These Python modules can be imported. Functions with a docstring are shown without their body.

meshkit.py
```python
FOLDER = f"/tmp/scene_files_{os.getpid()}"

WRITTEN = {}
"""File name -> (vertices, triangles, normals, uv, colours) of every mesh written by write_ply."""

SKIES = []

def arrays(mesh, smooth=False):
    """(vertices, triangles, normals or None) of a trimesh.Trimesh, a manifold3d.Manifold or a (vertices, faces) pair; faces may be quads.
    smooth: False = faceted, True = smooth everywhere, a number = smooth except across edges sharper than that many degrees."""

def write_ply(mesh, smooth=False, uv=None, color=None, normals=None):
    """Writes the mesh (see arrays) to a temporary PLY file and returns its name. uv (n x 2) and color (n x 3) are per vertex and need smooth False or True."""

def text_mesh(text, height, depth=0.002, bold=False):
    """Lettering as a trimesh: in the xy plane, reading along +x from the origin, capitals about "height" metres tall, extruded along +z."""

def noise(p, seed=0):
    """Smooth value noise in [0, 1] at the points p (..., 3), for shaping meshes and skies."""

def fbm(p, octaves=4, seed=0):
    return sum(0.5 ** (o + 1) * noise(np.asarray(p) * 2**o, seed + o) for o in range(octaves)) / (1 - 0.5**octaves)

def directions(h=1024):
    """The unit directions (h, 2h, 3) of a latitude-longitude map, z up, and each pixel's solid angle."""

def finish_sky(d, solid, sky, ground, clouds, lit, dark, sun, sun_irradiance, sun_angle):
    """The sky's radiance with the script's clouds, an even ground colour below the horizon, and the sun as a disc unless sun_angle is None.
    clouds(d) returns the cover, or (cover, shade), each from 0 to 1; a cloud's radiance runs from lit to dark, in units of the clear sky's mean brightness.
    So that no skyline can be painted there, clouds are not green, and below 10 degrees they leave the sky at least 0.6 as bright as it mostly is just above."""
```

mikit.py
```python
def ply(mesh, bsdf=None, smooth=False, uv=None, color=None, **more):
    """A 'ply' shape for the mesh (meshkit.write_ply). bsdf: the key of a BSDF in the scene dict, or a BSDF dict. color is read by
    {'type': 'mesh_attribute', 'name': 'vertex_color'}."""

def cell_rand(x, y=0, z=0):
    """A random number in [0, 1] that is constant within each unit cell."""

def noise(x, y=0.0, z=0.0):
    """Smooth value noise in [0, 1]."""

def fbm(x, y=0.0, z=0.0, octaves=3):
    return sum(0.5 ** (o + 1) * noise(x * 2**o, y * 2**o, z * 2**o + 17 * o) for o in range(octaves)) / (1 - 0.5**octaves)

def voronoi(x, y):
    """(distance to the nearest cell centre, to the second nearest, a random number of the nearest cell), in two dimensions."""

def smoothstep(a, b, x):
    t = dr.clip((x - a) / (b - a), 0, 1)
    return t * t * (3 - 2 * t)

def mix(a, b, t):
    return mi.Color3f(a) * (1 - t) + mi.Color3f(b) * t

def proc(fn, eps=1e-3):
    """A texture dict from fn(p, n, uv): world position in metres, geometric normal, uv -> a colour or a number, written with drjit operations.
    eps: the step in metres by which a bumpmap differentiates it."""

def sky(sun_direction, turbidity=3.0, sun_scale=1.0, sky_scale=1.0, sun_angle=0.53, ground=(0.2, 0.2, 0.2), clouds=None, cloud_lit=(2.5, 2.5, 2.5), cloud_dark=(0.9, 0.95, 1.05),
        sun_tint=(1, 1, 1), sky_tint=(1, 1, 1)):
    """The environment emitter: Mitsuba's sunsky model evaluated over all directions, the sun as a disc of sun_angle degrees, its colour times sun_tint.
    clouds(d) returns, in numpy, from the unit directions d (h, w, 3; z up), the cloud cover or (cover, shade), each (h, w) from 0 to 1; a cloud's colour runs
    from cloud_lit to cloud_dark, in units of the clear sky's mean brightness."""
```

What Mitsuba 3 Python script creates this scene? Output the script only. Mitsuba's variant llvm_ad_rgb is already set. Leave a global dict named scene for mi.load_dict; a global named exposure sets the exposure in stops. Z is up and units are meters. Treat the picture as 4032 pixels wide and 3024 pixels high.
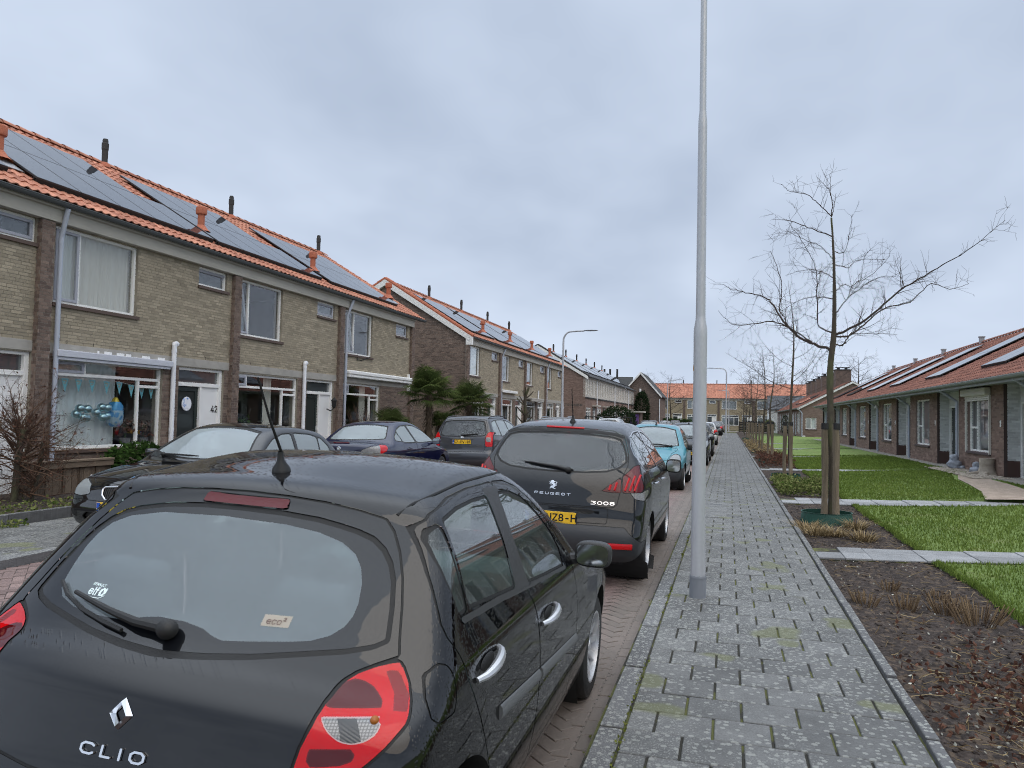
import math, random
import numpy as np
import drjit as dr
import mitsuba as mi
import trimesh
import manifold3d as m3
import mikit, meshkit
from mikit import noise, fbm, voronoi, smoothstep, mix, cell_rand
from scipy.interpolate import PchipInterpolator
from scipy.ndimage import map_coordinates, spline_filter
from shapely.geometry import Polygon, LineString
T = mi.ScalarTransform4f
PI = math.pi
scene, labels = {}, {}

# ------------------------------------------------------------------ camera, sky, exposure
YAW, PITCH, ROLL, EYE = map(math.radians, (-15.7417, 2.3725, 1.1997)) if False else (math.radians(-15.7417), math.radians(2.3725), math.radians(1.1997), (0.0, 0.0, 1.68))
_f = np.array([math.sin(YAW) * math.cos(PITCH), math.cos(YAW) * math.cos(PITCH), math.sin(PITCH)])
_r = np.array([math.cos(YAW), -math.sin(YAW), 0.0])
_u = np.cross(_r, _f)
_up = math.cos(ROLL) * _u - math.sin(ROLL) * _r
scene['camera'] = {'type': 'perspective', 'fov': 67.277, 'fov_axis': 'x', 'near_clip': 0.05, 'far_clip': 3000.0,
                   'to_world': T().look_at(origin=list(EYE), target=list(np.array(EYE) + _f), up=list(_up))}
exposure = 2.35


def cloud_layer(d):
    z = np.maximum(d[..., 2], 0.02)
    p = np.stack([d[..., 0] / (z + 0.25), d[..., 1] / (z + 0.25), np.full_like(z, 0.3)], -1)
    a = meshkit.fbm(p * np.array([1.1, 0.8, 1.0]) + 3.7, 4, 5)
    b = meshkit.fbm(p * np.array([2.6, 2.1, 1.0]) + 11.2, 5, 9)
    s = np.clip((0.6 * a + 0.4 * b - 0.36) / 0.30, 0, 1)
    low = np.clip((d[..., 2] - 0.02) / 0.22, 0, 1)
    t = np.clip((d[..., 2] - 0.45) / 0.5, 0, 1)
    t = t * t * (3 - 2 * t)                        # an overcast sky is brightest overhead
    bright = (0.06 + 0.14 * (1 - s) * (0.45 + 0.55 * low) + 0.10 * (1 - low)) * (1 - t) + 0.85 * t
    return np.ones_like(z), 1 - np.clip(bright, 0, 1)


scene['sky'] = mikit.sky((0.45, -0.55, 0.7), turbidity=3, sun_scale=0.12, sun_angle=60, clouds=cloud_layer,
                         cloud_lit=(4.1, 4.45, 4.9), cloud_dark=(0.82, 1.00, 1.32), ground=(0.16, 0.16, 0.15))


# ------------------------------------------------------------------ keys, labels
def new(name):
    if name not in _used:
        _used[name] = 0
        return name
    _used[name] += 1
    return f'{name}_{_used[name]:03d}'


_used = {}


def thing(name, label=None, cat=None, group=None, kind=None):
    k = new(name)
    tag(k, label, cat, group, kind)
    return k


def tag(k, label=None, cat=None, group=None, kind=None):
    d = labels.setdefault(k, {})
    for n, v in (('label', label), ('category', cat), ('group', group), ('kind', kind)):
        if v:
            d[n] = v
    return k


def put(name, mesh, bsdf, parent=None, smooth=False, label=None, cat=None, group=None, kind=None, to_world=None, color=None, normals=None, uv=None):
    """One entry of the scene: a thing (parent None) or a part of parent."""
    k = new(name if parent is None else f'{parent}__{name}')
    if label or cat or group or kind:
        tag(k, label, cat, group, kind)
    scene[k] = shape(mesh, bsdf, smooth, color, normals, to_world, uv)
    return k


def shape(mesh, bsdf, smooth=False, color=None, normals=None, to_world=None, uv=None):
    if normals is not None:
        d = {'type': 'ply', 'filename': meshkit.write_ply(mesh, False, None, color, normals), 'face_normals': False, 'bsdf': {'type': 'ref', 'id': 'm_' + bsdf}}
    else:
        if uv is not None and np.ndim(uv) == 1:
            uv = np.tile(uv, (len(mesh[0]), 1))
        d = mikit.ply(mesh, 'm_' + bsdf, smooth=smooth, color=color, uv=uv)
    if to_world is not None:
        d['to_world'] = to_world
    return d


# ------------------------------------------------------------------ meshes as (V, F)
def cat(*ms):
    V, F, n = [], [], 0
    for v, f in ms:
        v, f = np.asarray(v, float), np.asarray(f, int)
        if f.shape[1] == 4:
            f = np.vstack([f[:, [0, 1, 2]], f[:, [0, 2, 3]]])
        V.append(v)
        F.append(f + n)
        n += len(v)
    return np.vstack(V), np.vstack(F)


_BF = np.array([[0, 2, 3, 1], [4, 5, 7, 6], [0, 1, 5, 4], [2, 6, 7, 3], [0, 4, 6, 2], [1, 3, 7, 5]])


def box(x0, x1, y0, y1, z0, z1):
    v = np.array([[x, y, z] for z in (z0, z1) for y in (y0, y1) for x in (x0, x1)], float)
    return v, _BF


def bbox(x0, x1, y0, y1, z0, z1, r=0.004):
    """A box with chamfered edges."""
    c, h = np.array([x0 + x1, y0 + y1, z0 + z1]) / 2, np.array([x1 - x0, y1 - y0, z1 - z0]) / 2
    r = min(r, h.min() * 0.45)
    p = [[s[k] * (h[k] - (0 if k == a else r)) for k in range(3)] for a in range(3) for s in [(x, y, z) for x in (-1, 1) for y in (-1, 1) for z in (-1, 1)]]
    m = m3.Manifold.hull_points(np.array(p) + c).to_mesh()
    return np.array(m.vert_properties[:, :3], float), np.array(m.tri_verts, int)


def xf(m, mat):
    v = np.asarray(m[0], float)
    return v @ mat[:3, :3].T + mat[:3, 3], m[1]


def rot(axis, deg, at=(0, 0, 0)):
    return trimesh.transformations.rotation_matrix(math.radians(deg), axis, at)


def mv(x, y, z):
    a = np.eye(4)
    a[:3, 3] = (x, y, z)
    return a


def frame(o, ex, ey, ez):
    a = np.eye(4)
    a[:3, 0], a[:3, 1], a[:3, 2], a[:3, 3] = ex, ey, ez, o
    return a


def tube(P, R, n=8, caps=True):
    P = np.asarray(P, float)
    R = np.broadcast_to(np.asarray(R, float), (len(P),))
    t = np.gradient(P, axis=0)
    t /= np.linalg.norm(t, axis=1, keepdims=True) + 1e-12
    a = np.cross(t[0], [0, 0, 1.0] if abs(t[0][2]) < 0.9 else [1.0, 0, 0])
    A = []
    for k in range(len(P)):
        a = a - t[k] * (a @ t[k])
        a /= np.linalg.norm(a) + 1e-12
        A.append(a)
    A = np.array(A)
    B = np.cross(t, A)
    ang = np.arange(n) * 2 * PI / n
    V = P[:, None] + R[:, None, None] * (np.cos(ang)[None, :, None] * A[:, None] + np.sin(ang)[None, :, None] * B[:, None])
    i, j = np.meshgrid(np.arange(len(P) - 1), np.arange(n), indexing='ij')
    q = np.stack([i * n + j, i * n + (j + 1) % n, (i + 1) * n + (j + 1) % n, (i + 1) * n + j], -1).reshape(-1, 4)
    F = np.vstack([q[:, [0, 1, 2]], q[:, [0, 2, 3]]])
    V = V.reshape(-1, 3)
    if caps:
        m = len(V)
        V = np.vstack([V, P[0], P[-1]])
        j = np.arange(n)
        F = np.vstack([F, np.stack([np.full(n, m), (j + 1) % n, j], 1), np.stack([np.full(n, m + 1), (len(P) - 1) * n + j, (len(P) - 1) * n + (j + 1) % n], 1)])
    return V, F


def lathe(prof, n=24, axis=2):
    """prof: (radius, height) points, revolved about an axis."""
    prof = np.asarray(prof, float)
    ang = np.arange(n) * 2 * PI / n
    V = np.stack([prof[:, None, 0] * np.cos(ang), prof[:, None, 0] * np.sin(ang), np.repeat(prof[:, 1:2], n, 1)], -1).reshape(-1, 3)
    i, j = np.meshgrid(np.arange(len(prof) - 1), np.arange(n), indexing='ij')
    F = np.stack([i * n + j, i * n + (j + 1) % n, (i + 1) * n + (j + 1) % n, (i + 1) * n + j], -1).reshape(-1, 4)
    if axis == 0:
        V = V[:, [2, 0, 1]]
    elif axis == 1:
        V = V[:, [1, 2, 0]]
    return V, F


def prism(poly, z0, z1):
    """A polygon (points or shapely) in xy, extruded along z."""
    g = poly if hasattr(poly, 'exterior') else Polygon(poly)
    m = trimesh.creation.extrude_polygon(g, z1 - z0, engine='earcut')
    return np.array(m.vertices) + [0, 0, z0], np.array(m.faces)


def yz(m, x=0.0):
    """xy of a mesh becomes yz, z becomes x."""
    v = np.asarray(m[0])
    return np.stack([v[:, 2] + x, v[:, 0], v[:, 1]], 1), m[1]


def xz(m, y=0.0):
    """xy of a mesh becomes xz, z becomes -y."""
    v = np.asarray(m[0])
    return np.stack([v[:, 0], y - v[:, 2], v[:, 1]], 1), m[1]


def blob(c, r, sub=2, rough=0.0, seed=0):
    m = trimesh.creation.icosphere(sub)
    v = np.array(m.vertices)
    if rough:
        v = v * (1 + rough * (meshkit.fbm(v * 1.7 + seed * 3.1, 3, seed)[:, None] - 0.5) * 2)
    return v * np.asarray(r) + np.asarray(c), np.array(m.faces)


def area(ms):
    return ms


def rpoly(pts, r):
    """Polygon with rounded corners, as an array of points."""
    g = Polygon(pts).buffer(-r).buffer(2 * r).buffer(-r)
    if hasattr(g, 'geoms'):
        g = max(g.geoms, key=lambda x: x.area)
    return np.array(g.exterior.coords)[:-1]


# ------------------------------------------------------------------ materials
def rgb(*c):
    return {'type': 'rgb', 'value': list(c) if len(c) > 1 else [c[0]] * 3}


def mat(name, color=None, rough=0.6, metal=0.0, spec=0.5, coat=0.0, coat_gloss=0.9, fn=None, bump=None, bump_scale=0.003, two=True, eps=1e-3, **more):
    d = {'type': 'principled', 'roughness': rough, 'metallic': metal, 'specular': spec}
    if coat:
        d['clearcoat'], d['clearcoat_gloss'] = coat, coat_gloss
    d.update(more)
    if fn is not None:
        d['base_color'] = mikit.proc(fn)
    elif color == 'v':
        d['base_color'] = {'type': 'mesh_attribute', 'name': 'vertex_color'}
    else:
        d['base_color'] = rgb(*color) if isinstance(color, (tuple, list)) else rgb(color)
    if bump is not None:
        d = {'type': 'bumpmap', 'arbitrary': mikit.proc(bump, eps), 'scale': bump_scale, 'bsdf': d}
    scene['m_' + name] = {'type': 'twosided', 'bsdf': d} if two else d
    return name


def tone(name, lo, hi, rough=0.9, spec=0.3, bump=None, bump_scale=0.004, grain=0.0, gs=40.0):
    """A material whose colour runs from lo to hi with the u of the mesh, its brightness with v: one constant uv per piece."""
    def fn(p, n, uv):
        c = mix(lo, hi, uv.x) * (0.82 + 0.36 * uv.y)
        return c * (1 - grain + 2 * grain * fbm(p.x * gs, p.y * gs, p.z * gs)) if grain else c
    return mat(name, fn=fn, rough=rough, spec=spec, bump=bump, bump_scale=bump_scale)


def tones(rng, n, verts):
    """Random constant uv for n pieces of verts vertices each."""
    return np.repeat(rng.random((n, 2)), verts, 0)


VAR = [(0.1, 0.3), (0.35, 0.75), (0.55, 0.45), (0.8, 0.2), (0.95, 0.6), (0.25, 0.9)]
# ------------------------------------------------------------------ car bodies: a smooth solid, shrink-wrapped and cut into panels
def smax(a, b, k):
    h = np.clip(0.5 + 0.5 * (a - b) / k, 0, 1)
    return b * (1 - h) + a * h + k * h * (1 - h)


def crom(P, per=8):
    """Centripetal Catmull-Rom through the points."""
    P = np.asarray(P, float)
    Q = np.vstack([2 * P[0] - P[1], P, 2 * P[-1] - P[-2]])
    out = []
    for i in range(1, len(Q) - 2):
        p0, p1, p2, p3 = Q[i - 1:i + 3]
        d1, d2, d3 = (max(np.linalg.norm(b - a) ** 0.5, 1e-4) for a, b in ((p0, p1), (p1, p2), (p2, p3)))
        t0, t1, t2, t3 = 0, d1, d1 + d2, d1 + d2 + d3
        for t in np.linspace(t1, t2, per, endpoint=False):
            A1 = (t1 - t) / (t1 - t0) * p0 + (t - t0) / (t1 - t0) * p1
            A2 = (t2 - t) / (t2 - t1) * p1 + (t - t1) / (t2 - t1) * p2
            A3 = (t3 - t) / (t3 - t2) * p2 + (t - t2) / (t3 - t2) * p3
            B1 = (t2 - t) / (t2 - t0) * A1 + (t - t0) / (t2 - t0) * A2
            B2 = (t3 - t) / (t3 - t1) * A2 + (t - t1) / (t3 - t1) * A3
            out.append((t2 - t) / (t2 - t1) * B1 + (t - t1) / (t2 - t1) * B2)
    out.append(P[-1])
    return np.array(out)


def sdf(poly, p):
    """Signed distance of points p (n, 2) to a closed polygon, negative inside."""
    poly, p = np.asarray(poly, float), np.asarray(p, float)
    out = np.empty(len(p))
    a = poly
    b = np.roll(poly, -1, 0)
    e = b - a
    ee = (e * e).sum(1) + 1e-18
    for s in range(0, len(p), 20000):
        q = p[s:s + 20000]
        w = q[:, None] - a[None]
        t = np.clip((w * e).sum(-1) / ee, 0, 1)
        d = w - e * t[..., None]
        d2 = (d * d).sum(-1).min(1)
        c1 = a[None, :, 1] <= q[:, None, 1]
        c2 = b[None, :, 1] > q[:, None, 1]
        cr = e[None, :, 0] * w[..., 1] - e[None, :, 1] * w[..., 0]
        wn = ((c1 & c2 & (cr > 0)).sum(1) - (~c1 & ~c2 & (cr < 0)).sum(1))
        out[s:s + 20000] = np.sqrt(d2) * np.where(wn != 0, -1, 1)
    return out


class Body:
    """Car frame: a forward from the rear bumper, b to the right, z up."""

    def __init__(s, prof, wz, L, pa=((0, 1), (1, 1)), bow=(0.12, 0.12), crown=0.1, k=0.1, kz=None, flare=(), swell=None):
        c = crom(prof)
        s.L, s.bow, s.crown, s.k, s.kz, s.flare, s.swell = L, bow, crown, k, kz, flare, swell
        lo, hi = c.min(0) - 0.45, c.max(0) + 0.45
        s.lo, s.h = lo, 0.0125
        n = np.ceil((hi - lo) / s.h).astype(int)
        A, Z = np.meshgrid(lo[0] + np.arange(n[0]) * s.h, lo[1] + np.arange(n[1]) * s.h, indexing='ij')
        s.grid = spline_filter(sdf(c, np.stack([A.ravel(), Z.ravel()], 1)).reshape(A.shape), order=3)
        s.wz = PchipInterpolator(*np.array(wz, float).T, extrapolate=True)
        s.pa = PchipInterpolator(*np.array(pa, float).T, extrapolate=True)
        s.zr = (np.array(wz)[0, 0], np.array(wz)[-1, 0])

    def f(s, P):
        a, b, z = P.T
        u = np.clip((a - s.L * 0.25) / (s.L * 0.5), 0, 1)
        u = u * u * (3 - 2 * u)
        ap = a - s.bow[0] * b * b * (1 - u) + s.bow[1] * b * b * u
        zp = z + s.crown * b * b * np.clip((z - 0.3) / 0.6, 0, 1)
        d1 = map_coordinates(s.grid, [(ap - s.lo[0]) / s.h, (zp - s.lo[1]) / s.h], order=3, prefilter=False, mode='nearest')
        w = s.wz(np.clip(z, *s.zr)) * s.pa(np.clip(a, 0, s.L))
        for fa, fz, fr, amt in s.flare:
            q = np.hypot(a - fa, z - fz)
            w = w + amt * np.exp(-((q - fr) / 0.06) ** 2) * (z > fz - 0.25)
        if s.swell is not None:
            w = w + s.swell(a, z)
        d2 = (np.abs(b) - w) * 0.93
        k = s.k if s.kz is None else np.interp(z, *s.kz)
        return smax(d1, d2, k)

    def project(s, o, d, tmax):
        """First crossing outwards along o + t d."""
        lo, hi = np.zeros(len(o)), np.full(len(o), tmax)
        flo, fhi = s.f(o), s.f(o + d * hi[:, None])
        for it in range(26):
            t = (lo * fhi - hi * flo) / (fhi - flo) if it % 3 else (lo + hi) / 2
            ft = s.f(o + d * t[:, None])
            m = ft < 0
            lo, flo = np.where(m, t, lo), np.where(m, ft, flo)
            hi, fhi = np.where(m, hi, t), np.where(m, fhi, ft)
            if np.abs(ft).max() < 2e-5:
                break
        return o + d * ((lo + hi) / 2 if it >= 25 else t)[:, None]

    def normal(s, P, e=2e-3):
        g = np.stack([s.f(P + e * x) - s.f(P - e * x) for x in np.eye(3)], 1)
        return g / (np.linalg.norm(g, axis=1, keepdims=True) + 1e-12)

    def mesh(s, h, W=0.9, H=1.55, z0=0.1, spine=(0.75, 0.8), zc=0.62):
        """A box of spacing h, shrink-wrapped onto the body from a spine."""
        na, nb, nz = max(int(s.L / h), 8), max(int(2 * W / h), 6), max(int((H - z0) / h), 6)
        A, B, Z = np.linspace(0, s.L, na + 1), np.linspace(-W, W, nb + 1), np.linspace(z0, H, nz + 1)

        def face(u, v, fn, flip):
            U, Vv = np.meshgrid(u, v, indexing='ij')
            p = fn(U.ravel(), Vv.ravel())
            i, j = np.meshgrid(np.arange(len(u) - 1), np.arange(len(v) - 1), indexing='ij')
            m = len(v)
            q = np.stack([i * m + j, (i + 1) * m + j, (i + 1) * m + j + 1, i * m + j + 1], -1).reshape(-1, 4)
            return p, (q[:, ::-1] if flip else q)

        st = lambda x, y, z: np.stack([np.broadcast_to(x, np.shape(y) or np.shape(z) or np.shape(x)), np.broadcast_to(y, np.shape(x) or np.shape(z)), np.broadcast_to(z, np.shape(x) or np.shape(y))], 1)
        fs = [face(A, B, lambda u, v: st(u, v, np.full_like(u, H)), False), face(A, B, lambda u, v: st(u, v, np.full_like(u, z0)), True),
              face(A, Z, lambda u, v: st(u, np.full_like(u, W), v), True), face(A, Z, lambda u, v: st(u, np.full_like(u, -W), v), False),
              face(B, Z, lambda u, v: st(np.full_like(u, 0), u, v), True), face(B, Z, lambda u, v: st(np.full_like(u, s.L), u, v), False)]
        V, F = cat(*fs)
        m = trimesh.Trimesh(V, F, process=False)
        m.merge_vertices(digits_vertex=6)
        V, F = np.array(m.vertices), np.array(m.faces)
        c = np.stack([np.clip(V[:, 0], spine[0], s.L - spine[1]), np.zeros(len(V)), np.full(len(V), zc)], 1)
        # spread the end rays so that they do not crowd
        d = V - c
        d /= np.linalg.norm(d, axis=1, keepdims=True)
        P = s.project(c, d, 3.0)
        return Surf(P, s.normal(P), F)


class Surf:
    def __init__(s, V, N, F):
        s.V, s.N, s.F = V, N, F

    def clean(s):
        used, inv = np.unique(s.F, return_inverse=True)
        return Surf(s.V[used], s.N[used], inv.reshape(s.F.shape))

    def cut(s, g):
        """Split along g = 0: (inside g < 0, outside)."""
        V, N, F = s.V, s.N, s.F
        g = np.where(np.abs(g) < 1e-7, 1e-7, g)
        neg = g < 0
        c = neg[F].sum(1)
        keep_in, keep_out = F[c == 3], F[c == 0]
        M = F[(c == 1) | (c == 2)]
        if len(M) == 0:
            return Surf(V, N, keep_in).clean(), Surf(V, N, keep_out).clean()
        nm = neg[M]
        lone = np.where(nm.sum(1) == 1, nm.argmax(1), (~nm).argmax(1))
        r = (lone[:, None] + np.arange(3)) % 3
        M = np.take_along_axis(M, r, 1)
        E = np.vstack([np.sort(M[:, [0, 1]], 1), np.sort(M[:, [0, 2]], 1)])
        ue, inv = np.unique(E, axis=0, return_inverse=True)
        inv = np.ravel(inv)
        t = g[ue[:, 0]] / (g[ue[:, 0]] - g[ue[:, 1]])
        nv = V[ue[:, 0]] + (V[ue[:, 1]] - V[ue[:, 0]]) * t[:, None]
        nn = N[ue[:, 0]] + (N[ue[:, 1]] - N[ue[:, 0]]) * t[:, None]
        nn /= np.linalg.norm(nn, axis=1, keepdims=True) + 1e-12
        V2, N2 = np.vstack([V, nv]), np.vstack([N, nn])
        p1, p2 = inv[:len(M)] + len(V), inv[len(M):] + len(V)
        lo = np.stack([M[:, 0], p1, p2], 1)
        hi = np.vstack([np.stack([p1, M[:, 1], M[:, 2]], 1), np.stack([p1, M[:, 2], p2], 1)])
        ln = neg[M[:, 0]]
        l2 = np.concatenate([ln, ln])
        return (Surf(V2, N2, np.vstack([keep_in, lo[ln], hi[~l2]])).clean(), Surf(V2, N2, np.vstack([keep_out, lo[~ln], hi[l2]])).clean())

    def where(s, mask):
        m = mask(s.V[s.F].mean(1))
        return Surf(s.V, s.N, s.F[m]).clean(), Surf(s.V, s.N, s.F[~m]).clean()

    def plus(s, *o):
        V, N, F, n = [s.V], [s.N], [s.F], len(s.V)
        for x in o:
            V.append(x.V)
            N.append(x.N)
            F.append(x.F + n)
            n += len(x.V)
        return Surf(np.vstack(V), np.vstack(N), np.vstack(F))

    def panel(s, poly, proj, mask=None, gap=0.005, off=0.0):
        """(inside, seam band, rest) of a polygon in the projection proj(V) -> (n, 2)."""
        S, rest = s.where(mask) if mask else (s, None)
        if len(S.F) == 0:
            return S, S, s
        g = sdf(poly, proj(S.V)) - off
        i, o = S.cut(g - gap / 2)
        if len(i.F):
            g = sdf(poly, proj(i.V)) - off
            i, band = i.cut(g + gap / 2)
        else:
            band = i
        return i, band, (o.plus(rest) if rest is not None and len(rest.F) else o)

    def moved(s, d):
        return Surf(s.V + s.N * d, s.N, s.F)


side = lambda V: V[:, [0, 2]]
back = lambda V: V[:, [1, 2]]


def diag(sgn=1):
    """Projection along the diagonal between rear and right (sgn 1) or left (-1) side."""
    return lambda V: np.stack([(V[:, 1] * sgn + V[:, 0]) / math.sqrt(2), V[:, 2]], 1)


right = lambda c: c[:, 1] > 0.25
left = lambda c: c[:, 1] < -0.25
def pose(cx, y0, z0=0.0, lean=0.0, head=0.0, flip=False):
    """4 x 4 from the car frame (a forward, b right, z up) to the world; flip: the car faces us (y0 is then its front bumper)."""
    g, h = math.radians(lean), math.radians(head)
    M = np.array([[0, math.cos(g), math.sin(g)], [1, 0, 0], [0, -math.sin(g), math.cos(g)]])
    R = np.array([[math.cos(h), -math.sin(h), 0], [math.sin(h), math.cos(h), 0], [0, 0, 1]])
    A = np.eye(4)
    A[:3, :3] = R @ M
    A[:3, 3] = (cx, y0, z0)
    return A


class Car:
    def __init__(s, name, body, M, h, label, paint, group=None, W=0.9, H=1.55, zc=0.62, spine=(0.75, 0.8)):
        s.B, s.M, s.paint = body, M, paint
        s.det = np.linalg.det(M[:3, :3]) < 0
        s.key = thing(name, label, 'car', group)
        s.S = {'body': body.mesh(h, W, H, 0.1, spine, zc)}
        s.bs = {'body': paint}
        s.seals = []

    def world(s, m):
        V, F = np.asarray(m[0], float), np.asarray(m[1])
        return V @ s.M[:3, :3].T + s.M[:3, 3], (F[:, ::-1] if s.det else F)

    def add(s, name, mesh, bsdf, smooth=30, parent=None, label=None, color=None):
        return put(name, s.world(mesh), bsdf, parent or s.key, smooth, label, color=color)

    def addsurf(s, name, S, bsdf, parent=None, label=None, d=0.0):
        if len(S.F) == 0:
            return None
        if d:
            S = S.moved(d)
        V, F = s.world((S.V, S.F))
        return put(name, (V, F), bsdf, parent or s.key, label=label, normals=S.N @ s.M[:3, :3].T)

    def arches(s, axles, z, r, inner=0.42, well='car_black'):
        keep, rest = s.S['body'].where(lambda c: np.abs(c[:, 1]) > inner)
        for a0 in axles:
            _, keep = keep.cut(np.hypot(keep.V[:, 0] - a0, keep.V[:, 2] - z) - r)
        # small flange: the edge of each arch turned inwards
        s.S['body'] = keep.plus(rest)
        ms = []
        for a0 in axles:
            for sg in (-1, 1):
                ang = np.linspace(-0.25 * PI, 1.25 * PI, 36)
                bo = []
                for t in ang:
                    a, zz = a0 + r * math.cos(t), z + r * math.sin(t)
                    p = s.B.project(np.array([[a, 0, max(zz, 0.22)]]), np.array([[0, float(sg), 0]]), 1.3)[0]
                    bo.append(min(max(abs(p[1]), inner), s.B.wz(0.6) + 0.01))
                bo = np.array(bo)
                o = np.stack([a0 + r * np.cos(ang), sg * (bo - 0.001), z + r * np.sin(ang)], 1)
                i = np.stack([a0 + r * np.cos(ang), np.full(len(ang), sg * (inner - 0.02)), z + r * np.sin(ang)], 1)
                n = len(ang)
                k = np.arange(n - 1)
                ms.append((np.vstack([o, i]), np.stack([k, k + 1, k + 1 + n, k + n], 1)))
                dsk = np.vstack([i, [[a0, sg * (inner - 0.02), z]]])
                ms.append((dsk, np.stack([k, k + 1, np.full(n - 1, n)], 1)))
        s.add('wheel_well', cat(*ms), well, smooth=False)

    def cut(s, name, poly, proj, mask, bsdf, of='body', gap=0.006, off=0.0, label=None, d=0.0, seal=True, parent=None, keep=None):
        src = s.S[of]
        i, band, rest = src.panel(poly, proj, mask, gap, off)
        s.S[of] = rest
        if seal and len(band.F):
            s.seals.append(band)
        elif len(band.F):
            i = i.plus(band)
        if keep:
            s.S[keep] = i
            s.bs[keep] = bsdf
            return i
        return s.addsurf(name, i, bsdf, parent, label, d)

    def both(s, name, poly, proj, mask, bsdf, **k):
        s.cut(name, poly, proj, lambda c: right(c) & mask(c), bsdf, **k)
        s.cut(name, poly, proj, lambda c: left(c) & mask(c), bsdf, **k)

    def finish(s):
        for n, S in s.S.items():
            s.addsurf(n, S, s.bs[n])
        if s.seals:
            s.addsurf('seal', s.seals[0].plus(*s.seals[1:]), 'car_seal', d=-0.004)

    def on(s, ab, z, side_='rear', out=0.0):
        """Point of the body's surface: rear: (b, z), right: (a, z)."""
        ab, z = np.atleast_1d(np.asarray(ab, float)), np.atleast_1d(np.asarray(z, float))
        if side_ in ('rear', 'front'):
            o = np.stack([np.full(len(ab), s.B.L / 2), ab, z], 1)
            d = np.tile([[-1.0 if side_ == 'rear' else 1.0, 0, 0]], (len(ab), 1))
        elif side_ == 'top':
            o = np.stack([ab, z, np.full(len(ab), 0.6)], 1)
            d = np.tile([[0, 0, 1.0]], (len(ab), 1))
        else:
            o = np.stack([ab, np.zeros(len(ab)), z], 1)
            d = np.tile([[0, 1.0 if side_ == 'right' else -1.0, 0]], (len(ab), 1))
        p = s.B.project(o, d, 3.0)
        return p + s.B.normal(p) * out

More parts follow.
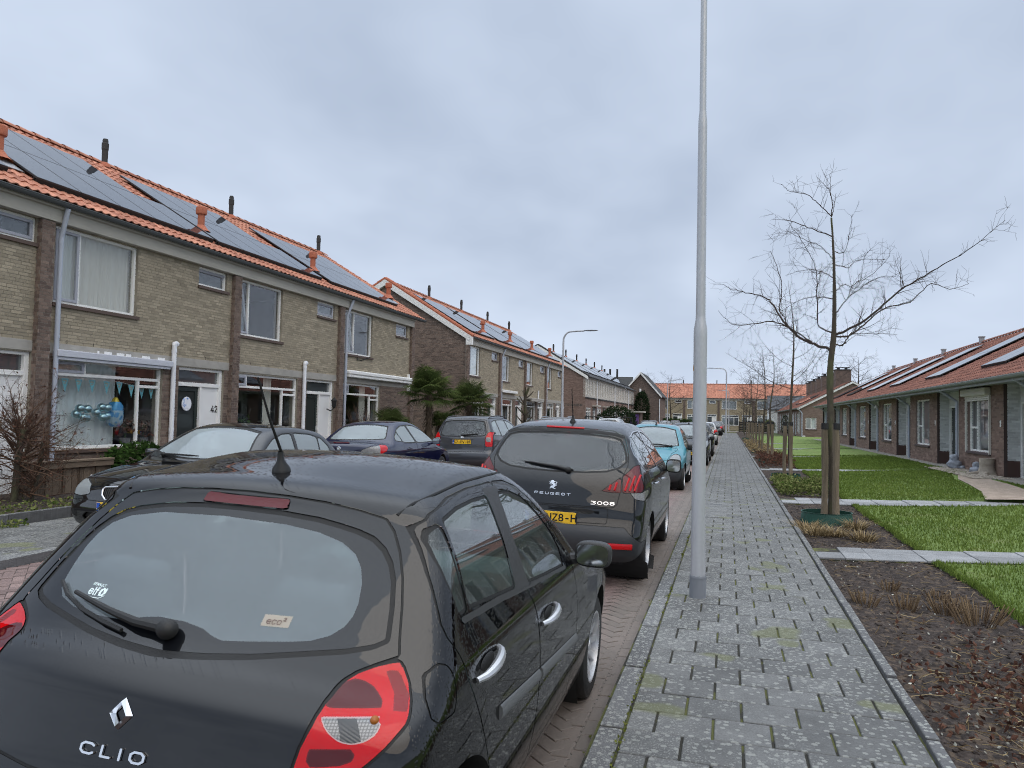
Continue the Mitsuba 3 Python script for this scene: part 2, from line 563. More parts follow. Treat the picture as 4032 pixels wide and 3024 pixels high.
    def write(s, name, mesh, b0, z0, bsdf, side_='rear', out=0.002, thick=0.003, sx=1.0, slant=0.0, parent=None, smooth=False, color=None):
        """Flat lettering (xy, extruded along z) laid on the rear or front surface, its centre at (b0, z0)."""
        v = np.array(mesh.vertices if hasattr(mesh, 'vertices') else mesh[0], float)
        f = np.array(mesh.faces if hasattr(mesh, 'faces') else mesh[1])
        c = (v.min(0) + v.max(0)) / 2
        x, y = (v[:, 0] - c[0]) * sx, v[:, 1] - c[1]
        lift = (v[:, 2] - v[:, 2].min()) / max(np.ptp(v[:, 2]), 1e-9) * thick + out
        sg = 1 if side_ == 'rear' else -1
        p = s.on(b0 + sg * (x + slant * y), z0 + y * 0.75 if side_ == 'rear' else z0 + y, side_)
        p = p + s.B.normal(p) * lift[:, None]
        # car frame is mirrored: turn the faces so that they look outwards
        return s.add(name, (p, f[:, ::-1] if sg > 0 else f[:, ::-1]), bsdf, smooth, parent, color=color)

    def wheels(s, axles, z, R, bo, width=0.19, rimr=0.72, spokes=10, style='alloy', rim_bsdf='alloy', twin=False, sides=(1, -1), hub=True):
        for a0 in axles:
            for sg in sides:
                prof = [(R * rimr, -0.5), (R * 0.86, -0.52), (R * 0.955, -0.46), (R * 0.99, -0.36), (R, -0.2), (R, 0.2), (R * 0.99, 0.36), (R * 0.955, 0.46), (R * 0.86, 0.52), (R * rimr, 0.5)]
                tyre = lathe([(r_, t * width) for r_, t in prof], 40, 1)
                place = mv(a0, sg * (bo - width * 0.5), z)
                k = s.add('wheel', xf(tyre, place), 'rubber', 35)
                rr = R * rimr
                sgn = sg
                rim = [lathe([(rr * 1.0, -0.42 * width), (rr * 1.02, 0.5 * width), (rr * 0.95, 0.5 * width), (rr * 0.93, 0.32 * width), (rr * 0.9, -0.42 * width)], 36, 1)]
                dark = lathe([(0.0, -0.1 * width), (rr * 0.92, -0.1 * width)], 24, 1)
                for q in range(spokes):
                    t = 2 * PI * (q + 0.25 * (twin and (1 if q % 2 else -1)) * 0.9) / spokes
                    w0, w1 = (0.16, 0.085) if style == 'alloy' else (0.34, 0.2)
                    pl = [(rr * 0.12, -rr * w0 * 0.6), (rr * 0.95, -rr * w1), (rr * 0.95, rr * w1), (rr * 0.12, rr * w0 * 0.6)]
                    sp = prism(pl, 0.0, 0.022)
                    v = np.array(sp[0])
                    dish = 0.42 * width - 0.05 * (1 - (np.hypot(v[:, 0], v[:, 1]) / rr)) ** 1.5
                    rim.append(xf((np.stack([v[:, 0], v[:, 2] + dish - 0.022, v[:, 1]], 1), sp[1]), rot((0, 1, 0), math.degrees(t))))
                rim.append(lathe([(0.0, 0.40 * width), (rr * 0.17, 0.38 * width), (rr * 0.2, 0.28 * width)], 16, 1))
                m = cat(*rim)
                if sgn < 0:
                    m = (m[0] * [1, -1, 1], m[1][:, ::-1])
                    dark = (dark[0] * [1, -1, 1], dark[1])
                s.add('rim', xf(m, place), rim_bsdf, 30, parent=k)
                s.add('brake_disc', xf(dark, place), 'car_black', False, parent=k)

    def seats(s, a1=1.5, a2=0.8, b=0.35, z=1.02, head=0.2, bsdf='seat_dark', floor=0.3, rearz=None):
        def cushion(c, r):
            x, y, zz = c
            return bbox(x - r[0], x + r[0], y - r[1], y + r[1], zz - r[2], zz + r[2], min(r) * 0.7)
        for k, (a0, zz) in enumerate(((a1, z), (a2, rearz or z - 0.04))):
            for sg in (-1, 1):
                ms = [xf(cushion((0, 0, (zz - floor) / 2), (0.07, 0.23, (zz - floor) / 2)), mv(a0, sg * b, floor) @ rot((0, 1, 0), -12)),
                      cushion((a0 + 0.25, sg * b, floor + 0.1), (0.24, 0.23, 0.09))]
                kk = s.add('front_seat' if k == 0 else 'rear_seat', cat(*ms), bsdf, 40)
                s.add('headrest', xf(cushion((0, 0, 0), (0.05, 0.13, head / 2)), mv(a0 - 0.16 - 0.05, sg * b, zz + head / 2 + 0.02) @ rot((0, 1, 0), -12)), bsdf, 40, parent=kk)

    def dash(s, a, z, w=0.66, wheel=True, bsdf='dash_grey', b=-0.35, floor=0.28):
        s.add('dashboard', bbox(a - 0.18, a + 0.35, -w, w, z - 0.3, z, 0.06), bsdf, 40)
        s.add('cabin_floor', box(0.35, s.B.L - 0.95, -0.68, 0.68, floor - 0.03, floor), 'car_black', False)
        if wheel:
            t = np.linspace(0, 2 * PI, 33)
            p = np.stack([0 * t, 0.185 * np.cos(t), 0.185 * np.sin(t)], 1)
            r_ = rot((0, 1, 0), -25)
            m = cat(tube(p, 0.016, 8, False), tube([(0, -0.18, 0), (0.02, 0, -0.01), (0, 0.18, 0)], 0.02, 6), tube([(0.02, 0, 0), (0, 0, -0.18)], 0.02, 6), blob((0.02, 0, 0), (0.03, 0.07, 0.06)))
            s.add('steering_wheel', xf(m, mv(a - 0.3, b, z - 0.02) @ r_), bsdf, 40)

    def plate(s, b0, z0, text, side_='rear', w=0.52, hgt=0.11, tilt=0.0, label=None):
        p = s.on(b0, z0, side_)[0]
        sg = -1 if side_ == 'rear' else 1
        a = p[0] + sg * 0.012
        k = s.add('licence_plate', bbox(a - 0.004, a + 0.004, b0 - w / 2, b0 + w / 2, z0 - hgt / 2, z0 + hgt / 2, 0.002), 'plate_yellow', False, label=label)
        x = a + sg * 0.0046
        m = -sg  # reading direction along b
        s.add('country_strip', box(*sorted((x, x + sg * 0.0004)), *sorted((b0 - m * w / 2 + m * 0.004, b0 - m * w / 2 + m * 0.05)), z0 - hgt / 2 + 0.004, z0 + hgt / 2 - 0.004), 'plate_blue', False, parent=k)

        def put_text(nm, t, hh, bc, zc, bs):
            tm = meshkit.text_mesh(t, hh, 0.0012, True)
            v = np.array(tm.vertices)
            c = (v.min(0) + v.max(0)) / 2
            v = v - c
            V = np.stack([x + sg * (v[:, 2] + 0.0012), bc + m * v[:, 0], zc + v[:, 1]], 1)
            s.add(nm, (V, np.array(tm.faces)), bs, False, parent=k)
        put_text('lettering', text, hgt * 0.62, b0 + m * 0.022, z0, 'plate_ink')
        put_text('country_letters', 'NL', hgt * 0.2, b0 - m * (w / 2 - 0.027), z0 - hgt * 0.22, 'white_plain')
        return k

    def mirror(s, a, z, bsdf, bi=0.83, w=0.19, h=0.13, sides=(1, -1), d=0.1, glass_back=True):
        for sg in sides:
            hull = blob((0, 0, 0), (d, w / 2, h / 2), 3)
            v = np.array(hull[0])
            v = np.sign(v) * np.abs(v / [d, w / 2, h / 2]) ** 0.62 * [d, w / 2, h / 2]
            v[:, 0] = np.where(v[:, 0] < 0, v[:, 0] * 0.25, v[:, 0] * (1 - 0.25 * (v[:, 1] / (w / 2)) ** 2))
            c = np.array([a, sg * (bi + 0.035 + w / 2), z])
            k = s.add('mirror', (v + c, hull[1]), bsdf, 40)
            ang = np.linspace(0, 2 * PI, 40, endpoint=False)
            q = np.sign(np.cos(ang)) * np.abs(np.cos(ang)) ** 0.5, np.sign(np.sin(ang)) * np.abs(np.sin(ang)) ** 0.5
            g = np.stack([np.full(40, -0.25 * d - 0.0025), q[0] * w * 0.42, q[1] * h * 0.40], 1)
            g = np.vstack([g, [[-0.25 * d - 0.003, 0, 0]]])
            j = np.arange(40)
            s.add('mirror_glass', (g + c, np.stack([j, (j + 1) % 40, np.full(40, 40)], 1)), 'mirror_glass', False, parent=k)
            s.add('mirror_foot', tube([(a + 0.03, sg * (bi - 0.03), z - h * 0.35), (a + 0.03, sg * (bi + 0.07), z - h * 0.2)], [0.03, 0.026], 8), bsdf, 40, parent=k)

    def handle(s, a0, a1, z0, z1, sides=('right', 'left'), bsdf='alloy', r=0.013, label=None):
        for sd in sides:
            n = 9
            t = np.linspace(0, 1, n)
            p = s.on(a0 + (a1 - a0) * t, z0 + (z1 - z0) * t, sd)
            nn = s.B.normal(p)
            p = p + nn * (0.004 + 0.034 * np.sin(PI * np.clip(t * 1.0, 0, 1)) ** 0.55)[:, None]
            c = s.on((a0 + a1) / 2, (z0 + z1) / 2 + 0.004, sd)[0]
            k = s.add('door_handle', tube(p, r * (0.75 + 0.5 * np.sin(PI * t)), 8), bsdf, 40, label=label)
            s.add('handle_cup', blob(c, ((abs(a1 - a0)) * 0.3, 0.006, 0.028)), 'car_black', 40, parent=k)

    def antenna(s, a, b, lean=-0.18, length=0.4, r=0.0035):
        p = s.on(a, b, 'top')[0]
        k = s.add('antenna', cat(xf(lathe([(0.034, 0.0), (0.032, 0.012), (0.014, 0.04), (0.009, 0.075)], 14), mv(*p) @ rot((0, 1, 0), math.degrees(math.atan2(lean, length)) * 0.4)),
                                 tube([p + [0, 0, 0.06], p + [lean * 0.5, 0, length * 0.55], p + [lean, 0, length]], [r * 1.5, r * 1.2, r], 6)), 'rubber', 40)
        return k

    def wiper(s, pts, z_off=0.02, side_='rear', blade=None):
        p = s.on([q[0] for q in pts], [q[1] for q in pts], side_)
        p = p + s.B.normal(p) * z_off
        n = len(p)
        k = s.add('wiper', cat(tube(p, np.linspace(0.017, 0.007, n), 8), blob(p[0], (0.03, 0.032, 0.03))), 'rubber', 40)
        if blade:
            q = s.on([q[0] for q in blade], [q[1] for q in blade], side_)
            q = q + s.B.normal(q) * 0.008
            s.add('wiper_blade', tube(q, 0.007, 6), 'rubber', 40, parent=k)
        return k
def plastic(name, color, ior=1.6, bump=None, bump_scale=0.001, fn=None):
    d = {'type': 'plastic', 'diffuse_reflectance': mikit.proc(fn) if fn else rgb(*color), 'int_ior': ior, 'nonlinear': True}
    if bump is not None:
        d = {'type': 'bumpmap', 'arbitrary': mikit.proc(bump), 'scale': bump_scale, 'bsdf': d}
    scene['m_' + name] = {'type': 'twosided', 'bsdf': d}
    return name


def drops(p, n, uv):
    """Rain drops lying on the paint."""
    x, y, z = p.x, p.y, p.z
    d, e, w = voronoi((x * 0.8 + y) * 95.0 + 3.1, (z * 1.2 + x * 0.6) * 95.0)
    r = 0.18 + 0.22 * w
    return dr.select((w > 0.45) & (n.y > -0.55), dr.maximum(0.0, 1.0 - (d / r) * (d / r)), 0.0)


def glass(name, tint, mist=0.0, mist_color=(0.5, 0.53, 0.55), ior=1.5):
    g = {'type': 'thindielectric', 'int_ior': ior, 'specular_transmittance': rgb(*tint)}
    if mist:
        g = {'type': 'blendbsdf', 'weight': mist, 'a': g, 'b': {'type': 'twosided', 'bsdf': {'type': 'diffuse', 'reflectance': rgb(*mist_color)}}}
    scene['m_' + name] = g
    return name


plastic('paint_black', (0.006, 0.006, 0.008), 1.62, drops, 0.0006)
plastic('paint_grey', (0.022, 0.025, 0.030), 1.6, drops, 0.0005)
plastic('paint_bmw', (0.022, 0.023, 0.026), 1.9)
plastic('paint_blue', (0.025, 0.032, 0.13), 1.8)
plastic('paint_slate', (0.14, 0.15, 0.175), 1.7)
plastic('paint_aqua', (0.20, 0.52, 0.60), 1.6)
plastic('paint_white', (0.72, 0.73, 0.74), 1.5)
plastic('paint_silver', (0.36, 0.38, 0.40), 1.7)
plastic('paint_dark', (0.03, 0.028, 0.035), 1.7)
mat('car_black', 0.012, 0.7)
mat('car_seal', 0.008, 0.6)
mat('car_trim', (0.035, 0.036, 0.038), 0.5)
mat('trim_grey', (0.10, 0.105, 0.11), 0.42)
mat('rubber', 0.014, 0.55)
plastic('frit_black', (0.015, 0.017, 0.022), 1.6)
mat('alloy', (0.62, 0.63, 0.65), 0.32, 0.75)
mat('chrome', (0.85, 0.86, 0.88), 0.12, 1.0)
mat('mirror_glass', (0.55, 0.58, 0.6), 0.06, 1.0)
mat('seat_dark', (0.05, 0.055, 0.06), 0.9)
mat('dash_grey', (0.07, 0.075, 0.08), 0.6)
mat('dash_light', (0.35, 0.40, 0.40), 0.55)
glass('glass_rear', (0.82, 0.93, 0.95), 0.26, (0.46, 0.54, 0.58), 1.55)
glass('glass_side', (0.62, 0.78, 0.73), 0.07, (0.40, 0.46, 0.45))
glass('glass_dark', (0.16, 0.18, 0.19), 0.10, (0.20, 0.23, 0.25), 1.6)
glass('glass_light', (0.60, 0.70, 0.72), 0.42, (0.55, 0.63, 0.66))
plastic('lens_red', (0.75, 0.010, 0.018), 1.5)
plastic('lens_dark', (0.17, 0.006, 0.012), 1.5)
plastic('lens_wine', (0.22, 0.012, 0.02), 1.5)
plastic('lens_clear', (0.42, 0.43, 0.44), 1.6, None, 0.001, lambda p, n, uv: mi.Color3f(0.30 + 0.35 * dr.abs(dr.sin(p.z * 500.0)) * dr.abs(dr.sin(p.x * 380.0))))
plastic('lens_amber', (0.55, 0.22, 0.03), 1.5)
plastic('head_lens', (0.50, 0.53, 0.54), 1.6)
mat('plate_yellow', (0.82, 0.50, 0.03), 0.4)
mat('plate_blue', (0.02, 0.09, 0.45), 0.4)
mat('plate_ink', 0.01, 0.5)
mat('white_plain', (0.78, 0.78, 0.77), 0.45)
CLIO = Body([(0.10, 0.20), (0.03, 0.27), (0.0, 0.36), (0.0, 0.46), (0.02, 0.55), (0.075, 0.60), (0.13, 0.68), (0.165, 0.78), (0.195, 0.87), (0.25, 0.925), (0.33, 0.968),
             (0.51, 1.155), (0.68, 1.34), (0.715, 1.385), (0.77, 1.408), (0.92, 1.428), (1.2, 1.462), (1.5, 1.475), (1.75, 1.452), (2.0, 1.375),
             (2.3, 1.215), (2.62, 1.02), (2.76, 0.965), (3.05, 0.92), (3.45, 0.835), (3.72, 0.73), (3.87, 0.62), (3.93, 0.52), (3.94, 0.38), (3.9, 0.26), (3.82, 0.2), (2.0, 0.17)],
            [(0.15, 0.78), (0.3, 0.825), (0.45, 0.85), (0.62, 0.858), (0.8, 0.85), (0.92, 0.832), (1.0, 0.80), (1.2, 0.715), (1.35, 0.635), (1.5, 0.545)], 3.95,
            pa=((0, 0.93), (0.35, 0.972), (0.8, 1.0), (2.9, 1.0), (3.4, 0.97), (3.8, 0.9), (3.95, 0.86)), bow=(0.17, 0.22), crown=0.10,
            kz=((0.2, 0.8, 1.0, 1.4), (0.10, 0.09, 0.07, 0.07)))
def mirrorb(pts):
    return list(pts) + [(-b, z) for b, z in reversed(pts) if abs(b) > 1e-6]


def clio():
    M = pose(-1.61, 1.58, 0.032, 2.2)
    c = Car('black_hatchback_car', CLIO, M, 0.022, 'glossy black hatchback wet with rain, parked nearest at the kerb, back window towards us', 'paint_black')
    rear = lambda q: q[:, 0] < 1.1
    c.arches((0.57, 3.08), 0.305, 0.365)
    # tail lights, wrapped round the corners
    lamp = np.array([(0.469, 0.682, 0.977), (0.46, 0.702, 0.961), (0.439, 0.728, 0.93), (0.406, 0.75, 0.898), (0.373, 0.763, 0.879), (0.343, 0.767, 0.858), (0.303, 0.752, 0.833), (0.277, 0.731, 0.806),
                     (0.255, 0.70, 0.773), (0.245, 0.66, 0.745), (0.205, 0.56, 0.715), (0.19, 0.505, 0.70), (0.208, 0.513, 0.755), (0.224, 0.521, 0.803), (0.239, 0.531, 0.836), (0.265, 0.539, 0.869),
                     (0.301, 0.545, 0.896), (0.337, 0.55, 0.913), (0.377, 0.56, 0.932), (0.407, 0.585, 0.949), (0.436, 0.626, 0.964)])
    dg = lambda A: np.stack([(A[:, 1] + A[:, 0]) / math.sqrt(2), A[:, 2]], 1)
    up = dg(np.array([(0.292, 0.554, 0.887), (0.312, 0.549, 0.902), (0.342, 0.551, 0.915), (0.371, 0.564, 0.927), (0.389, 0.588, 0.934), (0.395, 0.619, 0.93), (0.389, 0.648, 0.918), (0.371, 0.676, 0.902), (0.35, 0.692, 0.889)]))
    low = dg(np.array([(0.269, 0.554, 0.868), (0.325, 0.7, 0.872), (0.309, 0.705, 0.858), (0.29, 0.702, 0.841), (0.272, 0.683, 0.826), (0.26, 0.652, 0.818), (0.253, 0.62, 0.821), (0.252, 0.591, 0.835), (0.258, 0.569, 0.851)]))
    refl = dg(np.array([(0.228, 0.547, 0.799), (0.258, 0.662, 0.807), (0.25, 0.66, 0.782), (0.239, 0.631, 0.77), (0.216, 0.547, 0.759)]))
    out = dg(np.array([(0.43, 0.66, 0.955), (0.452, 0.69, 0.955), (0.42, 0.735, 0.905), (0.372, 0.752, 0.878), (0.36, 0.71, 0.882), (0.41, 0.69, 0.91)]))
    for sg, mk in ((1, right), (-1, left)):
        mm = lambda q: mk(q) & rear(q)
        k = c.cut('tail_light', dg(lamp), diag(sg), mm, 'lens_red', gap=0.007, keep='lamp')
        L = c.S.pop('lamp')
        subs = []
        for nm, poly, bs in (('brake_lens', up, 'lens_dark'), ('reversing_lens', low, 'lens_clear'), ('reflector', refl, 'lens_dark')):
            i, band, L = L.panel(poly, diag(sg), None, 0.003)
            subs.append((nm, i, bs))
            subs.append(('lens_rim', band, 'lens_rim' if nm == 'reversing_lens' else 'lens_wine'))
        i, band, L = L.panel(out, diag(sg), None, 0.002)
        L = L.plus(band)
        subs.append(('side_lens', i, 'lens_side'))
        kk = c.addsurf('tail_light', L, 'lens_red', label='large red tail light with a round clear lens low in it')
        for nm, S, bs in subs:
            if nm == 'reversing_lens':
                S2, b2, S3 = S.panel(np.array([(0.62, 0.80), (0.6645, 0.80), (0.6625, 0.88), (0.62, 0.88)]), diag(sg), None, 0.003)
                c.addsurf(nm, S3, 'lens_clear', kk)
                c.addsurf('fog_lens', S2.plus(b2), 'lens_fog', kk)
            else:
                c.addsurf(nm, S, bs, kk)
        p = np.array([0.315, sg * 0.686, 0.8645])
        n = CLIO.normal(p[None])[0]
        c.add('amber_bulb', blob(p + n * 0.001, (0.014, 0.012, 0.012)), 'lens_amber', 40, parent=kk)
    # back window: black border, clear middle
    rg = mirrorb([(0, 0.950), (0.14, 0.955), (0.28, 0.964), (0.42, 0.979), (0.53, 0.990), (0.60, 1.003), (0.632, 1.018), (0.612, 1.094), (0.588, 1.16), (0.56, 1.205), (0.525, 1.24), (0.48, 1.268), (0.42, 1.286), (0.36, 1.298), (0.28, 1.311), (0.15, 1.321), (0.0, 1.324)])
    cl = np.array([(-0.545, 1.060), (-0.552, 1.106), (-0.553, 1.155), (-0.538, 1.195), (-0.505, 1.230), (-0.44, 1.259), (-0.30, 1.285), (-0.052, 1.296), (0.179, 1.290), (0.30, 1.276), (0.39, 1.253), (0.446, 1.223), (0.478, 1.19), (0.50, 1.15), (0.513, 1.10), (0.512, 1.068),
                   (0.5, 1.043), (0.47, 1.020), (0.42, 1.005), (0.37, 1.0), (0.267, 0.993), (0.168, 0.987), (0.131, 0.994), (0.092, 1.007), (0.021, 1.017), (-0.069, 1.019), (-0.125, 1.012), (-0.20, 0.997), (-0.30, 0.995), (-0.42, 1.000), (-0.50, 1.015), (-0.535, 1.036)])
    c.cut('x', rg, back, rear, 'frit_black', gap=0.014, keep='glass')
    G = c.S.pop('glass').moved(-0.003)
    i, band, frit = G.panel(cl, back, None, 0.003)
    kg = c.addsurf('rear_window', i, 'glass_rear', label='misted back window with dark border and heating wires')
    c.addsurf('window_border', frit.plus(band), 'frit_black', kg)
    for zz in np.arange(1.02, 1.29, 0.027):
        w = 0.49 - max(0, zz - 1.2) * 1.1
        p = c.on(np.linspace(-w, w, 24), np.full(24, zz) + 0.004 * np.cos(np.linspace(-2, 2, 24)), 'rear', -0.006)
        c.add('heating_wire', tube(p, 0.0007, 4, False), 'wire_brown', 30, parent=kg)
    # tailgate
    tg = mirrorb([(0, 0.652), (0.25, 0.657), (0.44, 0.672), (0.49, 0.685), (0.512, 0.755), (0.530, 0.836), (0.544, 0.896), (0.559, 0.932), (0.584, 0.9495), (0.625, 0.966), (0.678, 0.984), (0.664, 1.018), (0.638, 1.1), (0.61, 1.17), (0.575, 1.235), (0.535, 1.29), (0.495, 1.326), (0.40, 1.346), (0.28, 1.362), (0.15, 1.371), (0, 1.375)])
    c.cut('brake_light', rpoly([(-0.165, 1.330), (0.165, 1.330), (0.16, 1.362), (-0.16, 1.362)], 0.006), back, rear, 'lens_wine', gap=0.003, label='high brake light in the roof spoiler', d=0.004)
    c.cut('tailgate', tg, back, rear, 'paint_black', gap=0.007, label='black tailgate with chrome badge and letters')
    # side windows
    c.both('quarter_window', rpoly([(0.70, 1.060), (0.698, 1.159), (0.709, 1.221), (0.727, 1.27), (0.752, 1.298), (0.81, 1.316), (0.80, 1.20), (0.765, 1.062)], 0.012), side, lambda q: q[:, 2] > 0.9, 'glass_side', d=-0.004, gap=0.012)
    c.both('rear_side_window', rpoly([(0.79, 1.063), (0.828, 1.20), (0.84, 1.322), (1.01, 1.344), (1.186, 1.353), (1.362, 1.353), (1.335, 1.18), (1.297, 1.026), (1.06, 1.043)], 0.012), side, lambda q: q[:, 2] > 0.9, 'glass_side', d=-0.004, gap=0.012)
    c.both('front_side_window', rpoly([(1.478, 1.010), (1.475, 1.187), (1.522, 1.353), (1.676, 1.342), (1.809, 1.306), (1.94, 1.227), (2.063, 1.118), (2.108, 1.042), (2.088, 0.972), (1.747, 0.991)], 0.012), side, lambda q: q[:, 2] > 0.9, 'glass_side', d=-0.004, gap=0.012)
    c.both('window_trim', [(1.355, 1.378), (1.535, 1.378), (1.488, 0.998), (1.285, 1.012)], side, lambda q: q[:, 2] > 0.9, 'car_trim', seal=False, label='matt black pillar between the side windows')
    c.both('window_ledge', rpoly([(0.70, 1.048), (0.70, 1.034), (1.06, 1.018), (1.285, 1.002), (1.49, 0.988), (1.75, 0.972), (2.10, 0.952), (2.11, 0.965), (1.75, 0.986), (1.48, 1.004), (1.29, 1.017), (1.06, 1.034)], 0.003), side, lambda q: q[:, 2] > 0.9, 'car_trim', seal=False, d=0.003)
    # doors
    c.both('rear_door', rpoly([(0.737, 1.309), (0.80, 1.345), (1.0, 1.378), (1.2, 1.394), (1.495, 1.397), (1.489, 1.365), (1.45, 1.18), (1.422, 1.0), (1.472, 0.897), (1.504, 0.771), (1.51, 0.65), (1.50, 0.30), (0.95, 0.30), (0.93, 0.40), (0.846, 0.544), (0.78, 0.66), (0.74, 0.731), (0.64, 0.89), (0.618, 0.964), (0.589, 1.016), (0.592, 1.055), (0.625, 1.118), (0.661, 1.183), (0.702, 1.249)], 0.008), side, lambda q: q[:, 2] < 1.41, 'paint_black')
    c.both('front_door', rpoly([(1.502, 1.397), (1.66, 1.390), (1.80, 1.355), (1.96, 1.265), (2.10, 1.145), (2.19, 1.03), (2.24, 0.96), (2.30, 0.80), (2.31, 0.55), (2.26, 0.30), (1.507, 0.30), (1.517, 0.65), (1.511, 0.771), (1.479, 0.897), (1.429, 1.0), (1.457, 1.18), (1.496, 1.365)], 0.008), side, lambda q: q[:, 2] < 1.41, 'paint_black')
    c.cut('fuel_flap', rpoly([(0.47, 0.945), (0.515, 0.966), (0.54, 0.958), (0.55, 0.93), (0.548, 0.868), (0.525, 0.834), (0.43, 0.836), (0.405, 0.853), (0.43, 0.894)], 0.01), side, right, 'paint_black', gap=0.005)
    # windscreen and bonnet
    ws = mirrorb([(0, 0.985), (0.4, 0.995), (0.62, 1.02), (0.58, 1.15), (0.50, 1.33), (0.3, 1.395), (0, 1.41)])
    c.cut('windscreen', ws, back, lambda q: (q[:, 0] > 1.6), 'glass_side', gap=0.012)
    c.cut('bonnet', mirrorb([(0, 0.69), (0.5, 0.72), (0.62, 0.80), (0.64, 0.955), (0.4, 0.972), (0, 0.965)]), back, lambda q: q[:, 0] > 2.6, 'paint_black')
    c.both('headlight', rpoly([(3.35, 0.78), (3.72, 0.60), (3.80, 0.66), (3.5, 0.84)], 0.02), side, lambda q: q[:, 0] > 3.0, 'head_lens')
    # roof ditches
    for sg in (1, -1):
        q = np.array([(0.745, 0.525), (0.80, 0.553), (0.959, 0.568), (1.174, 0.573), (1.411, 0.580), (1.6, 0.578), (1.75, 0.565)])
        p = c.on(q[:, 0], sg * q[:, 1], 'top', 0.0)
        c.add('roof_strip', tube(p, 0.006, 6), 'car_seal', 30)
    c.finish()
    # badge: a chrome rhombus frame with facets
    o, i = [(0, 0.052), (0.036, 0), (0, -0.052), (-0.036, 0)], [(0, 0.027), (0.017, 0), (0, -0.027), (-0.017, 0)]
    mid = [(0, 0.039), (0.0262, 0), (0, -0.039), (-0.0262, 0)]
    v = [(x, y, 0) for x, y in o] + [(x, y, 1) for x, y in mid] + [(x, y, 0.1) for x, y in i]
    f = [[a + 4 * q, (a + 1) % 4 + 4 * q, (a + 1) % 4 + 4 * q + 4, a + 4 * q + 4] for q in (0, 1) for a in range(4)]
    vv, ff = cat((np.array(v, float), np.array(f)))
    vv = vv[ff].reshape(-1, 3)
    ff = np.arange(len(vv)).reshape(-1, 3)
    c.write('badge', (vv, ff), 0.008, 0.822, 'chrome', thick=0.016)
    c.write('model_letters', wide_text('CLIO', 0.032), 0.012, 0.730, 'chrome', thick=0.006, sx=1.0)
    kg2 = c.write('sticker', flame_text(), -0.362, 1.052, 'sticker_white', out=-0.0025, thick=0.0004)
    c.write('sticker', (box(-0.042, 0.042, -0.018, 0.018, 0, 0.001)), 0.30, 1.046, 'sticker_beige', out=-0.0025, thick=0.0003)
    c.write('sticker_ink', meshkit.text_mesh('eco²', 0.02, 0.001), 0.30, 1.046, 'sticker_brown', out=-0.0015, thick=0.0004)
    c.wiper([(0.0, 0.99), (-0.05, 0.992), (-0.119, 0.994), (-0.18, 1.001), (-0.241, 1.008), (-0.329, 1.02), (-0.417, 1.031)], 0.022, blade=[(-0.16, 0.975), (-0.25, 0.985), (-0.36, 1.0), (-0.47, 1.025), (-0.53, 1.05)])
    p = c.on(0.0, 0.99)[0]
    c.antenna(0.918, -0.02, -0.185, 0.335, 0.004)
    c.handle(0.70, 0.935, 0.868, 0.905, ('right', 'left'))
    c.handle(1.545, 1.78, 0.828, 0.858, ('right', 'left'))
    for sd in ('right', 'left'):
        for a0, a1, z0, z1 in ((0.93, 1.485, 0.690, 0.640), (1.52, 2.28, 0.636, 0.575)):
            t = np.linspace(0, 1, 12)
            p = c.on(a0 + (a1 - a0) * t, z0 + (z1 - z0) * t, sd, 0.002)
            m = tube(p, 0.012, 8)
            m = (m[0] + (m[0] - np.repeat(np.vstack([p, p[:0]]), 8, 0)[:len(m[0])] if False else 0), m[1])
            v = np.array(m[0])
            pc = np.vstack([np.repeat(p, 8, 0), p[0], p[-1]])
            v[:, 2] = pc[:, 2] + (v[:, 2] - pc[:, 2]) * 2.1
            c.add('rub_strip', (v, m[1]), 'trim_grey', 40)
    c.mirror(2.27, 1.000, 'car_trim', 0.80, 0.185, 0.128)
    c.wheels((0.57, 3.08), 0.305, 0.305, 0.83, 0.185, 0.68, 10)
    c.seats(1.42, 0.80, 0.34, 0.98, 0.17)
    c.dash(2.25, 0.88, 0.66, True, 'dash_grey')
    c.add('underbody', box(0.25, 3.7, -0.66, 0.66, 0.19, 0.24), 'car_black', False)
    return c


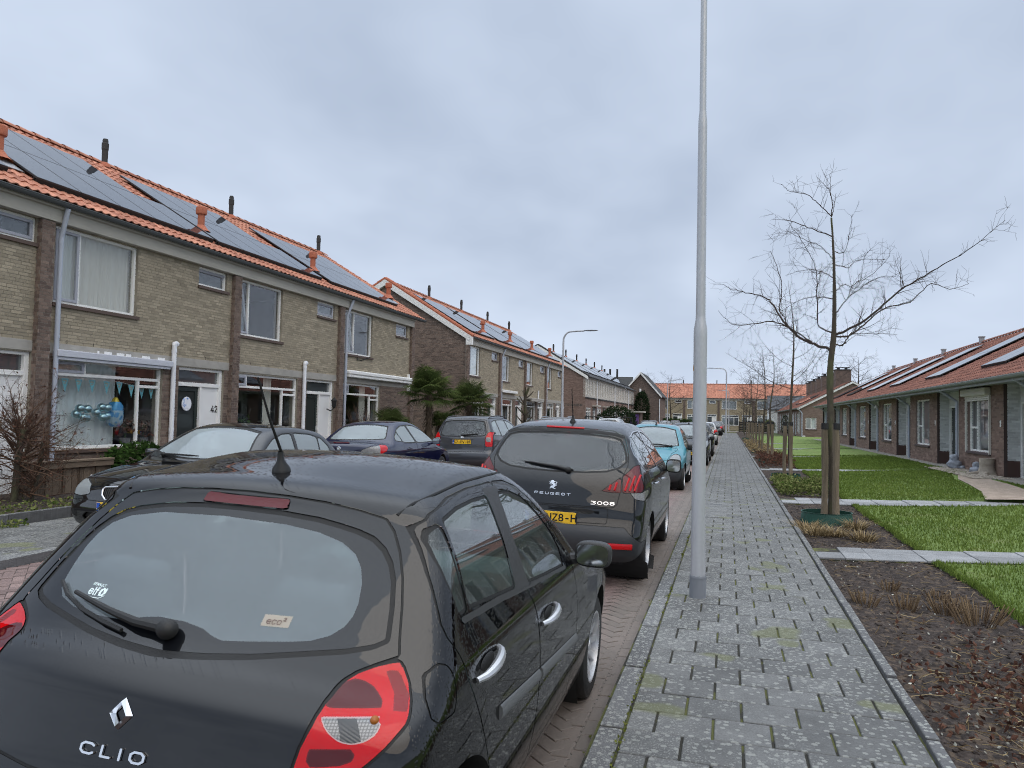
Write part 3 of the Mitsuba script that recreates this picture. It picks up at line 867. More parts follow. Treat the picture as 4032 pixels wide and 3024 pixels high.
def wide_text(t, h, gap=0.028):
    """Spaced wide capitals, drawn as strokes."""
    S = {'C': [[(1, .85), (.8, 1), (.25, 1), (0, .75), (0, .25), (.25, 0), (.8, 0), (1, .15)]], 'L': [[(0, 1), (0, 0), (.9, 0)]], 'I': [[(0.05, 0), (0.05, 1)]],
         'O': [[(.25, 0), (.75, 0), (1, .25), (1, .75), (.75, 1), (.25, 1), (0, .75), (0, .25), (.25, 0)]], 'P': [[(0, 0), (0, 1), (.75, 1), (.95, .85), (.95, .6), (.75, .45), (0, .45)]],
         'E': [[(1, 1), (0.1, 1), (0, .9), (0, .1), (.1, 0), (1, 0)], [(0, .5), (.9, .5)]], 'U': [[(0, 1), (0, .2), (.2, 0), (.8, 0), (1, .2), (1, 1)]],
         'G': [[(1, .9), (.8, 1), (.2, 1), (0, .8), (0, .2), (.2, 0), (1, 0), (1, .5), (.55, .5)]], 'T': [[(0, 1), (1, 1)], [(.5, 1), (.5, 0)]],
         '3': [[(0, 1), (.9, 1), (.45, .6), (.8, .55), (.95, .35), (.8, .08), (.5, 0), (0, 0)]], '0': [[(.3, 0), (.7, 0), (.95, .3), (.95, .7), (.7, 1), (.3, 1), (.05, .7), (.05, .3), (.3, 0)]],
         '8': [[(.3, .55), (.7, .55), (.9, .78), (.7, 1), (.3, 1), (.1, .78), (.3, .55), (.05, .3), (.3, 0), (.7, 0), (.95, .3), (.7, .55)]]}
    out, x = [], 0.0
    for ch in t:
        w = {'I': 0.15, 'L': 0.95}.get(ch, 1.25) * h
        for st in S[ch]:
            g = LineString([(x + px * w, py * h) for px, py in st]).buffer(h * 0.115, join_style=1)
            out.append(prism(g, 0, 0.003))
        x += w + gap
    return cat(*out)


def flame_text():
    a = meshkit.text_mesh('elf', 0.026, 0.001, True)
    b = meshkit.text_mesh('RENAULT', 0.0095, 0.001, True)
    b.apply_translation([0.002, 0.031, 0])
    fl = prism(Polygon([(0.052, 0.0), (0.07, 0.002), (0.078, 0.014), (0.076, 0.03), (0.068, 0.026), (0.062, 0.03), (0.05, 0.022), (0.048, 0.01)]).difference(Polygon([(0.06, 0.004), (0.068, 0.012), (0.062, 0.024), (0.057, 0.014)])), 0, 0.001)
    ln = prism(LineString([(-0.002, -0.006), (0.03, -0.009), (0.06, -0.007), (0.078, 0.004)]).buffer(0.0012), 0, 0.001)
    return cat((np.array(a.vertices), np.array(a.faces)), (np.array(b.vertices), np.array(b.faces)), fl, ln)


mat('wire_brown', (0.08, 0.07, 0.07), 0.7)
mat('sticker_white', (0.75, 0.86, 0.86), 0.6)
mat('sticker_beige', (0.40, 0.36, 0.30), 0.7)
mat('sticker_brown', (0.12, 0.07, 0.06), 0.7)
plastic('lens_side', (0.40, 0.012, 0.02), 1.5, lambda p, n, uv: dr.abs(dr.sin(p.z * 620.0)), 0.0008)
plastic('lens_rim', (0.7, 0.55, 0.55), 1.5)
plastic('lens_fog', (0.16, 0.165, 0.17), 1.6, lambda p, n, uv: dr.abs(dr.sin(p.z * 420.0 + p.x * 200.0)), 0.001)
clio()
# ------------------------------------------------------------------ the other parked cars
def posef(cx, y0, z0, L, lean=0.0, head=0.0):
    """As pose, for a car that faces us, its front bumper at y0."""
    A = pose(0, 0, 0, lean, 0)
    R = np.eye(4)
    h = math.radians(180 + head)
    R[:3, :3] = [[math.cos(h), -math.sin(h), 0], [math.sin(h), math.cos(h), 0], [0, 0, 1]]
    B = R @ A
    B[:3, 3] = np.array([cx, y0, z0]) - B[:3, :3] @ np.array([L, 0, 0])
    return B


def dlo(c, poly, pillars, bsdf='glass_side', trim='car_trim', names=('rear_side_window', 'front_side_window', 'quarter_window'), zmin=0.8, gap=0.014, r=0.03):
    """Side glass: the whole opening, split by pillars (a at the bottom, a at the top, width)."""
    g = Polygon(poly)
    z0, z1 = g.bounds[1] - 0.05, g.bounds[3] + 0.05
    for ab, at, w in pillars:
        g = g.difference(Polygon([(ab - w / 2, z0), (ab + w / 2, z0), (at + w / 2, z1), (at - w / 2, z1)]))
    gs = sorted(getattr(g, 'geoms', [g]), key=lambda q: -q.area)
    for q, nm in zip(gs, list(names) + ['side_window'] * 6):
        c.both(nm, rpoly(np.array(q.exterior.coords)[:-1], r if q.area > 0.02 else 0.01), side, lambda x: x[:, 2] > zmin, bsdf, d=-0.004, gap=gap)
    c.both('window_trim', rpoly(np.array(Polygon(poly).buffer(0.012).exterior.coords)[:-1], 0.02), side, lambda x: x[:, 2] > zmin, trim, seal=False)


def doors(c, segs, z0, z1, top):
    for nm, a0, a1, sl in segs:
        c.both(nm, rpoly([(a0, z0), (a1, z0), (a1 + sl, z1), (a1 + sl, top), (a0 + sl, top), (a0 + sl, z1)], 0.03), side, lambda q: q[:, 2] < top + 0.1, c.paint, gap=0.008)


FRONT = lambda q: q[:, 0] > 2.0
REAR = lambda q: q[:, 0] < 2.0

PEUG = Body([(0.16, 0.26), (0.06, 0.34), (0.0, 0.46), (0.0, 0.56), (0.03, 0.64), (0.06, 0.72), (0.07, 0.80), (0.10, 0.90), (0.14, 1.02), (0.20, 1.13), (0.33, 1.28), (0.50, 1.465), (0.56, 1.535), (0.72, 1.578), (1.2, 1.622), (1.7, 1.64), (2.15, 1.615),
             (2.55, 1.53), (2.95, 1.345), (3.3, 1.14), (3.45, 1.07), (3.8, 1.0), (4.1, 0.91), (4.28, 0.77), (4.36, 0.6), (4.36, 0.45), (4.3, 0.3), (4.15, 0.24), (2.0, 0.2)],
            [(0.2, 0.82), (0.35, 0.88), (0.55, 0.915), (0.8, 0.918), (1.0, 0.90), (1.1, 0.87), (1.25, 0.79), (1.45, 0.68), (1.6, 0.6)], 4.365,
            pa=((0, 0.94), (0.4, 0.98), (0.9, 1.0), (3.3, 1.0), (3.9, 0.95), (4.365, 0.84)), bow=(0.17, 0.2), crown=0.09, kz=((0.2, 0.9, 1.1, 1.5), (0.12, 0.12, 0.09, 0.08)))


def grey_crossover():
    c = Car('grey_crossover_car', PEUG, pose(-1.70, 7.40, 0.02, 1.6), 0.033, 'dark grey crossover car with chrome lion badge, parked just ahead of the black hatchback', 'paint_grey', None, 0.95, 1.7, 0.7)
    c.arches((0.87, 3.49), 0.33, 0.385)
    # tail lights: two halves and a clear corner
    t1 = [(0.475, 0.955), (0.56, 1.02), (0.64, 1.085), (0.655, 1.095), (0.665, 0.945), (0.56, 0.945)]
    t2 = [(0.668, 1.10), (0.76, 1.20), (0.80, 1.215), (0.84, 1.10), (0.875, 1.00), (0.86, 0.955), (0.675, 0.942)]
    t3 = [(0.75, 0.952), (0.86, 0.952), (0.895, 0.985), (0.905, 0.93), (0.89, 0.87), (0.80, 0.89)]
    for sg, mk in ((1, right), (-1, left)):
        f = lambda P: np.array([(b * sg, z) for b, z in P])
        mm = lambda q: mk(q) & (q[:, 0] < 1.0)
        k = c.cut('tail_light', f(t2), back, mm, 'lens_wine', keep='lamp')
        L = c.S.pop('lamp')
        k = c.addsurf('tail_light', L, 'lens_wine', label='claw-shaped dark red tail light')
        c.cut('inner_lens', f(t1), back, mm, 'lens_wine', parent=k)
        c.cut('clear_lens', f(t3), back, mm, 'lens_clear', parent=k)
        for x, h in ((0.55, 0.05), (0.60, 0.075), (0.70, 0.12), (0.745, 0.14), (0.79, 0.15)):
            z = np.linspace(0.965, 0.965 + h, 6)
            p = c.on(sg * (x + (z - 0.965) * 0.25), z, 'rear', 0.004)
            c.add('light_claw', tube(p, 0.011, 6), 'lens_red', 40, parent=k)
    rg = mirrorb([(0, 1.118), (0.3, 1.124), (0.5, 1.14), (0.62, 1.178), (0.68, 1.235), (0.672, 1.30), (0.635, 1.39), (0.59, 1.452), (0.5, 1.478), (0.25, 1.494), (0, 1.498)])
    c.cut('rear_window', rg, back, REAR, 'glass_dark', gap=0.02, d=-0.004)
    c.cut('spoiler_edge', mirrorb([(0, 1.512), (0.3, 1.508), (0.52, 1.492), (0.61, 1.464), (0.63, 1.475), (0.54, 1.517), (0.3, 1.538), (0, 1.543)]), back, REAR, 'car_black', seal=False)
    p = c.on(np.linspace(-0.2, 0.2, 9), np.full(9, 1.548), 'rear', 0.004)
    c.add('brake_light', tube(p, 0.014, 6), 'lens_red', 40)
    tg = mirrorb([(0, 0.80), (0.6, 0.80), (0.635, 0.83), (0.655, 0.94), (0.665, 1.10), (0.70, 1.20), (0.69, 1.32), (0.65, 1.42), (0.62, 1.49), (0.5, 1.54), (0, 1.555)])
    c.cut('tailgate', tg, back, REAR, 'paint_grey', gap=0.008)
    c.cut('lower_tailgate', mirrorb([(0, 0.645), (0.55, 0.645), (0.56, 0.787), (0, 0.787)]), back, REAR, 'paint_grey', gap=0.007)
    c.cut('rear_bumper', mirrorb([(0, 0.2), (0.95, 0.2), (0.95, 0.42), (0.78, 0.56), (0.72, 0.62), (0, 0.63)]), back, lambda q: q[:, 0] < 0.6, 'bumper_grey', gap=0.004)
    for sg in (1, -1):
        p = c.on(sg * np.linspace(0.52, 0.80, 8), np.full(8, 0.445), 'rear', 0.005)
        m = tube(p, 0.014, 6)
        m[0][:, 2] = 0.445 + (m[0][:, 2] - 0.445) * 2.2
        c.add('reflector', m, 'lens_red', 40)
    dlo(c, [(0.55, 1.30), (0.62, 1.40), (0.8, 1.475), (1.2, 1.515), (1.7, 1.525), (2.1, 1.50), (2.45, 1.42), (2.8, 1.28), (3.02, 1.14), (2.8, 1.13), (1.5, 1.135), (1.0, 1.145), (0.75, 1.16), (0.62, 1.22)], [(1.02, 0.90, 0.03), (1.86, 1.74, 0.09)], 'glass_dark', 'chrome')
    doors(c, [('rear_door', 1.06, 1.86, -0.05), ('front_door', 1.875, 2.95, -0.05)], 0.36, 1.1, 1.13)
    ws = mirrorb([(0, 1.12), (0.5, 1.14), (0.66, 1.17), (0.58, 1.35), (0.5, 1.50), (0.25, 1.56), (0, 1.575)])
    c.cut('windscreen', ws, back, lambda q: q[:, 0] > 2.2, 'glass_side', gap=0.014)
    c.finish()
    c.write('badge', lion(), 0.0, 0.985, 'chrome', thick=0.008)
    c.write('brand_letters', wide_text('PEUGEOT', 0.026, 0.022), 0.0, 0.90, 'chrome', thick=0.005)
    c.write('model_letters', wide_text('3008', 0.036, 0.014), 0.50, 0.838, 'chrome', thick=0.005)
    c.plate(0.0, 0.72 - 0.04, '12-NZ8-H', 'rear', label='yellow plate half hidden by the black hatchback')
    c.wiper([(0.13, 1.128), (0.02, 1.15), (-0.15, 1.165), (-0.28, 1.178)], 0.02, blade=[(0.18, 1.137), (0.0, 1.158), (-0.2, 1.176), (-0.34, 1.185)])
    c.antenna(0.98, 0.0, -0.13, 0.36, 0.004)
    c.mirror(2.55, 1.10, 'car_black', 0.88, 0.19, 0.17, d=0.13)
    c.handle(1.12, 1.32, 0.985, 0.985, bsdf='chrome', r=0.010)
    c.handle(1.98, 2.18, 0.975, 0.975, bsdf='chrome', r=0.010)
    c.wheels((0.87, 3.49), 0.33, 0.33, 0.885, 0.21, 0.68, 10, twin=True)
    c.seats(1.75, 0.95, 0.37, 1.12, 0.2, floor=0.4)
    c.dash(2.75, 0.98)
    c.add('underbody', box(0.35, 4.0, -0.68, 0.68, 0.22, 0.27), 'car_black', False)


def lion():
    """A rearing lion as a flat relief."""
    body = LineString([(-0.006, -0.035), (0.012, -0.012), (0.004, 0.012), (-0.010, 0.030)]).buffer(0.0115)
    parts = [body, LineString([(-0.010, 0.030), (-0.018, 0.040), (-0.008, 0.046)]).buffer(0.010), LineString([(-0.004, 0.022), (-0.030, 0.022), (-0.036, 0.030)]).buffer(0.0042), LineString([(0.002, 0.010), (-0.026, 0.004), (-0.034, 0.010)]).buffer(0.0042),
             LineString([(0.008, -0.012), (-0.018, -0.022), (-0.026, -0.046)]).buffer(0.005), LineString([(-0.004, -0.030), (0.012, -0.05), (0.022, -0.05)]).buffer(0.005), LineString([(0.012, -0.018), (0.030, -0.012), (0.026, 0.012), (0.034, 0.034)]).buffer(0.0036),
             LineString([(0.0, 0.036), (0.012, 0.040)]).buffer(0.006)]
    g = parts[0]
    for q in parts[1:]:
        g = g.union(q)
    return cat(*[prism(q, 0, 0.004) for q in getattr(g, 'geoms', [g])])


mat('bumper_grey', (0.04, 0.043, 0.048), 0.45)

BMW = Body([(0.14, 0.28), (0.02, 0.42), (0.0, 0.55), (0.03, 0.70), (0.07, 0.86), (0.16, 0.98), (0.42, 1.20), (0.62, 1.33), (0.9, 1.385), (1.4, 1.425), (1.85, 1.42), (2.25, 1.345), (2.65, 1.17), (3.0, 0.99), (3.12, 0.945), (3.5, 0.90), (3.85, 0.83),
            (4.06, 0.755), (4.15, 0.68), (4.19, 0.57), (4.225, 0.46), (4.2, 0.30), (4.1, 0.21), (2.0, 0.17)],
           [(0.18, 0.80), (0.35, 0.85), (0.55, 0.872), (0.75, 0.87), (0.9, 0.845), (1.0, 0.79), (1.2, 0.69), (1.35, 0.60), (1.45, 0.53)], 4.227,
           pa=((0, 0.92), (0.4, 0.98), (0.9, 1.0), (3.2, 1.0), (3.7, 0.96), (4.05, 0.89), (4.227, 0.82)), bow=(0.16, 0.20), crown=0.10, kz=((0.2, 0.8, 1.0, 1.4), (0.09, 0.08, 0.07, 0.07)))


def black_front_car():
    c = Car('black_front_car', BMW, posef(-6.70, 7.25, 0.06, 4.227, -2.0, 1.5), 0.035, 'black five-door car facing us on the left kerb, twin chrome-rimmed grilles', 'paint_bmw', None, 0.9, 1.5)
    c.arches((0.72, 3.38), 0.315, 0.36)
    ws = mirrorb([(0, 0.985), (0.45, 0.998), (0.68, 1.03), (0.60, 1.17), (0.50, 1.335), (0.25, 1.372), (0, 1.38)])
    c.cut('windscreen', ws, back, lambda q: q[:, 0] > 2.0, 'glass_light', gap=0.022, d=-0.004)
    c.cut('rear_window', mirrorb([(0, 1.0), (0.5, 1.02), (0.62, 1.05), (0.52, 1.29), (0, 1.32)]), back, lambda q: q[:, 0] < 1.2, 'glass_dark', gap=0.02)
    for sg, mk in ((1, right), (-1, left)):
        f = lambda P: np.array([(b * sg, z) for b, z in P])
        c.cut('headlight', rpoly(f([(0.44, 0.60), (0.50, 0.705), (0.66, 0.745), (0.80, 0.745), (0.80, 0.62), (0.76, 0.575), (0.60, 0.565)]), 0.02), back, lambda q: mk(q) & (q[:, 0] > 3.3), 'head_lens', gap=0.01)
        kd = rpoly(f([(0.025, 0.60), (0.035, 0.68), (0.09, 0.705), (0.24, 0.69), (0.265, 0.665), (0.25, 0.60), (0.19, 0.555), (0.07, 0.555)]), 0.02)
        c.cut('grille', kd, back, lambda q: (np.abs(q[:, 1]) < 0.4) & (q[:, 0] > 3.3), 'car_black', gap=0.004, seal=False, d=-0.02)
        p = c.on(kd[:, 0], kd[:, 1], 'front', 0.003)
        c.add('grille_rim', tube(np.vstack([p, p[:1]]), 0.011, 8, False), 'chrome', 40)
        for x in np.linspace(0.06, 0.23, 7):
            q = c.on(np.full(5, sg * x), np.linspace(0.57, 0.69, 5), 'front', -0.004)
            c.add('grille_slat', tube(q, 0.005, 5), 'car_trim', 40)
    c.cut('air_intake', rpoly(mirrorb([(0, 0.27), (0.42, 0.27), (0.52, 0.34), (0.44, 0.40), (0, 0.40)]), 0.02), back, lambda q: q[:, 0] > 3.4, 'car_black', d=-0.03)
    c.both('side_intake', rpoly([(0.60, 0.33), (0.76, 0.35), (0.77, 0.41), (0.60, 0.40)], 0.015), lambda V: np.stack([np.abs(V[:, 1]), V[:, 2]], 1), lambda q: q[:, 0] > 3.4, 'car_black')
    c.cut('front_bumper', mirrorb([(0, 0.15), (0.9, 0.15), (0.9, 0.50), (0.6, 0.53), (0, 0.532)]), back, lambda q: q[:, 0] > 3.75, 'paint_bmw', gap=0.007)
    c.cut('bonnet', mirrorb([(0, 0.725), (0.3, 0.735), (0.45, 0.72), (0.6, 0.765), (0.66, 0.85), (0.68, 0.97), (0.4, 0.962), (0, 0.955)]), back, lambda q: q[:, 0] > 2.7, 'paint_bmw', gap=0.007)
    dlo(c, [(0.62, 1.02), (0.66, 1.12), (0.80, 1.235), (1.1, 1.30), (1.5, 1.325), (1.85, 1.315), (2.15, 1.25), (2.5, 1.09), (2.62, 0.985), (2.0, 0.98), (1.2, 0.99)], [(1.0, 0.86, 0.025), (1.66, 1.56, 0.08)], 'glass_light')
    doors(c, [('rear_door', 0.98, 1.66, -0.04), ('front_door', 1.675, 2.7, -0.04)], 0.3, 0.9, 0.965)
    c.finish()
    ang = np.linspace(0, 2 * PI, 25)
    k = c.write('badge', (lambda q: (np.asarray(q[0])[:, [0, 1, 2]], q[1]))(lathe([(0.0, 0.0), (0.041, 0.0), (0.041, 0.006), (0.036, 0.008), (0.0, 0.008)], 24)), 0.0, 0.79, 'chrome', 'front', 0.0, 0.01)
    for a0, bs in ((0, 'white_plain'), (PI / 2, 'badge_blue'), (PI, 'white_plain'), (1.5 * PI, 'badge_blue')):
        q = prism([(0, 0)] + [(0.027 * math.cos(t), 0.027 * math.sin(t)) for t in np.linspace(a0, a0 + PI / 2, 7)], 0, 0.002)
        v = np.asarray(q[0])
        cc = v - [0, 0, 0]
        p = c.on(-(cc[:, 0]), 0.79 + cc[:, 1], 'front')
        p = p + c.B.normal(p) * (0.0105 + cc[:, 2:3])
        c.add('badge_quarter', (p, q[1]), bs, False, parent=k)
    c.plate(0.0, 0.475, '21-ZB-KN', 'front', label='yellow front plate half hidden by the near car')
    c.mirror(2.52, 0.98, 'paint_bmw', 0.83, 0.17, 0.12)
    c.wheels((0.72, 3.38), 0.315, 0.315, 0.845, 0.2, 0.7, 7)
    c.wiper([(0.45, 0.99), (0.25, 1.0), (0.0, 1.005), (-0.12, 1.004)], 0.02, 'front')
    c.seats(1.75, 0.95, 0.35, 0.98, 0.18)
    c.dash(2.55, 0.86, b=-0.35)


mat('badge_blue', (0.03, 0.25, 0.6), 0.3)

SEDAN = Body([(0.14, 0.30), (0.02, 0.42), (0.0, 0.55), (0.03, 0.68), (0.06, 0.84), (0.08, 0.98), (0.14, 1.02), (0.50, 1.04), (0.66, 1.065), (0.95, 1.225), (1.22, 1.36), (1.5, 1.43), (1.95, 1.465), (2.3, 1.45), (2.65, 1.37), (3.05, 1.18), (3.4, 1.0), (3.55, 0.95), (3.9, 0.89),
              (4.25, 0.78), (4.45, 0.66), (4.55, 0.5), (4.54, 0.35), (4.45, 0.25), (2.0, 0.18)],
             [(0.18, 0.80), (0.35, 0.85), (0.55, 0.876), (0.8, 0.877), (0.95, 0.85), (1.05, 0.79), (1.2, 0.70), (1.35, 0.61), (1.48, 0.53)], 4.58,
             pa=((0, 0.90), (0.3, 0.95), (0.9, 1.0), (3.4, 1.0), (4.0, 0.95), (4.58, 0.8)), bow=(0.17, 0.24), crown=0.09, kz=((0.2, 0.8, 1.0, 1.4), (0.10, 0.09, 0.07, 0.07)))


def blue_saloon():
    c = Car('blue_saloon_car', SEDAN, pose(-7.25, 13.45, 0.05, -1.5, 1.0), 0.045, 'dark blue saloon car on the left, its boot and tail light towards us', 'paint_blue', None, 0.92, 1.5)
    c.arches((0.95, 3.59), 0.32, 0.365)
    c.cut('rear_window', mirrorb([(0, 1.085), (0.45, 1.085), (0.62, 1.095), (0.60, 1.16), (0.50, 1.34), (0.25, 1.375), (0, 1.385)]), back, lambda q: (q[:, 0] > 0.55) & (q[:, 0] < 1.8), 'glass_light', gap=0.02, d=-0.003)
    for sg, mk in ((1, right), (-1, left)):
        lp = np.array([(0.30 * 0 + 0.36, 0.80), (0.40, 0.90), (0.56, 0.96), (0.80, 0.995), (0.92, 0.985), (0.97, 0.94), (0.90, 0.86), (0.74, 0.815), (0.5, 0.79)])
        k = c.cut('tail_light', rpoly(lp, 0.015), diag(sg), lambda q: mk(q) & (q[:, 0] < 0.9), 'lens_clear', keep='lamp')
        L = c.S.pop('lamp')
        i, b2, L = L.panel(np.array([(0.70, 0.7), (0.76, 1.1), (0.94, 1.1), (0.94, 0.7)]), diag(sg), None, 0.003)
        k = c.addsurf('tail_light', L, 'lens_clear', label='clear tail light with a red centre')
        c.addsurf('brake_lens', i.plus(b2), 'lens_red', k)
    c.cut('boot_lid', mirrorb([(0, 0.62), (0.4, 0.63), (0.48, 0.78), (0.56, 0.93), (0.66, 1.0), (0.62, 1.04), (0.3, 1.056), (0, 1.062)]), back, lambda q: q[:, 0] < 0.7, 'paint_blue', gap=0.008)
    dlo(c, [(0.98, 1.06), (1.08, 1.15), (1.35, 1.28), (1.6, 1.345), (2.0, 1.365), (2.35, 1.345), (2.7, 1.24), (3.0, 1.08), (3.08, 1.0), (2.4, 0.99), (1.5, 1.01)], [(1.38, 1.18, 0.03), (2.06, 1.9, 0.09)], 'glass_light')
    doors(c, [('rear_door', 1.35, 2.06, -0.06), ('front_door', 2.075, 3.1, -0.06)], 0.32, 0.9, 0.985)
    c.cut('windscreen', mirrorb([(0, 1.0), (0.45, 1.02), (0.66, 1.05), (0.5, 1.37), (0, 1.41)]), back, lambda q: q[:, 0] > 2.2, 'glass_side', gap=0.02)
    c.finish()
    c.write('badge', lathe([(0.0, 0.0), (0.04, 0.0), (0.045, 0.006), (0.03, 0.008), (0.0, 0.004)], 24), 0.0, 0.93, 'chrome', thick=0.008)
    p = c.on(np.linspace(-0.17, 0.17, 7), np.full(7, 1.025), 'rear', 0.012)
    c.add('brake_light', tube(p, 0.012, 6), 'lens_wine', 40)
    c.plate(0.0, 0.74, '84-LSX-3')
    c.mirror(2.85, 1.0, 'paint_blue', 0.85, 0.19, 0.14)
    c.handle(1.45, 1.66, 0.875, 0.875, bsdf='paint_blue')
    c.handle(2.25, 2.46, 0.86, 0.86, bsdf='paint_blue')
    c.wheels((0.95, 3.59), 0.32, 0.32, 0.85, 0.2, 0.68, 10)
    c.seats(2.05, 1.15, 0.36, 1.0, 0.18)
    c.add('window_sticker', bbox(0.9, 0.905, -0.25, 0.05, 1.10, 1.16, 0.001), 'white_plain', False)


MPV = Body([(0.14, 0.28), (0.02, 0.40), (0.0, 0.52), (0.02, 0.64), (0.07, 0.72), (0.09, 0.9), (0.12, 1.05), (0.20, 1.22), (0.30, 1.42), (0.36, 1.54), (0.5, 1.60), (1.0, 1.635), (1.6, 1.645), (2.1, 1.62), (2.5, 1.54), (2.95, 1.33), (3.35, 1.09), (3.5, 1.03), (3.85, 0.94), (4.1, 0.82), (4.24, 0.65), (4.3, 0.5), (4.28, 0.34), (4.2, 0.25), (2.0, 0.2)],
           [(0.2, 0.80), (0.4, 0.85), (0.6, 0.87), (0.9, 0.868), (1.05, 0.845), (1.2, 0.79), (1.4, 0.70), (1.55, 0.62), (1.62, 0.57)], 4.317,
           pa=((0, 0.95), (0.3, 0.98), (0.8, 1.0), (3.3, 1.0), (3.9, 0.94), (4.317, 0.82)), bow=(0.10, 0.2), crown=0.07, kz=((0.2, 1.0, 1.5), (0.10, 0.09, 0.09)))


def slate_mpv():
    c = Car('slate_people_carrier', MPV, pose(-6.82, 19.35, 0.03, -1.2), 0.055, 'slate grey people carrier with roof rails and a yellow rear plate', 'paint_slate', None, 0.92, 1.7, 0.7)
    c.arches((0.80, 3.49), 0.32, 0.365)
    c.cut('rear_window', mirrorb([(0, 1.075), (0.5, 1.085), (0.63, 1.11), (0.635, 1.20), (0.59, 1.36), (0.55, 1.47), (0.3, 1.50), (0, 1.505)]), back, lambda q: q[:, 0] < 1.2, 'glass_dark', gap=0.03, d=-0.003)
    for sg, mk in ((1, right), (-1, left)):
        f = lambda P: np.array([(b * sg, z) for b, z in P])
        L = c.cut('tail_light', rpoly(f([(0.64, 0.80), (0.64, 1.05), (0.68, 1.16), (0.74, 1.20), (0.80, 1.18), (0.83, 1.0), (0.83, 0.80)]), 0.02), back, lambda q: mk(q) & (q[:, 0] < 0.6), 'lens_red', keep='lamp')
        L = c.S.pop('lamp')
        i, b2, L = L.panel(f([(0.655, 0.93), (0.655, 1.05), (0.78, 1.05), (0.78, 0.93)]), back, None, 0.004)
        k = c.addsurf('tail_light', L, 'lens_red', label='red and white tail light')
        c.addsurf('clear_lens', i.plus(b2), 'lens_clear', k)
    c.cut('tailgate', mirrorb([(0, 0.68), (0.60, 0.68), (0.635, 0.75), (0.63, 1.05), (0.68, 1.17), (0.66, 1.3), (0.59, 1.51), (0.3, 1.545), (0, 1.55)]), back, lambda q: q[:, 0] < 1.0, 'paint_slate', gap=0.01)
    c.cut('bumper_strip', mirrorb([(0, 0.615), (0.9, 0.615), (0.9, 0.655), (0, 0.655)]), back, lambda q: q[:, 0] < 0.7, 'trim_light', gap=0.005)
    dlo(c, [(0.42, 1.10), (0.48, 1.3), (0.58, 1.45), (0.9, 1.50), (1.5, 1.515), (2.0, 1.50), (2.4, 1.42), (2.75, 1.25), (2.95, 1.08), (2.0, 1.07), (1.0, 1.08)], [(1.02, 1.0, 0.07), (1.92, 1.86, 0.08)], 'glass_light')
    doors(c, [('rear_door', 1.05, 1.92, -0.03), ('front_door', 1.935, 2.98, -0.03)], 0.34, 1.0, 1.055)
    c.cut('windscreen', mirrorb([(0, 1.08), (0.45, 1.10), (0.66, 1.13), (0.54, 1.5), (0, 1.58)]), back, lambda q: q[:, 0] > 2.2, 'glass_side', gap=0.02)
    c.finish()
    for sg in (1, -1):
        a = np.linspace(0.55, 2.25, 12)
        p = c.on(a, np.full(12, sg * 0.60), 'top', 0.0)
        p[:, 2] += 0.055 * np.sin(np.clip((a - 0.55) / 1.7, 0, 1) * PI) ** 0.3
        c.add('roof_rail', tube(p, 0.016, 8), 'car_trim', 40)
    p = c.on(np.linspace(-0.33, 0.33, 9), np.full(9, 1.02), 'rear', 0.006)
    c.add('tailgate_trim', tube(p, 0.02, 6), 'paint_slate', 40)
    c.write('badge', lathe([(0.0, 0.0), (0.036, 0.0), (0.04, 0.006), (0.03, 0.008), (0.0, 0.004)], 20), 0.0, 1.045, 'chrome', thick=0.008)
    c.plate(0.0, 0.93, '57-PV-BF', label='yellow rear plate reading 57-PV-BF')
    c.wiper([(0.0, 1.10), (0.12, 1.115), (0.30, 1.13), (0.42, 1.135)], 0.02)
    c.mirror(2.65, 1.1, 'paint_slate', 0.85, 0.18, 0.15)
    c.handle(1.15, 1.36, 0.94, 0.94, bsdf='paint_slate')
    c.handle(2.05, 2.26, 0.93, 0.93, bsdf='paint_slate')
    c.wheels((0.80, 3.49), 0.32, 0.32, 0.845, 0.2, 0.68, 9)
    c.seats(1.75, 0.9, 0.36, 1.1, 0.2, floor=0.4)


mat('trim_light', (0.22, 0.235, 0.26), 0.4)

ROUND = Body([(0.16, 0.28), (0.03, 0.42), (0.0, 0.56), (0.06, 0.75), (0.10, 0.98), (0.28, 1.25), (0.48, 1.42), (0.75, 1.49), (1.2, 1.53), (1.6, 1.53), (1.95, 1.49), (2.3, 1.36), (2.65, 1.12), (2.86, 0.985), (3.05, 0.93), (3.35, 0.85), (3.55, 0.74), (3.66, 0.6), (3.71, 0.46), (3.69, 0.32), (3.6, 0.22), (2.0, 0.18)],
             [(0.18, 0.76), (0.4, 0.81), (0.6, 0.83), (0.8, 0.825), (0.95, 0.80), (1.05, 0.755), (1.25, 0.68), (1.4, 0.60), (1.52, 0.53)], 3.715,
             pa=((0, 0.9), (0.4, 0.97), (0.8, 1.0), (2.7, 1.0), (3.2, 0.95), (3.55, 0.86), (3.715, 0.78)), bow=(0.2, 0.28), crown=0.10, kz=((0.2, 0.8, 1.0, 1.4), (0.13, 0.12, 0.09, 0.09)))


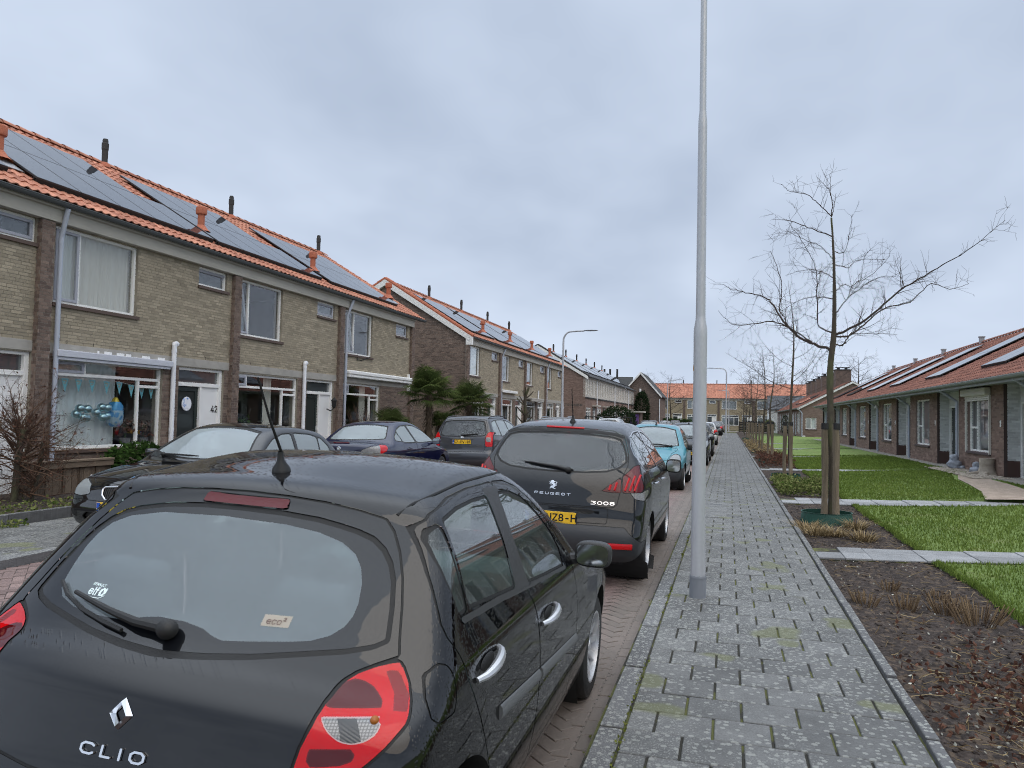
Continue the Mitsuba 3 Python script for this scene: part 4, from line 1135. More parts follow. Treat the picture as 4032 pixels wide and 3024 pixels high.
def front_hatch(name, label, paint, M, round_lamps=True, lower='bumper_grey', group=None, body=ROUND, h=0.05, plate='17-SB-XT', glass_='glass_light'):
    c = Car(name, body, M, h, label, paint, group, 0.88, 1.6)
    L = body.L
    c.arches((0.62, L - 0.72), 0.30, 0.345)
    ws = mirrorb([(0, 0.99), (0.4, 1.005), (0.62, 1.035), (0.57, 1.2), (0.50, 1.40), (0.25, 1.452), (0, 1.465)])
    c.cut('windscreen', ws, back, lambda q: q[:, 0] > 1.8, glass_, gap=0.024, d=-0.003)
    c.cut('rear_window', mirrorb([(0, 1.0), (0.5, 1.02), (0.58, 1.08), (0.48, 1.38), (0, 1.42)]), back, lambda q: q[:, 0] < 1.2, 'glass_dark', gap=0.02)
    for sg, mk in ((1, right), (-1, left)):
        if round_lamps:
            lp = np.array([(sg * (0.60 + 0.125 * math.cos(t)), 0.735 + 0.115 * math.sin(t)) for t in np.linspace(0, 2 * PI, 26)[:-1]])
        else:
            lp = rpoly([(sg * b, z) for b, z in ((0.40, 0.66), (0.62, 0.86), (0.76, 0.93), (0.79, 0.82), (0.74, 0.68), (0.58, 0.63))], 0.02)
        c.cut('headlight', lp, back, lambda q: mk(q) & (q[:, 0] > L - 1.3), 'head_lens', gap=0.012)
    c.cut('grille', rpoly(mirrorb([(0, 0.585), (0.34, 0.585), (0.30, 0.655), (0, 0.66)]), 0.01), back, lambda q: q[:, 0] > L - 1, 'car_black')
    c.cut('front_bumper', mirrorb([(0, 0.1), (0.95, 0.1), (0.95, 0.52), (0.7, 0.53), (0, 0.55)]), back, lambda q: q[:, 0] > L - 0.95, lower, gap=0.008)
    c.cut('bonnet', mirrorb([(0, 0.69), (0.42, 0.70), (0.50, 0.86), (0.60, 0.92), (0.6, 0.975), (0.3, 0.975), (0, 0.97)]), back, lambda q: q[:, 0] > L - 1.1, paint, gap=0.009)
    dlo(c, [(0.45, 1.03), (0.52, 1.2), (0.68, 1.34), (1.0, 1.405), (1.5, 1.42), (1.85, 1.385), (2.15, 1.27), (2.42, 1.07), (2.48, 0.995), (1.5, 0.985)], [(1.36, 1.28, 0.08)], 'glass_side')
    doors(c, [('rear_door', 0.75, 1.36, -0.03), ('front_door', 1.375, 2.5, -0.03)], 0.3, 0.92, 0.975)
    c.finish()
    c.mirror(2.42, 1.0, 'car_black', 0.78, 0.17, 0.14)
    c.wheels((0.62, L - 0.72), 0.30, 0.30, 0.80, 0.17, 0.7, 9)
    c.wiper([(-0.45, 1.0), (-0.2, 1.03), (0.1, 1.035), (0.3, 1.02)], 0.02, 'front')
    c.antenna(1.9, 0.0, -0.14, 0.22)
    c.plate(0.0, 0.44, plate, 'front')
    c.seats(1.45, 0.75, 0.34, 1.02, 0.18)
    return c


def rear_hatch(name, label, paint, M, body=ROUND, lamp='lens_red', h=0.08, rails=False, group=None, plate='31-GN-ZL', seats=True, low=None):
    c = Car(name, body, M, h, label, paint, group, 0.92, 1.7)
    L = body.L
    c.arches((0.70, L - 0.80), 0.31, 0.355)
    H = float(body.zr[1]) - 1.5
    c.cut('rear_window', mirrorb([(0, 1.03), (0.5, 1.045), (0.60, 1.08), (0.55, 1.25 + H), (0.47, 1.40 + H), (0, 1.43 + H)]), back, lambda q: q[:, 0] < 1.3, 'glass_dark', gap=0.024)
    for sg, mk in ((1, right), (-1, left)):
        lp = rpoly([(sg * b, z) for b, z in ((0.55, 0.78), (0.58, 1.0), (0.70, 1.06), (0.82, 1.0), (0.82, 0.80))], 0.02)
        c.cut('tail_light', lp, back, lambda q: mk(q) & (q[:, 0] < 0.9), lamp, gap=0.01)
    if low:
        c.cut('rear_bumper', mirrorb([(0, 0.1), (0.95, 0.1), (0.95, 0.48), (0, 0.5)]), back, lambda q: q[:, 0] < 0.7, low, gap=0.008)
    dlo(c, [(0.5, 1.05), (0.56, 1.2), (0.74, 1.34 + H), (1.0, 1.405 + H), (1.6, 1.415 + H), (1.95, 1.37 + H), (L - 1.5, 1.2), (L - 1.24, 1.01), (1.5, 1.0)], [(1.5, 1.42, 0.08)], 'glass_dark')
    c.cut('windscreen', mirrorb([(0, 1.02), (0.4, 1.03), (0.6, 1.06), (0.48, 1.40 + H), (0, 1.46 + H)]), back, lambda q: q[:, 0] > 2.0, 'glass_light', gap=0.02)
    c.finish()
    if rails:
        for sg in (1, -1):
            a = np.linspace(0.6, 2.2, 10)
            p = c.on(a, np.full(10, sg * 0.56), 'top', 0.0)
            p[:, 2] += 0.07 * np.sin(np.clip((a - 0.6) / 1.6, 0, 1) * PI) ** 0.3
            c.add('roof_rail', tube(p, 0.02, 8), paint, 40)
    c.mirror(L - 1.35, 1.03, 'car_black' if paint != 'paint_white' else paint, 0.8, 0.18, 0.15)
    c.wheels((0.70, L - 0.80), 0.31, 0.31, 0.82, 0.18, 0.7, 8)
    c.plate(0.0, 0.72, plate)
    return c


grey_crossover()
black_front_car()
blue_saloon()
slate_mpv()
front_hatch('aqua_hatchback_car', 'light blue hatchback with round headlights facing us behind the dark grey crossover', 'paint_aqua', posef(-1.80, 18.1, 0.02, ROUND.L, -1.2))
front_hatch('dark_hatchback_car', 'dark hatchback with slanted headlights facing us, third car along the right kerb', 'paint_dark', posef(-1.50, 28.7, 0.02, ROUND.L, -1.2), False, 'car_black', plate='60-TK-HP')
rear_hatch('small_grey_car', 'small grey car with pale round-ended tail lights, fourth along the right kerb', 'paint_grey', pose(-1.48, 36.4, 0.02, 1.2), ROUND, 'head_lens')
rear_hatch('white_city_car', 'white city car with white mirrors, far down the right kerb', 'paint_white', pose(-1.52, 53.3, 0.02, 1.2), ROUND)
rear_hatch('dark_estate_car', 'dark car with red tail lights near the far end of the right kerb', 'paint_dark', pose(-1.45, 86.0, 0.02, 1.2), SEDAN, h=0.1)
rear_hatch('silver_far_car', 'silver car at the far end of the right kerb beside the second lamp post', 'paint_silver', pose(-1.3, 103.0, 0.02), ROUND, h=0.11)
rear_hatch('white_offroad_car', 'white off-road car with roof rails on the left side', 'paint_white', pose(-7.05, 46.5, 0.03, -1.2), MPV, rails=True)
front_hatch('purple_compact_car', 'dark purple compact car facing us with a pale windscreen', 'paint_dark', posef(-5.75, 57.0, 0.03, ROUND.L, 1.0), False, 'car_black', h=0.09, plate='78-RG-NB')
rear_hatch('white_saloon_car', 'white car with a yellow plate in the middle distance on the left', 'paint_white', pose(-7.3, 92.0, 0.03), SEDAN, h=0.11)
rear_hatch('silver_blue_estate', 'silver-blue car behind the slate people carrier', 'paint_silver', pose(-7.0, 31.0, 0.03, -1.2), MPV, h=0.1, rails=True)
rear_hatch('pale_side_car', 'pale silver car standing across the far end of the street by the hedge', 'paint_silver', pose(-12.5, 108.0, 0.03, 0, -78), ROUND, h=0.11)
rear_hatch('grey_far_car', 'grey car beyond the white car on the left', 'paint_slate', pose(-6.9, 104.5, 0.03), ROUND, h=0.12)
# ------------------------------------------------------------------ the setting: road, kerbs, pavements, beds, lawn
def crown(x):
    d = np.minimum(np.abs(np.asarray(x, float) + 0.75), np.abs(np.asarray(x, float) + 7.1))
    return 0.022 * np.clip(d, 0, 3.2)


def grid(xs, ys, zf):
    X, Y = np.meshgrid(xs, ys, indexing='ij')
    V = np.stack([X.ravel(), Y.ravel(), np.broadcast_to(zf(X, Y), X.shape).ravel()], 1)
    n = len(ys)
    i, j = np.meshgrid(np.arange(len(xs) - 1), np.arange(n - 1), indexing='ij')
    return V, np.stack([i * n + j, (i + 1) * n + j, (i + 1) * n + j + 1, i * n + j + 1], -1).reshape(-1, 4)


def herring(x, y):
    """(edge distance in metres, random per paver) of 20 x 10 cm herringbone laid at 45 degrees."""
    a, b = (x + y) * 0.7071 / 0.1, (y - x) * 0.7071 / 0.1
    i, j = dr.floor(a), dr.floor(b)
    k = i - j
    k = k - 4 * dr.floor(k / 4)
    fu, fv = a - i, b - j
    # k 0: left half of a horizontal paver, 1: its right half, 2: lower half of an upright one, 3: upper half
    h = k < 1.5
    left_, right_ = dr.select(h & (k < 0.5), fu, 9.0), 9.0
    du = dr.select(h, dr.select(k < 0.5, fu, 1 - fu), dr.minimum(fu, 1 - fu))
    dv = dr.select(h, dr.minimum(fv, 1 - fv), dr.select(k < 2.5, 1 - fv, fv))
    ci = dr.select(h & (k > 0.5), i - 1, i)
    cj = dr.select((~h) & (k < 2.5), j + 1, j)
    return dr.minimum(du, dv) * 0.1, cell_rand(ci, cj, dr.select(h, 1.0, 2.0))


def road_color(p, n, uv):
    e, r = herring(p.x, p.y)
    c = mix((0.15, 0.105, 0.098), (0.235, 0.165, 0.15), r)
    c = c * (0.80 + 0.4 * fbm(p.x * 1.3, p.y * 0.7, 0.0)) * (0.85 + 0.3 * noise(p.x * 70.0, p.y * 70.0))
    c = mix(c, (0.15, 0.135, 0.115), 0.7 * smoothstep(-1.25, -0.85, p.x + 0.18 * (noise(p.y * 2.0) - 0.5)))
    return mix((0.06, 0.055, 0.048), c, smoothstep(0.002, 0.007, e))


def road_bump(p, n, uv):
    e, r = herring(p.x, p.y)
    return smoothstep(0.0, 0.008, e) + 0.3 * noise(p.x * 90.0, p.y * 90.0) + 0.4 * r


def paver_color(p, n, uv):
    c = mix((0.15, 0.105, 0.098), (0.24, 0.17, 0.155), uv.x) * (0.85 + 0.3 * uv.y)
    c = c * (0.80 + 0.4 * fbm(p.x * 1.3, p.y * 0.7, 0.0)) * (0.82 + 0.36 * noise(p.x * 110.0, p.y * 110.0))
    return mix(c, (0.15, 0.135, 0.115), 0.75 * smoothstep(-1.25, -0.85, p.x + 0.18 * (noise(p.y * 2.0) - 0.5)))


def lichen(x, y):
    d, e, w = voronoi(x * 24.0, y * 24.0)
    m = smoothstep(0.33, 0.22, d / (0.35 + w)) * smoothstep(0.44, 0.62, w * 0.5 + 0.62 * fbm(x * 1.1, y * 0.9, 4.0))
    d2, e2, w2 = voronoi(x * 70.0 + 5.0, y * 70.0)
    m2 = smoothstep(0.36, 0.2, d2 / (0.3 + w2)) * smoothstep(0.42, 0.6, fbm(x * 1.6 + 3.0, y * 1.2, 7.0) + 0.25 * (w2 - 0.5))
    return dr.minimum(1.0, m + 0.8 * m2)


def slab_color(p, n, uv):
    g = 0.095 + 0.045 * uv.x
    c = mi.Color3f(g * 0.99, g, g * 0.985) * (0.78 + 0.44 * fbm(p.x * 9.0, p.y * 9.0, 2.0)) * (0.84 + 0.32 * noise(p.x * 160.0, p.y * 160.0))
    fade = smoothstep(26.0, 9.0, p.y)
    c = mix(c, (0.39, 0.40, 0.37), lichen(p.x, p.y) * (0.06 + 0.34 * fade))
    c = mix(c, (0.13, 0.14, 0.05), 0.55 * smoothstep(0.66, 0.74, fbm(p.x * 2.3 + 9.0, p.y * 2.3, 1.0)) * fade)
    return c


def joint_color(p, n, uv):
    return mix((0.035, 0.034, 0.028), (0.085, 0.09, 0.03), smoothstep(0.42, 0.6, fbm(p.x * 5.0, p.y * 5.0)))


def kerb_color(p, n, uv):
    g = 0.085 + 0.05 * uv.x
    c = mi.Color3f(g, g * 1.01, g * 1.04) * (0.75 + 0.5 * fbm(p.x * 14.0, p.y * 7.0, p.z * 14.0)) * (0.85 + 0.3 * noise(p.x * 170.0, p.y * 170.0))
    return mix(c, (0.36, 0.37, 0.34), 0.6 * lichen(p.x * 1.1, p.y * 1.1) * smoothstep(0.3, 0.8, n.z))


def soil_color(p, n, uv):
    c = mix((0.022, 0.017, 0.015), (0.058, 0.045, 0.039), fbm(p.x * 7.0, p.y * 7.0, 0.0)) * (0.6 + 0.8 * noise(p.x * 55.0, p.y * 55.0))
    return mix(c, (0.13, 0.095, 0.065), 0.5 * smoothstep(0.62, 0.8, noise(p.x * 31.0 + 8.0, p.y * 31.0)))


def lawn_color(p, n, uv):
    c = mix((0.075, 0.12, 0.025), (0.13, 0.18, 0.045), fbm(p.x * 0.8, p.y * 0.8, 0.0))
    c = mix(c, (0.12, 0.125, 0.045), 0.5 * smoothstep(0.55, 0.75, fbm(p.x * 2.6 + 4.0, p.y * 2.6, 3.0)))
    return c * (0.7 + 0.6 * fbm(p.x * 26.0, p.y * 26.0, 1.0))


def grain(p, n, uv):
    return noise(p.x * 120.0, p.y * 120.0, p.z * 120.0) + 0.5 * noise(p.x * 300.0, p.y * 300.0, p.z * 300.0)


mat('road_pavers', fn=road_color, rough=0.62, bump=road_bump, bump_scale=0.004)
mat('paver', fn=paver_color, rough=0.62, bump=grain, bump_scale=0.002)
mat('slab', fn=slab_color, rough=0.66, bump=grain, bump_scale=0.003)
mat('joint', fn=joint_color, rough=0.95)
mat('kerb', fn=kerb_color, rough=0.75, bump=grain, bump_scale=0.003)
mat('soil', fn=soil_color, rough=0.95, bump=lambda p, n, uv: fbm(p.x * 40.0, p.y * 40.0, 0.0, 4), bump_scale=0.02)
mat('lawn', fn=lawn_color, rough=0.9)
mat('far_ground', fn=lambda p, n, uv: mix((0.06, 0.09, 0.03), (0.10, 0.11, 0.05), fbm(p.x * 0.05, p.y * 0.05)), rough=0.95)

put('ground', grid(np.array([-900, -60, 60, 900.0]), np.array([-400, -20, 200, 1500.0]), lambda X, Y: np.full_like(X, -0.08)), 'far_ground', kind='structure')
xs = np.concatenate([np.linspace(-7.15, -0.62, 28)])
put('road', grid(xs, np.concatenate([[-60.0], np.arange(-4, 130, 4.0)]), lambda X, Y: crown(X)), 'road_pavers', kind='structure')
put('cross_road', grid(np.array([-60, -12.0, 2.0, 6.0]), np.array([113.0, 120.0, 126.0]), lambda X, Y: np.full_like(X, 0.012)), 'road_pavers', kind='structure')


def pavers(key, zones, limit, seed=2):
    """Single herringbone pavers where the road is seen from near."""
    rng = np.random.default_rng(seed)
    items = []
    for x0, x1, y0, y1 in zones:
        c = [(x + y, y - x) for x in (x0, x1) for y in (y0, y1)]
        a0, a1 = [f(q[0] for q in c) * 0.7071 / 0.1 for f in (min, max)]
        b0, b1 = [f(q[1] for q in c) * 0.7071 / 0.1 for f in (min, max)]
        for i in range(math.floor(a0), math.ceil(a1) + 1):
            for j in range(math.floor(b0), math.ceil(b1) + 1):
                k = (i - j) % 4
                if k == 0:
                    ua, ub, w, h = i + 1.0, j + 0.5, 2, 1
                elif k == 3:
                    ua, ub, w, h = i + 0.5, j + 0.0 + 0.0, 1, 2
                else:
                    continue
                if k == 3:
                    ub = j + 0.0
                cx, cy = (ua - ub) * 0.1 * 0.7071, (ua + ub) * 0.1 * 0.7071
                if x0 < cx < x1 and y0 < cy < y1:
                    items.append((cx, cy, w, h))
    A = np.array(items)
    d = np.hypot(A[:, 0], A[:, 1])
    order = np.argsort(d)
    vs = {}
    for w, h in ((2, 1), (1, 2)):
        m = bbox(-w * 0.05 + 0.003, w * 0.05 - 0.003, -h * 0.05 + 0.003, h * 0.05 - 0.003, -0.02, 0.004, 0.003)
        for q, v in enumerate(VAR):
            vs[w, q] = (m, mikit.ply(m, 'm_paver', uv=np.tile(v, (len(m[0]), 1))))
    rest = []
    R = rot((0, 0, 1), 45)
    for n, i in enumerate(order):
        cx, cy, w, h = A[i]
        q = rng.integers(0, 6)
        B = mv(cx, cy, float(crown(cx)) + rng.uniform(0.001, 0.005)) @ R @ rot((1, 0, 0), rng.uniform(-0.5, 0.5))
        if n < limit:
            scene[new(f'{key}__paver')] = {**vs[int(w), q][1], 'to_world': T(B.tolist())}
        else:
            rest.append((xf(vs[int(w), q][0], B), VAR[q]))
    if rest:
        put('paving', cat(*[r[0] for r in rest]), 'paver', key, uv=np.vstack([np.tile(v, (len(m[0]), 1)) for m, v in rest]), kind='stuff')


pavers('road', [(-1.02, -0.83, 1.9, 12.0), (-1.35, -1.02, 5.0, 12.0), (-7.05, -3.9, 5.2, 8.4), (-4.6, -2.4, 8.5, 11.0)], 300)


def slabs(key, rows, limit, z, th, bsdf, gapx=0.006, seed=4, tilt=0.25, name='slab', tone_=None):
    """rows: (x0, x1, y0, y1) of every slab."""
    rng = np.random.default_rng(seed)
    A = np.array(rows)
    d = np.hypot((A[:, 0] + A[:, 1]) / 2, (A[:, 2] + A[:, 3]) / 2)
    rest = []
    cache = {}
    for n, i in enumerate(np.argsort(d)):
        x0, x1, y0, y1 = A[i]
        w, h = x1 - x0, y1 - y0
        q = int(rng.integers(0, 6))
        kk = (round(w, 3), round(h, 3), q)
        if kk not in cache:
            m = bbox(-w / 2 + gapx, w / 2 - gapx, -h / 2 + 0.0025, h / 2 - 0.0025, -th, 0, 0.004)
            cache[kk] = (m, mikit.ply(m, 'm_' + bsdf, uv=np.tile(VAR[q], (len(m[0]), 1))))
        B = mv((x0 + x1) / 2, (y0 + y1) / 2, (z(x0, y0) if callable(z) else z) + rng.uniform(-0.002, 0.002)) @ rot((1, 0, 0), rng.normal(0, tilt)) @ rot((0, 1, 0), rng.normal(0, tilt)) @ rot((0, 0, 1), rng.normal(0, 0.15))
        if n < limit:
            scene[new(f'{key}__{name}')] = {**cache[kk][1], 'to_world': T(B.tolist())}
        else:
            rest.append((xf(cache[kk][0], B), VAR[q]))
    if rest:
        put(name + '_bed', cat(*[r[0] for r in rest]), bsdf, key, uv=np.vstack([np.tile(v, (len(m[0]), 1)) for m, v in rest]), kind='stuff')


# right pavement: 30 cm slabs in half bond
put('pavement', grid(np.array([-0.62, 0.3, 1.0]), np.array([-30, 0, 30, 112.0]), lambda X, Y: np.full_like(X, 0.088)), 'joint', kind='structure')
rows, rr = [], 0
y = 0.535
X0, PX = -0.497, 0.2895
while y < 100:
    if rr % 2:
        e = [X0 + PX * k for k in range(6)]
    else:
        e = [X0, X0 + PX / 2] + [X0 + PX * (k + 0.5) for k in range(1, 5)] + [X0 + PX * 5]
    rows += [(a, b, y, y + 0.2895) for a, b in zip(e[:-1], e[1:])]
    y += 0.2895
    rr += 1
slabs('pavement', rows, 300, 0.10, 0.02, 'slab', 0.007)
put('kerb', box(-0.64, -0.50, -30, 112, -0.02, 0.085), 'joint', kind='structure')
slabs('kerb', [(-0.625, -0.503, k + 0.02, k + 1.0) for k in range(-4, 112)], 60, 0.101, 0.12, 'kerb', 0.002, 6, 0.15, 'kerbstone')
put('edging', box(0.958, 1.018, -30, 112, -0.02, 0.07), 'joint', kind='structure')
slabs('edging', [(0.955, 1.022, k + 0.3, k + 1.3) for k in range(-4, 100)], 60, 0.118, 0.1, 'kerb', 0.002, 8, 0.5, 'edging_stone')
slabs('road', [(-0.845 + 0.105 * c_, -0.742 + 0.105 * c_, 0.2 * k + 0.1 * c_, 0.2 * k + 0.2 + 0.1 * c_) for k in range(5, 150) for c_ in (0, 1)], 0, 0.006, 0.02, 'paver', 0.003, 12, 0.8, 'gutter_paver')

# left pavement and kerb
put('left_pavement', grid(np.array([-9.1, -8.2, -7.2]), np.array([-30, 0, 30, 112.0]), lambda X, Y: np.full_like(X, 0.088)), 'joint', kind='structure')
rows = []
for k in range(-3, 160):
    e = -9.06
    for q in range(7):
        a = e + 0.255 * q + (0.1275 if k % 2 and q else 0)
        b = e + 0.255 * (q + 1) + (0.1275 if k % 2 and q < 6 else 0)
        rows.append((a, b, 0.3 * k, 0.3 * k + 0.3))
slabs('left_pavement', rows, 120, 0.10, 0.02, 'slab', 0.004, 14)
put('left_kerb', box(-7.27, -7.13, -30, 112, -0.02, 0.085), 'joint', kind='structure')
slabs('left_kerb', [(-7.275, -7.125, k + 0.02, k + 1.0) for k in range(-4, 112)], 30, 0.102, 0.12, 'kerb', 0.002, 16, 0.3, 'kerbstone')

# left gardens
def garden_z(X, Y):
    return 0.14 + 0.10 * (meshkit.fbm(np.stack([X * 2.0, Y * 2.0, X * 0], -1), 4, 3) - 0.5)


put('front_gardens', grid(np.arange(-12.3, -9.05, 0.12), np.concatenate([np.arange(-30, 3, 2.0), np.arange(3, 16, 0.12), np.arange(16, 112, 1.0)]), garden_z), 'soil', kind='structure')
k_ = thing('garden_edging', 'low dark concrete board edging the front garden beside the bare bush', 'edging')
for i in range(0, 14):
    put('edging_board', bbox(-9.12, -9.06, 3.0 + i * 1.0, 3.99 + i * 1.0, 0.0, 0.255, 0.008), 'kerb', k_, uv=VAR[i % 6])
put('back_land', box(-60, -12.4, -40, 120, -0.3, 0.02), 'far_ground', kind='structure')

# right side: planting beds, two cross paths, lawn
LX0, LX1 = 2.34, 7.4
PATHS = [(9.70, 10.52, 0.19), (15.95, 17.05, 0.165), (26.4, 27.3, 0.165), (36.0, 36.9, 0.165), (46.5, 47.4, 0.165), (57, 57.9, 0.165)]


def lawn_z(X, Y):
    t = np.clip((X - 2.3) / 5.0, 0, 1)
    return 0.095 + 0.15 * t * t * (3 - 2 * t) + 0.02 * (meshkit.fbm(np.stack([X * 0.6, Y * 0.6, X * 0], -1), 3, 8) - 0.5)


def path_in(X, Y):
    return np.any([(Y > a + s * (X - 1.0)) & (Y < b + s * (X - 1.0)) for a, b, s in PATHS], axis=0)


def bed_z(X, Y):
    z = 0.075 + 0.075 * (meshkit.fbm(np.stack([X * 3.0, Y * 3.0, X * 0], -1), 4, 21) - 0.42) + 0.05 * (meshkit.fbm(np.stack([X * 13.0, Y * 13.0, X * 0], -1), 3, 22) - 0.5)
    z = z - 0.03 * np.clip((X - 2.15) / 0.2, 0, 1)
    return np.where(path_in(X, Y), 0.02, np.minimum(z, 0.115))


put('planting_bed', grid(np.arange(1.02, 2.52, 0.03), np.concatenate([np.arange(-3, 1, 0.2), np.arange(1, 14, 0.035), np.arange(14, 30, 0.12), np.arange(30, 112, 0.5)]), bed_z), 'soil', kind='structure')


def ragged(Y, s=0):
    return LX0 + 0.09 * (meshkit.fbm(np.stack([Y * 1.7, Y * 0 + s, Y * 0], -1), 4, 31) - 0.5)


gx = np.concatenate([np.linspace(0, 1, 8), np.linspace(1.1, 10, 40)])
GX, GY = np.meshgrid(np.concatenate([[0.0, 0.02, 0.06], np.linspace(0.15, 9.0, 50)]), np.concatenate([np.arange(-6, 30, 0.10), np.arange(30, 84, 0.5)]), indexing='ij')
X = ragged(GY) + GX
Z = lawn_z(X, GY) + np.where(GX < 0.01, -0.10, 0.0)
pin = path_in(X, GY)
Z = np.where(pin, 0.045, Z)
n_ = GY.shape[1]
i, j = np.meshgrid(np.arange(GX.shape[0] - 1), np.arange(n_ - 1), indexing='ij')
put('lawn', (np.stack([X.ravel(), GY.ravel(), Z.ravel()], 1), np.stack([i * n_ + j, (i + 1) * n_ + j, (i + 1) * n_ + j + 1, i * n_ + j + 1], -1).reshape(-1, 4)), 'lawn', smooth=True, kind='structure')
for q, (a, b, s) in enumerate(PATHS):
    k_ = put('garden_path', xf(box(1.03, 8.0, a, b, 0.03, 0.085), np.array([[1, 0, 0, 0], [s, 1, 0, -s], [0, 0, 1, 0], [0, 0, 0, 1.0]])), 'joint', kind='structure')
    rng = np.random.default_rng(40 + q)
    w = (b - a) / 2
    for r_ in range(2):
        x = 1.03 + (0.3 if r_ else 0.0)
        while x < 7.5:
            l = 0.6 if x > 1.4 else 0.3
            zz = 0.104 + float(np.clip((x - 2.3) / 5, 0, 1)) * 0.08
            m = bbox(x + 0.004, x + l - 0.004, a + r_ * w + 0.004, a + (r_ + 1) * w - 0.004, 0.03, zz + rng.uniform(-0.004, 0.004), 0.004)
            m = (m[0] @ np.array([[1, s, 0], [0, 1, 0], [0, 0, 1.0]]) + [0, -s, 0], m[1])
            put('path_tile', m, 'path_slab', k_, uv=VAR[int(rng.integers(0, 6))])
            x += l
mat('path_slab', fn=lambda p, n, uv: mi.Color3f(0.17 + 0.09 * uv.x) * mi.Color3f(0.98, 1.0, 1.02) * (0.8 + 0.4 * fbm(p.x * 8.0, p.y * 8.0)) * (0.88 + 0.24 * noise(p.x * 150.0, p.y * 150.0)), rough=0.7)
# worn path and terrace strip along the bungalows
t_ = np.linspace(0, 1, 24)
cx_ = 6.2 + 0.9 * t_ ** 2 - 1.1 * t_
px = np.array([(5.55 + 0.0, 17.6), (5.95, 19.5), (6.2, 21.5), (6.35, 23.2), (6.75, 25.0), (6.95, 27.0)])
wd = np.array([0.55, 0.5, 0.45, 0.4, 0.35, 0.3])
V = np.vstack([np.column_stack([px[:, 0] - wd, px[:, 1]]), np.column_stack([px[:, 0] + wd, px[:, 1]])])
V = np.column_stack([V, lawn_z(V[:, 0], V[:, 1]) + 0.02])
k6 = np.arange(5)
put('garden_walk', (V, np.stack([k6, k6 + 1, k6 + 7, k6 + 6], 1)), 'walk_tan', kind='structure')
put('terrace', box(6.9, 7.95, 16.0, 70.0, 0.1, 0.262), 'walk_grey', kind='structure')
mat('walk_tan', fn=lambda p, n, uv: mix((0.20, 0.155, 0.12), (0.33, 0.27, 0.22), fbm(p.x * 9.0, p.y * 9.0)), rough=0.9)
mat('walk_grey', fn=lambda p, n, uv: mix((0.16, 0.15, 0.13), (0.27, 0.25, 0.22), fbm(p.x * 5.0, p.y * 5.0)) * (0.85 + 0.3 * noise(p.x * 60.0, p.y * 60.0)), rough=0.9)
put('right_land', box(9.5, 80, -40, 140, -0.3, 0.10), 'far_ground', kind='structure')

# grass blades
rng = np.random.default_rng(9)
N = 150000
yy = 5.0 + 33.0 * rng.random(N) ** 1.7
xx = ragged(yy) + 4.9 * rng.random(N)
edge = rng.random(N) < 0.10
xx = np.where(edge, ragged(yy) + rng.normal(0.0, 0.025, N), xx)
ok = ~path_in(xx, yy) & ((xx < 6.9) & (np.abs(xx - np.interp(yy, px[:, 1], px[:, 0])) > np.where((yy > 17.6) & (yy < 25.5), 0.5, 0.0)))
xx, yy = xx[ok], yy[ok]
N = len(xx)
hh = rng.uniform(0.025, 0.055, N) * (0.8 + yy / 60)
ww = rng.uniform(0.003, 0.005, N) * (0.8 + yy / 12)
th, ln = rng.uniform(0, 2 * PI, N), rng.uniform(0.0, 0.9, N)
zz = lawn_z(xx, yy)
c_, s_ = np.cos(th), np.sin(th)
p0 = np.column_stack([xx - s_ * ww, yy + c_ * ww, zz - 0.005])
p1 = np.column_stack([xx + s_ * ww, yy - c_ * ww, zz - 0.005])
p2 = np.column_stack([xx + c_ * hh * ln, yy + s_ * hh * ln, zz + hh])
V = np.stack([p0, p1, p2], 1).reshape(-1, 3)
put('grass', (V, np.arange(3 * N).reshape(-1, 3)), 'grass_blade', label='short winter lawn grass in front of the bungalows', cat='grass', kind='stuff', uv=tones(rng, N, 3))
scene['m_grass_blade'] = {'type': 'principledthin', 'base_color': mikit.proc(lambda p, n, uv: mix((0.085, 0.14, 0.025), (0.21, 0.27, 0.07), uv.x * 0.6 + 0.4 * fbm(p.x * 0.8, p.y * 0.8)) * (0.75 + 0.5 * uv.y)), 'roughness': 0.7, 'diff_trans': 0.5}
# ------------------------------------------------------------------ building kit: local frames (u along the face, v up, w outwards)
def FX(x, y0=0.0):      # a face looking to +x (left side of the street)
    return frame((x, y0, 0), (0, 1, 0), (0, 0, 1), (1, 0, 0))


def FXn(x, y0=0.0):     # a face looking to -x (right side); u runs to -y
    return frame((x, y0, 0), (0, -1, 0), (0, 0, 1), (-1, 0, 0))


def FY(y, x0=0.0):      # a face looking to -y
    return frame((x0, y, 0), (1, 0, 0), (0, 0, 1), (0, -1, 0))


def lbox(M, u0, u1, v0, v1, w0, w1, r=0.0):
    return xf(bbox(u0, u1, v0, v1, w0, w1, r) if r else box(u0, u1, v0, v1, w0, w1), M)


def sheet(M, u0, u1, v0, v1, w):
    return xf((np.array([[u0, v0, w], [u1, v0, w], [u1, v1, w], [u0, v1, w]], float), np.array([[0, 1, 2, 3]])), M)


def wall(M, poly, holes, w0, w1):
    g = Polygon(poly)
    for h in holes:
        g = g.difference(Polygon([(h[0], h[2]), (h[1], h[2]), (h[1], h[3]), (h[0], h[3])]))
    gs = getattr(g, 'geoms', [g])
    return xf(cat(*[prism(q, w0, w1) for q in gs if q.area > 1e-4]), M)


_b8 = np.array([[0, 0, 0], [1, 0, 0], [1, 1, 0], [0, 1, 0], [0, 0, 1], [1, 0, 1], [1, 1, 1], [0, 1, 1]], float)
_b5 = np.array([[4, 5, 6, 7], [0, 1, 5, 4], [1, 2, 6, 5], [2, 3, 7, 6], [3, 0, 4, 7]])


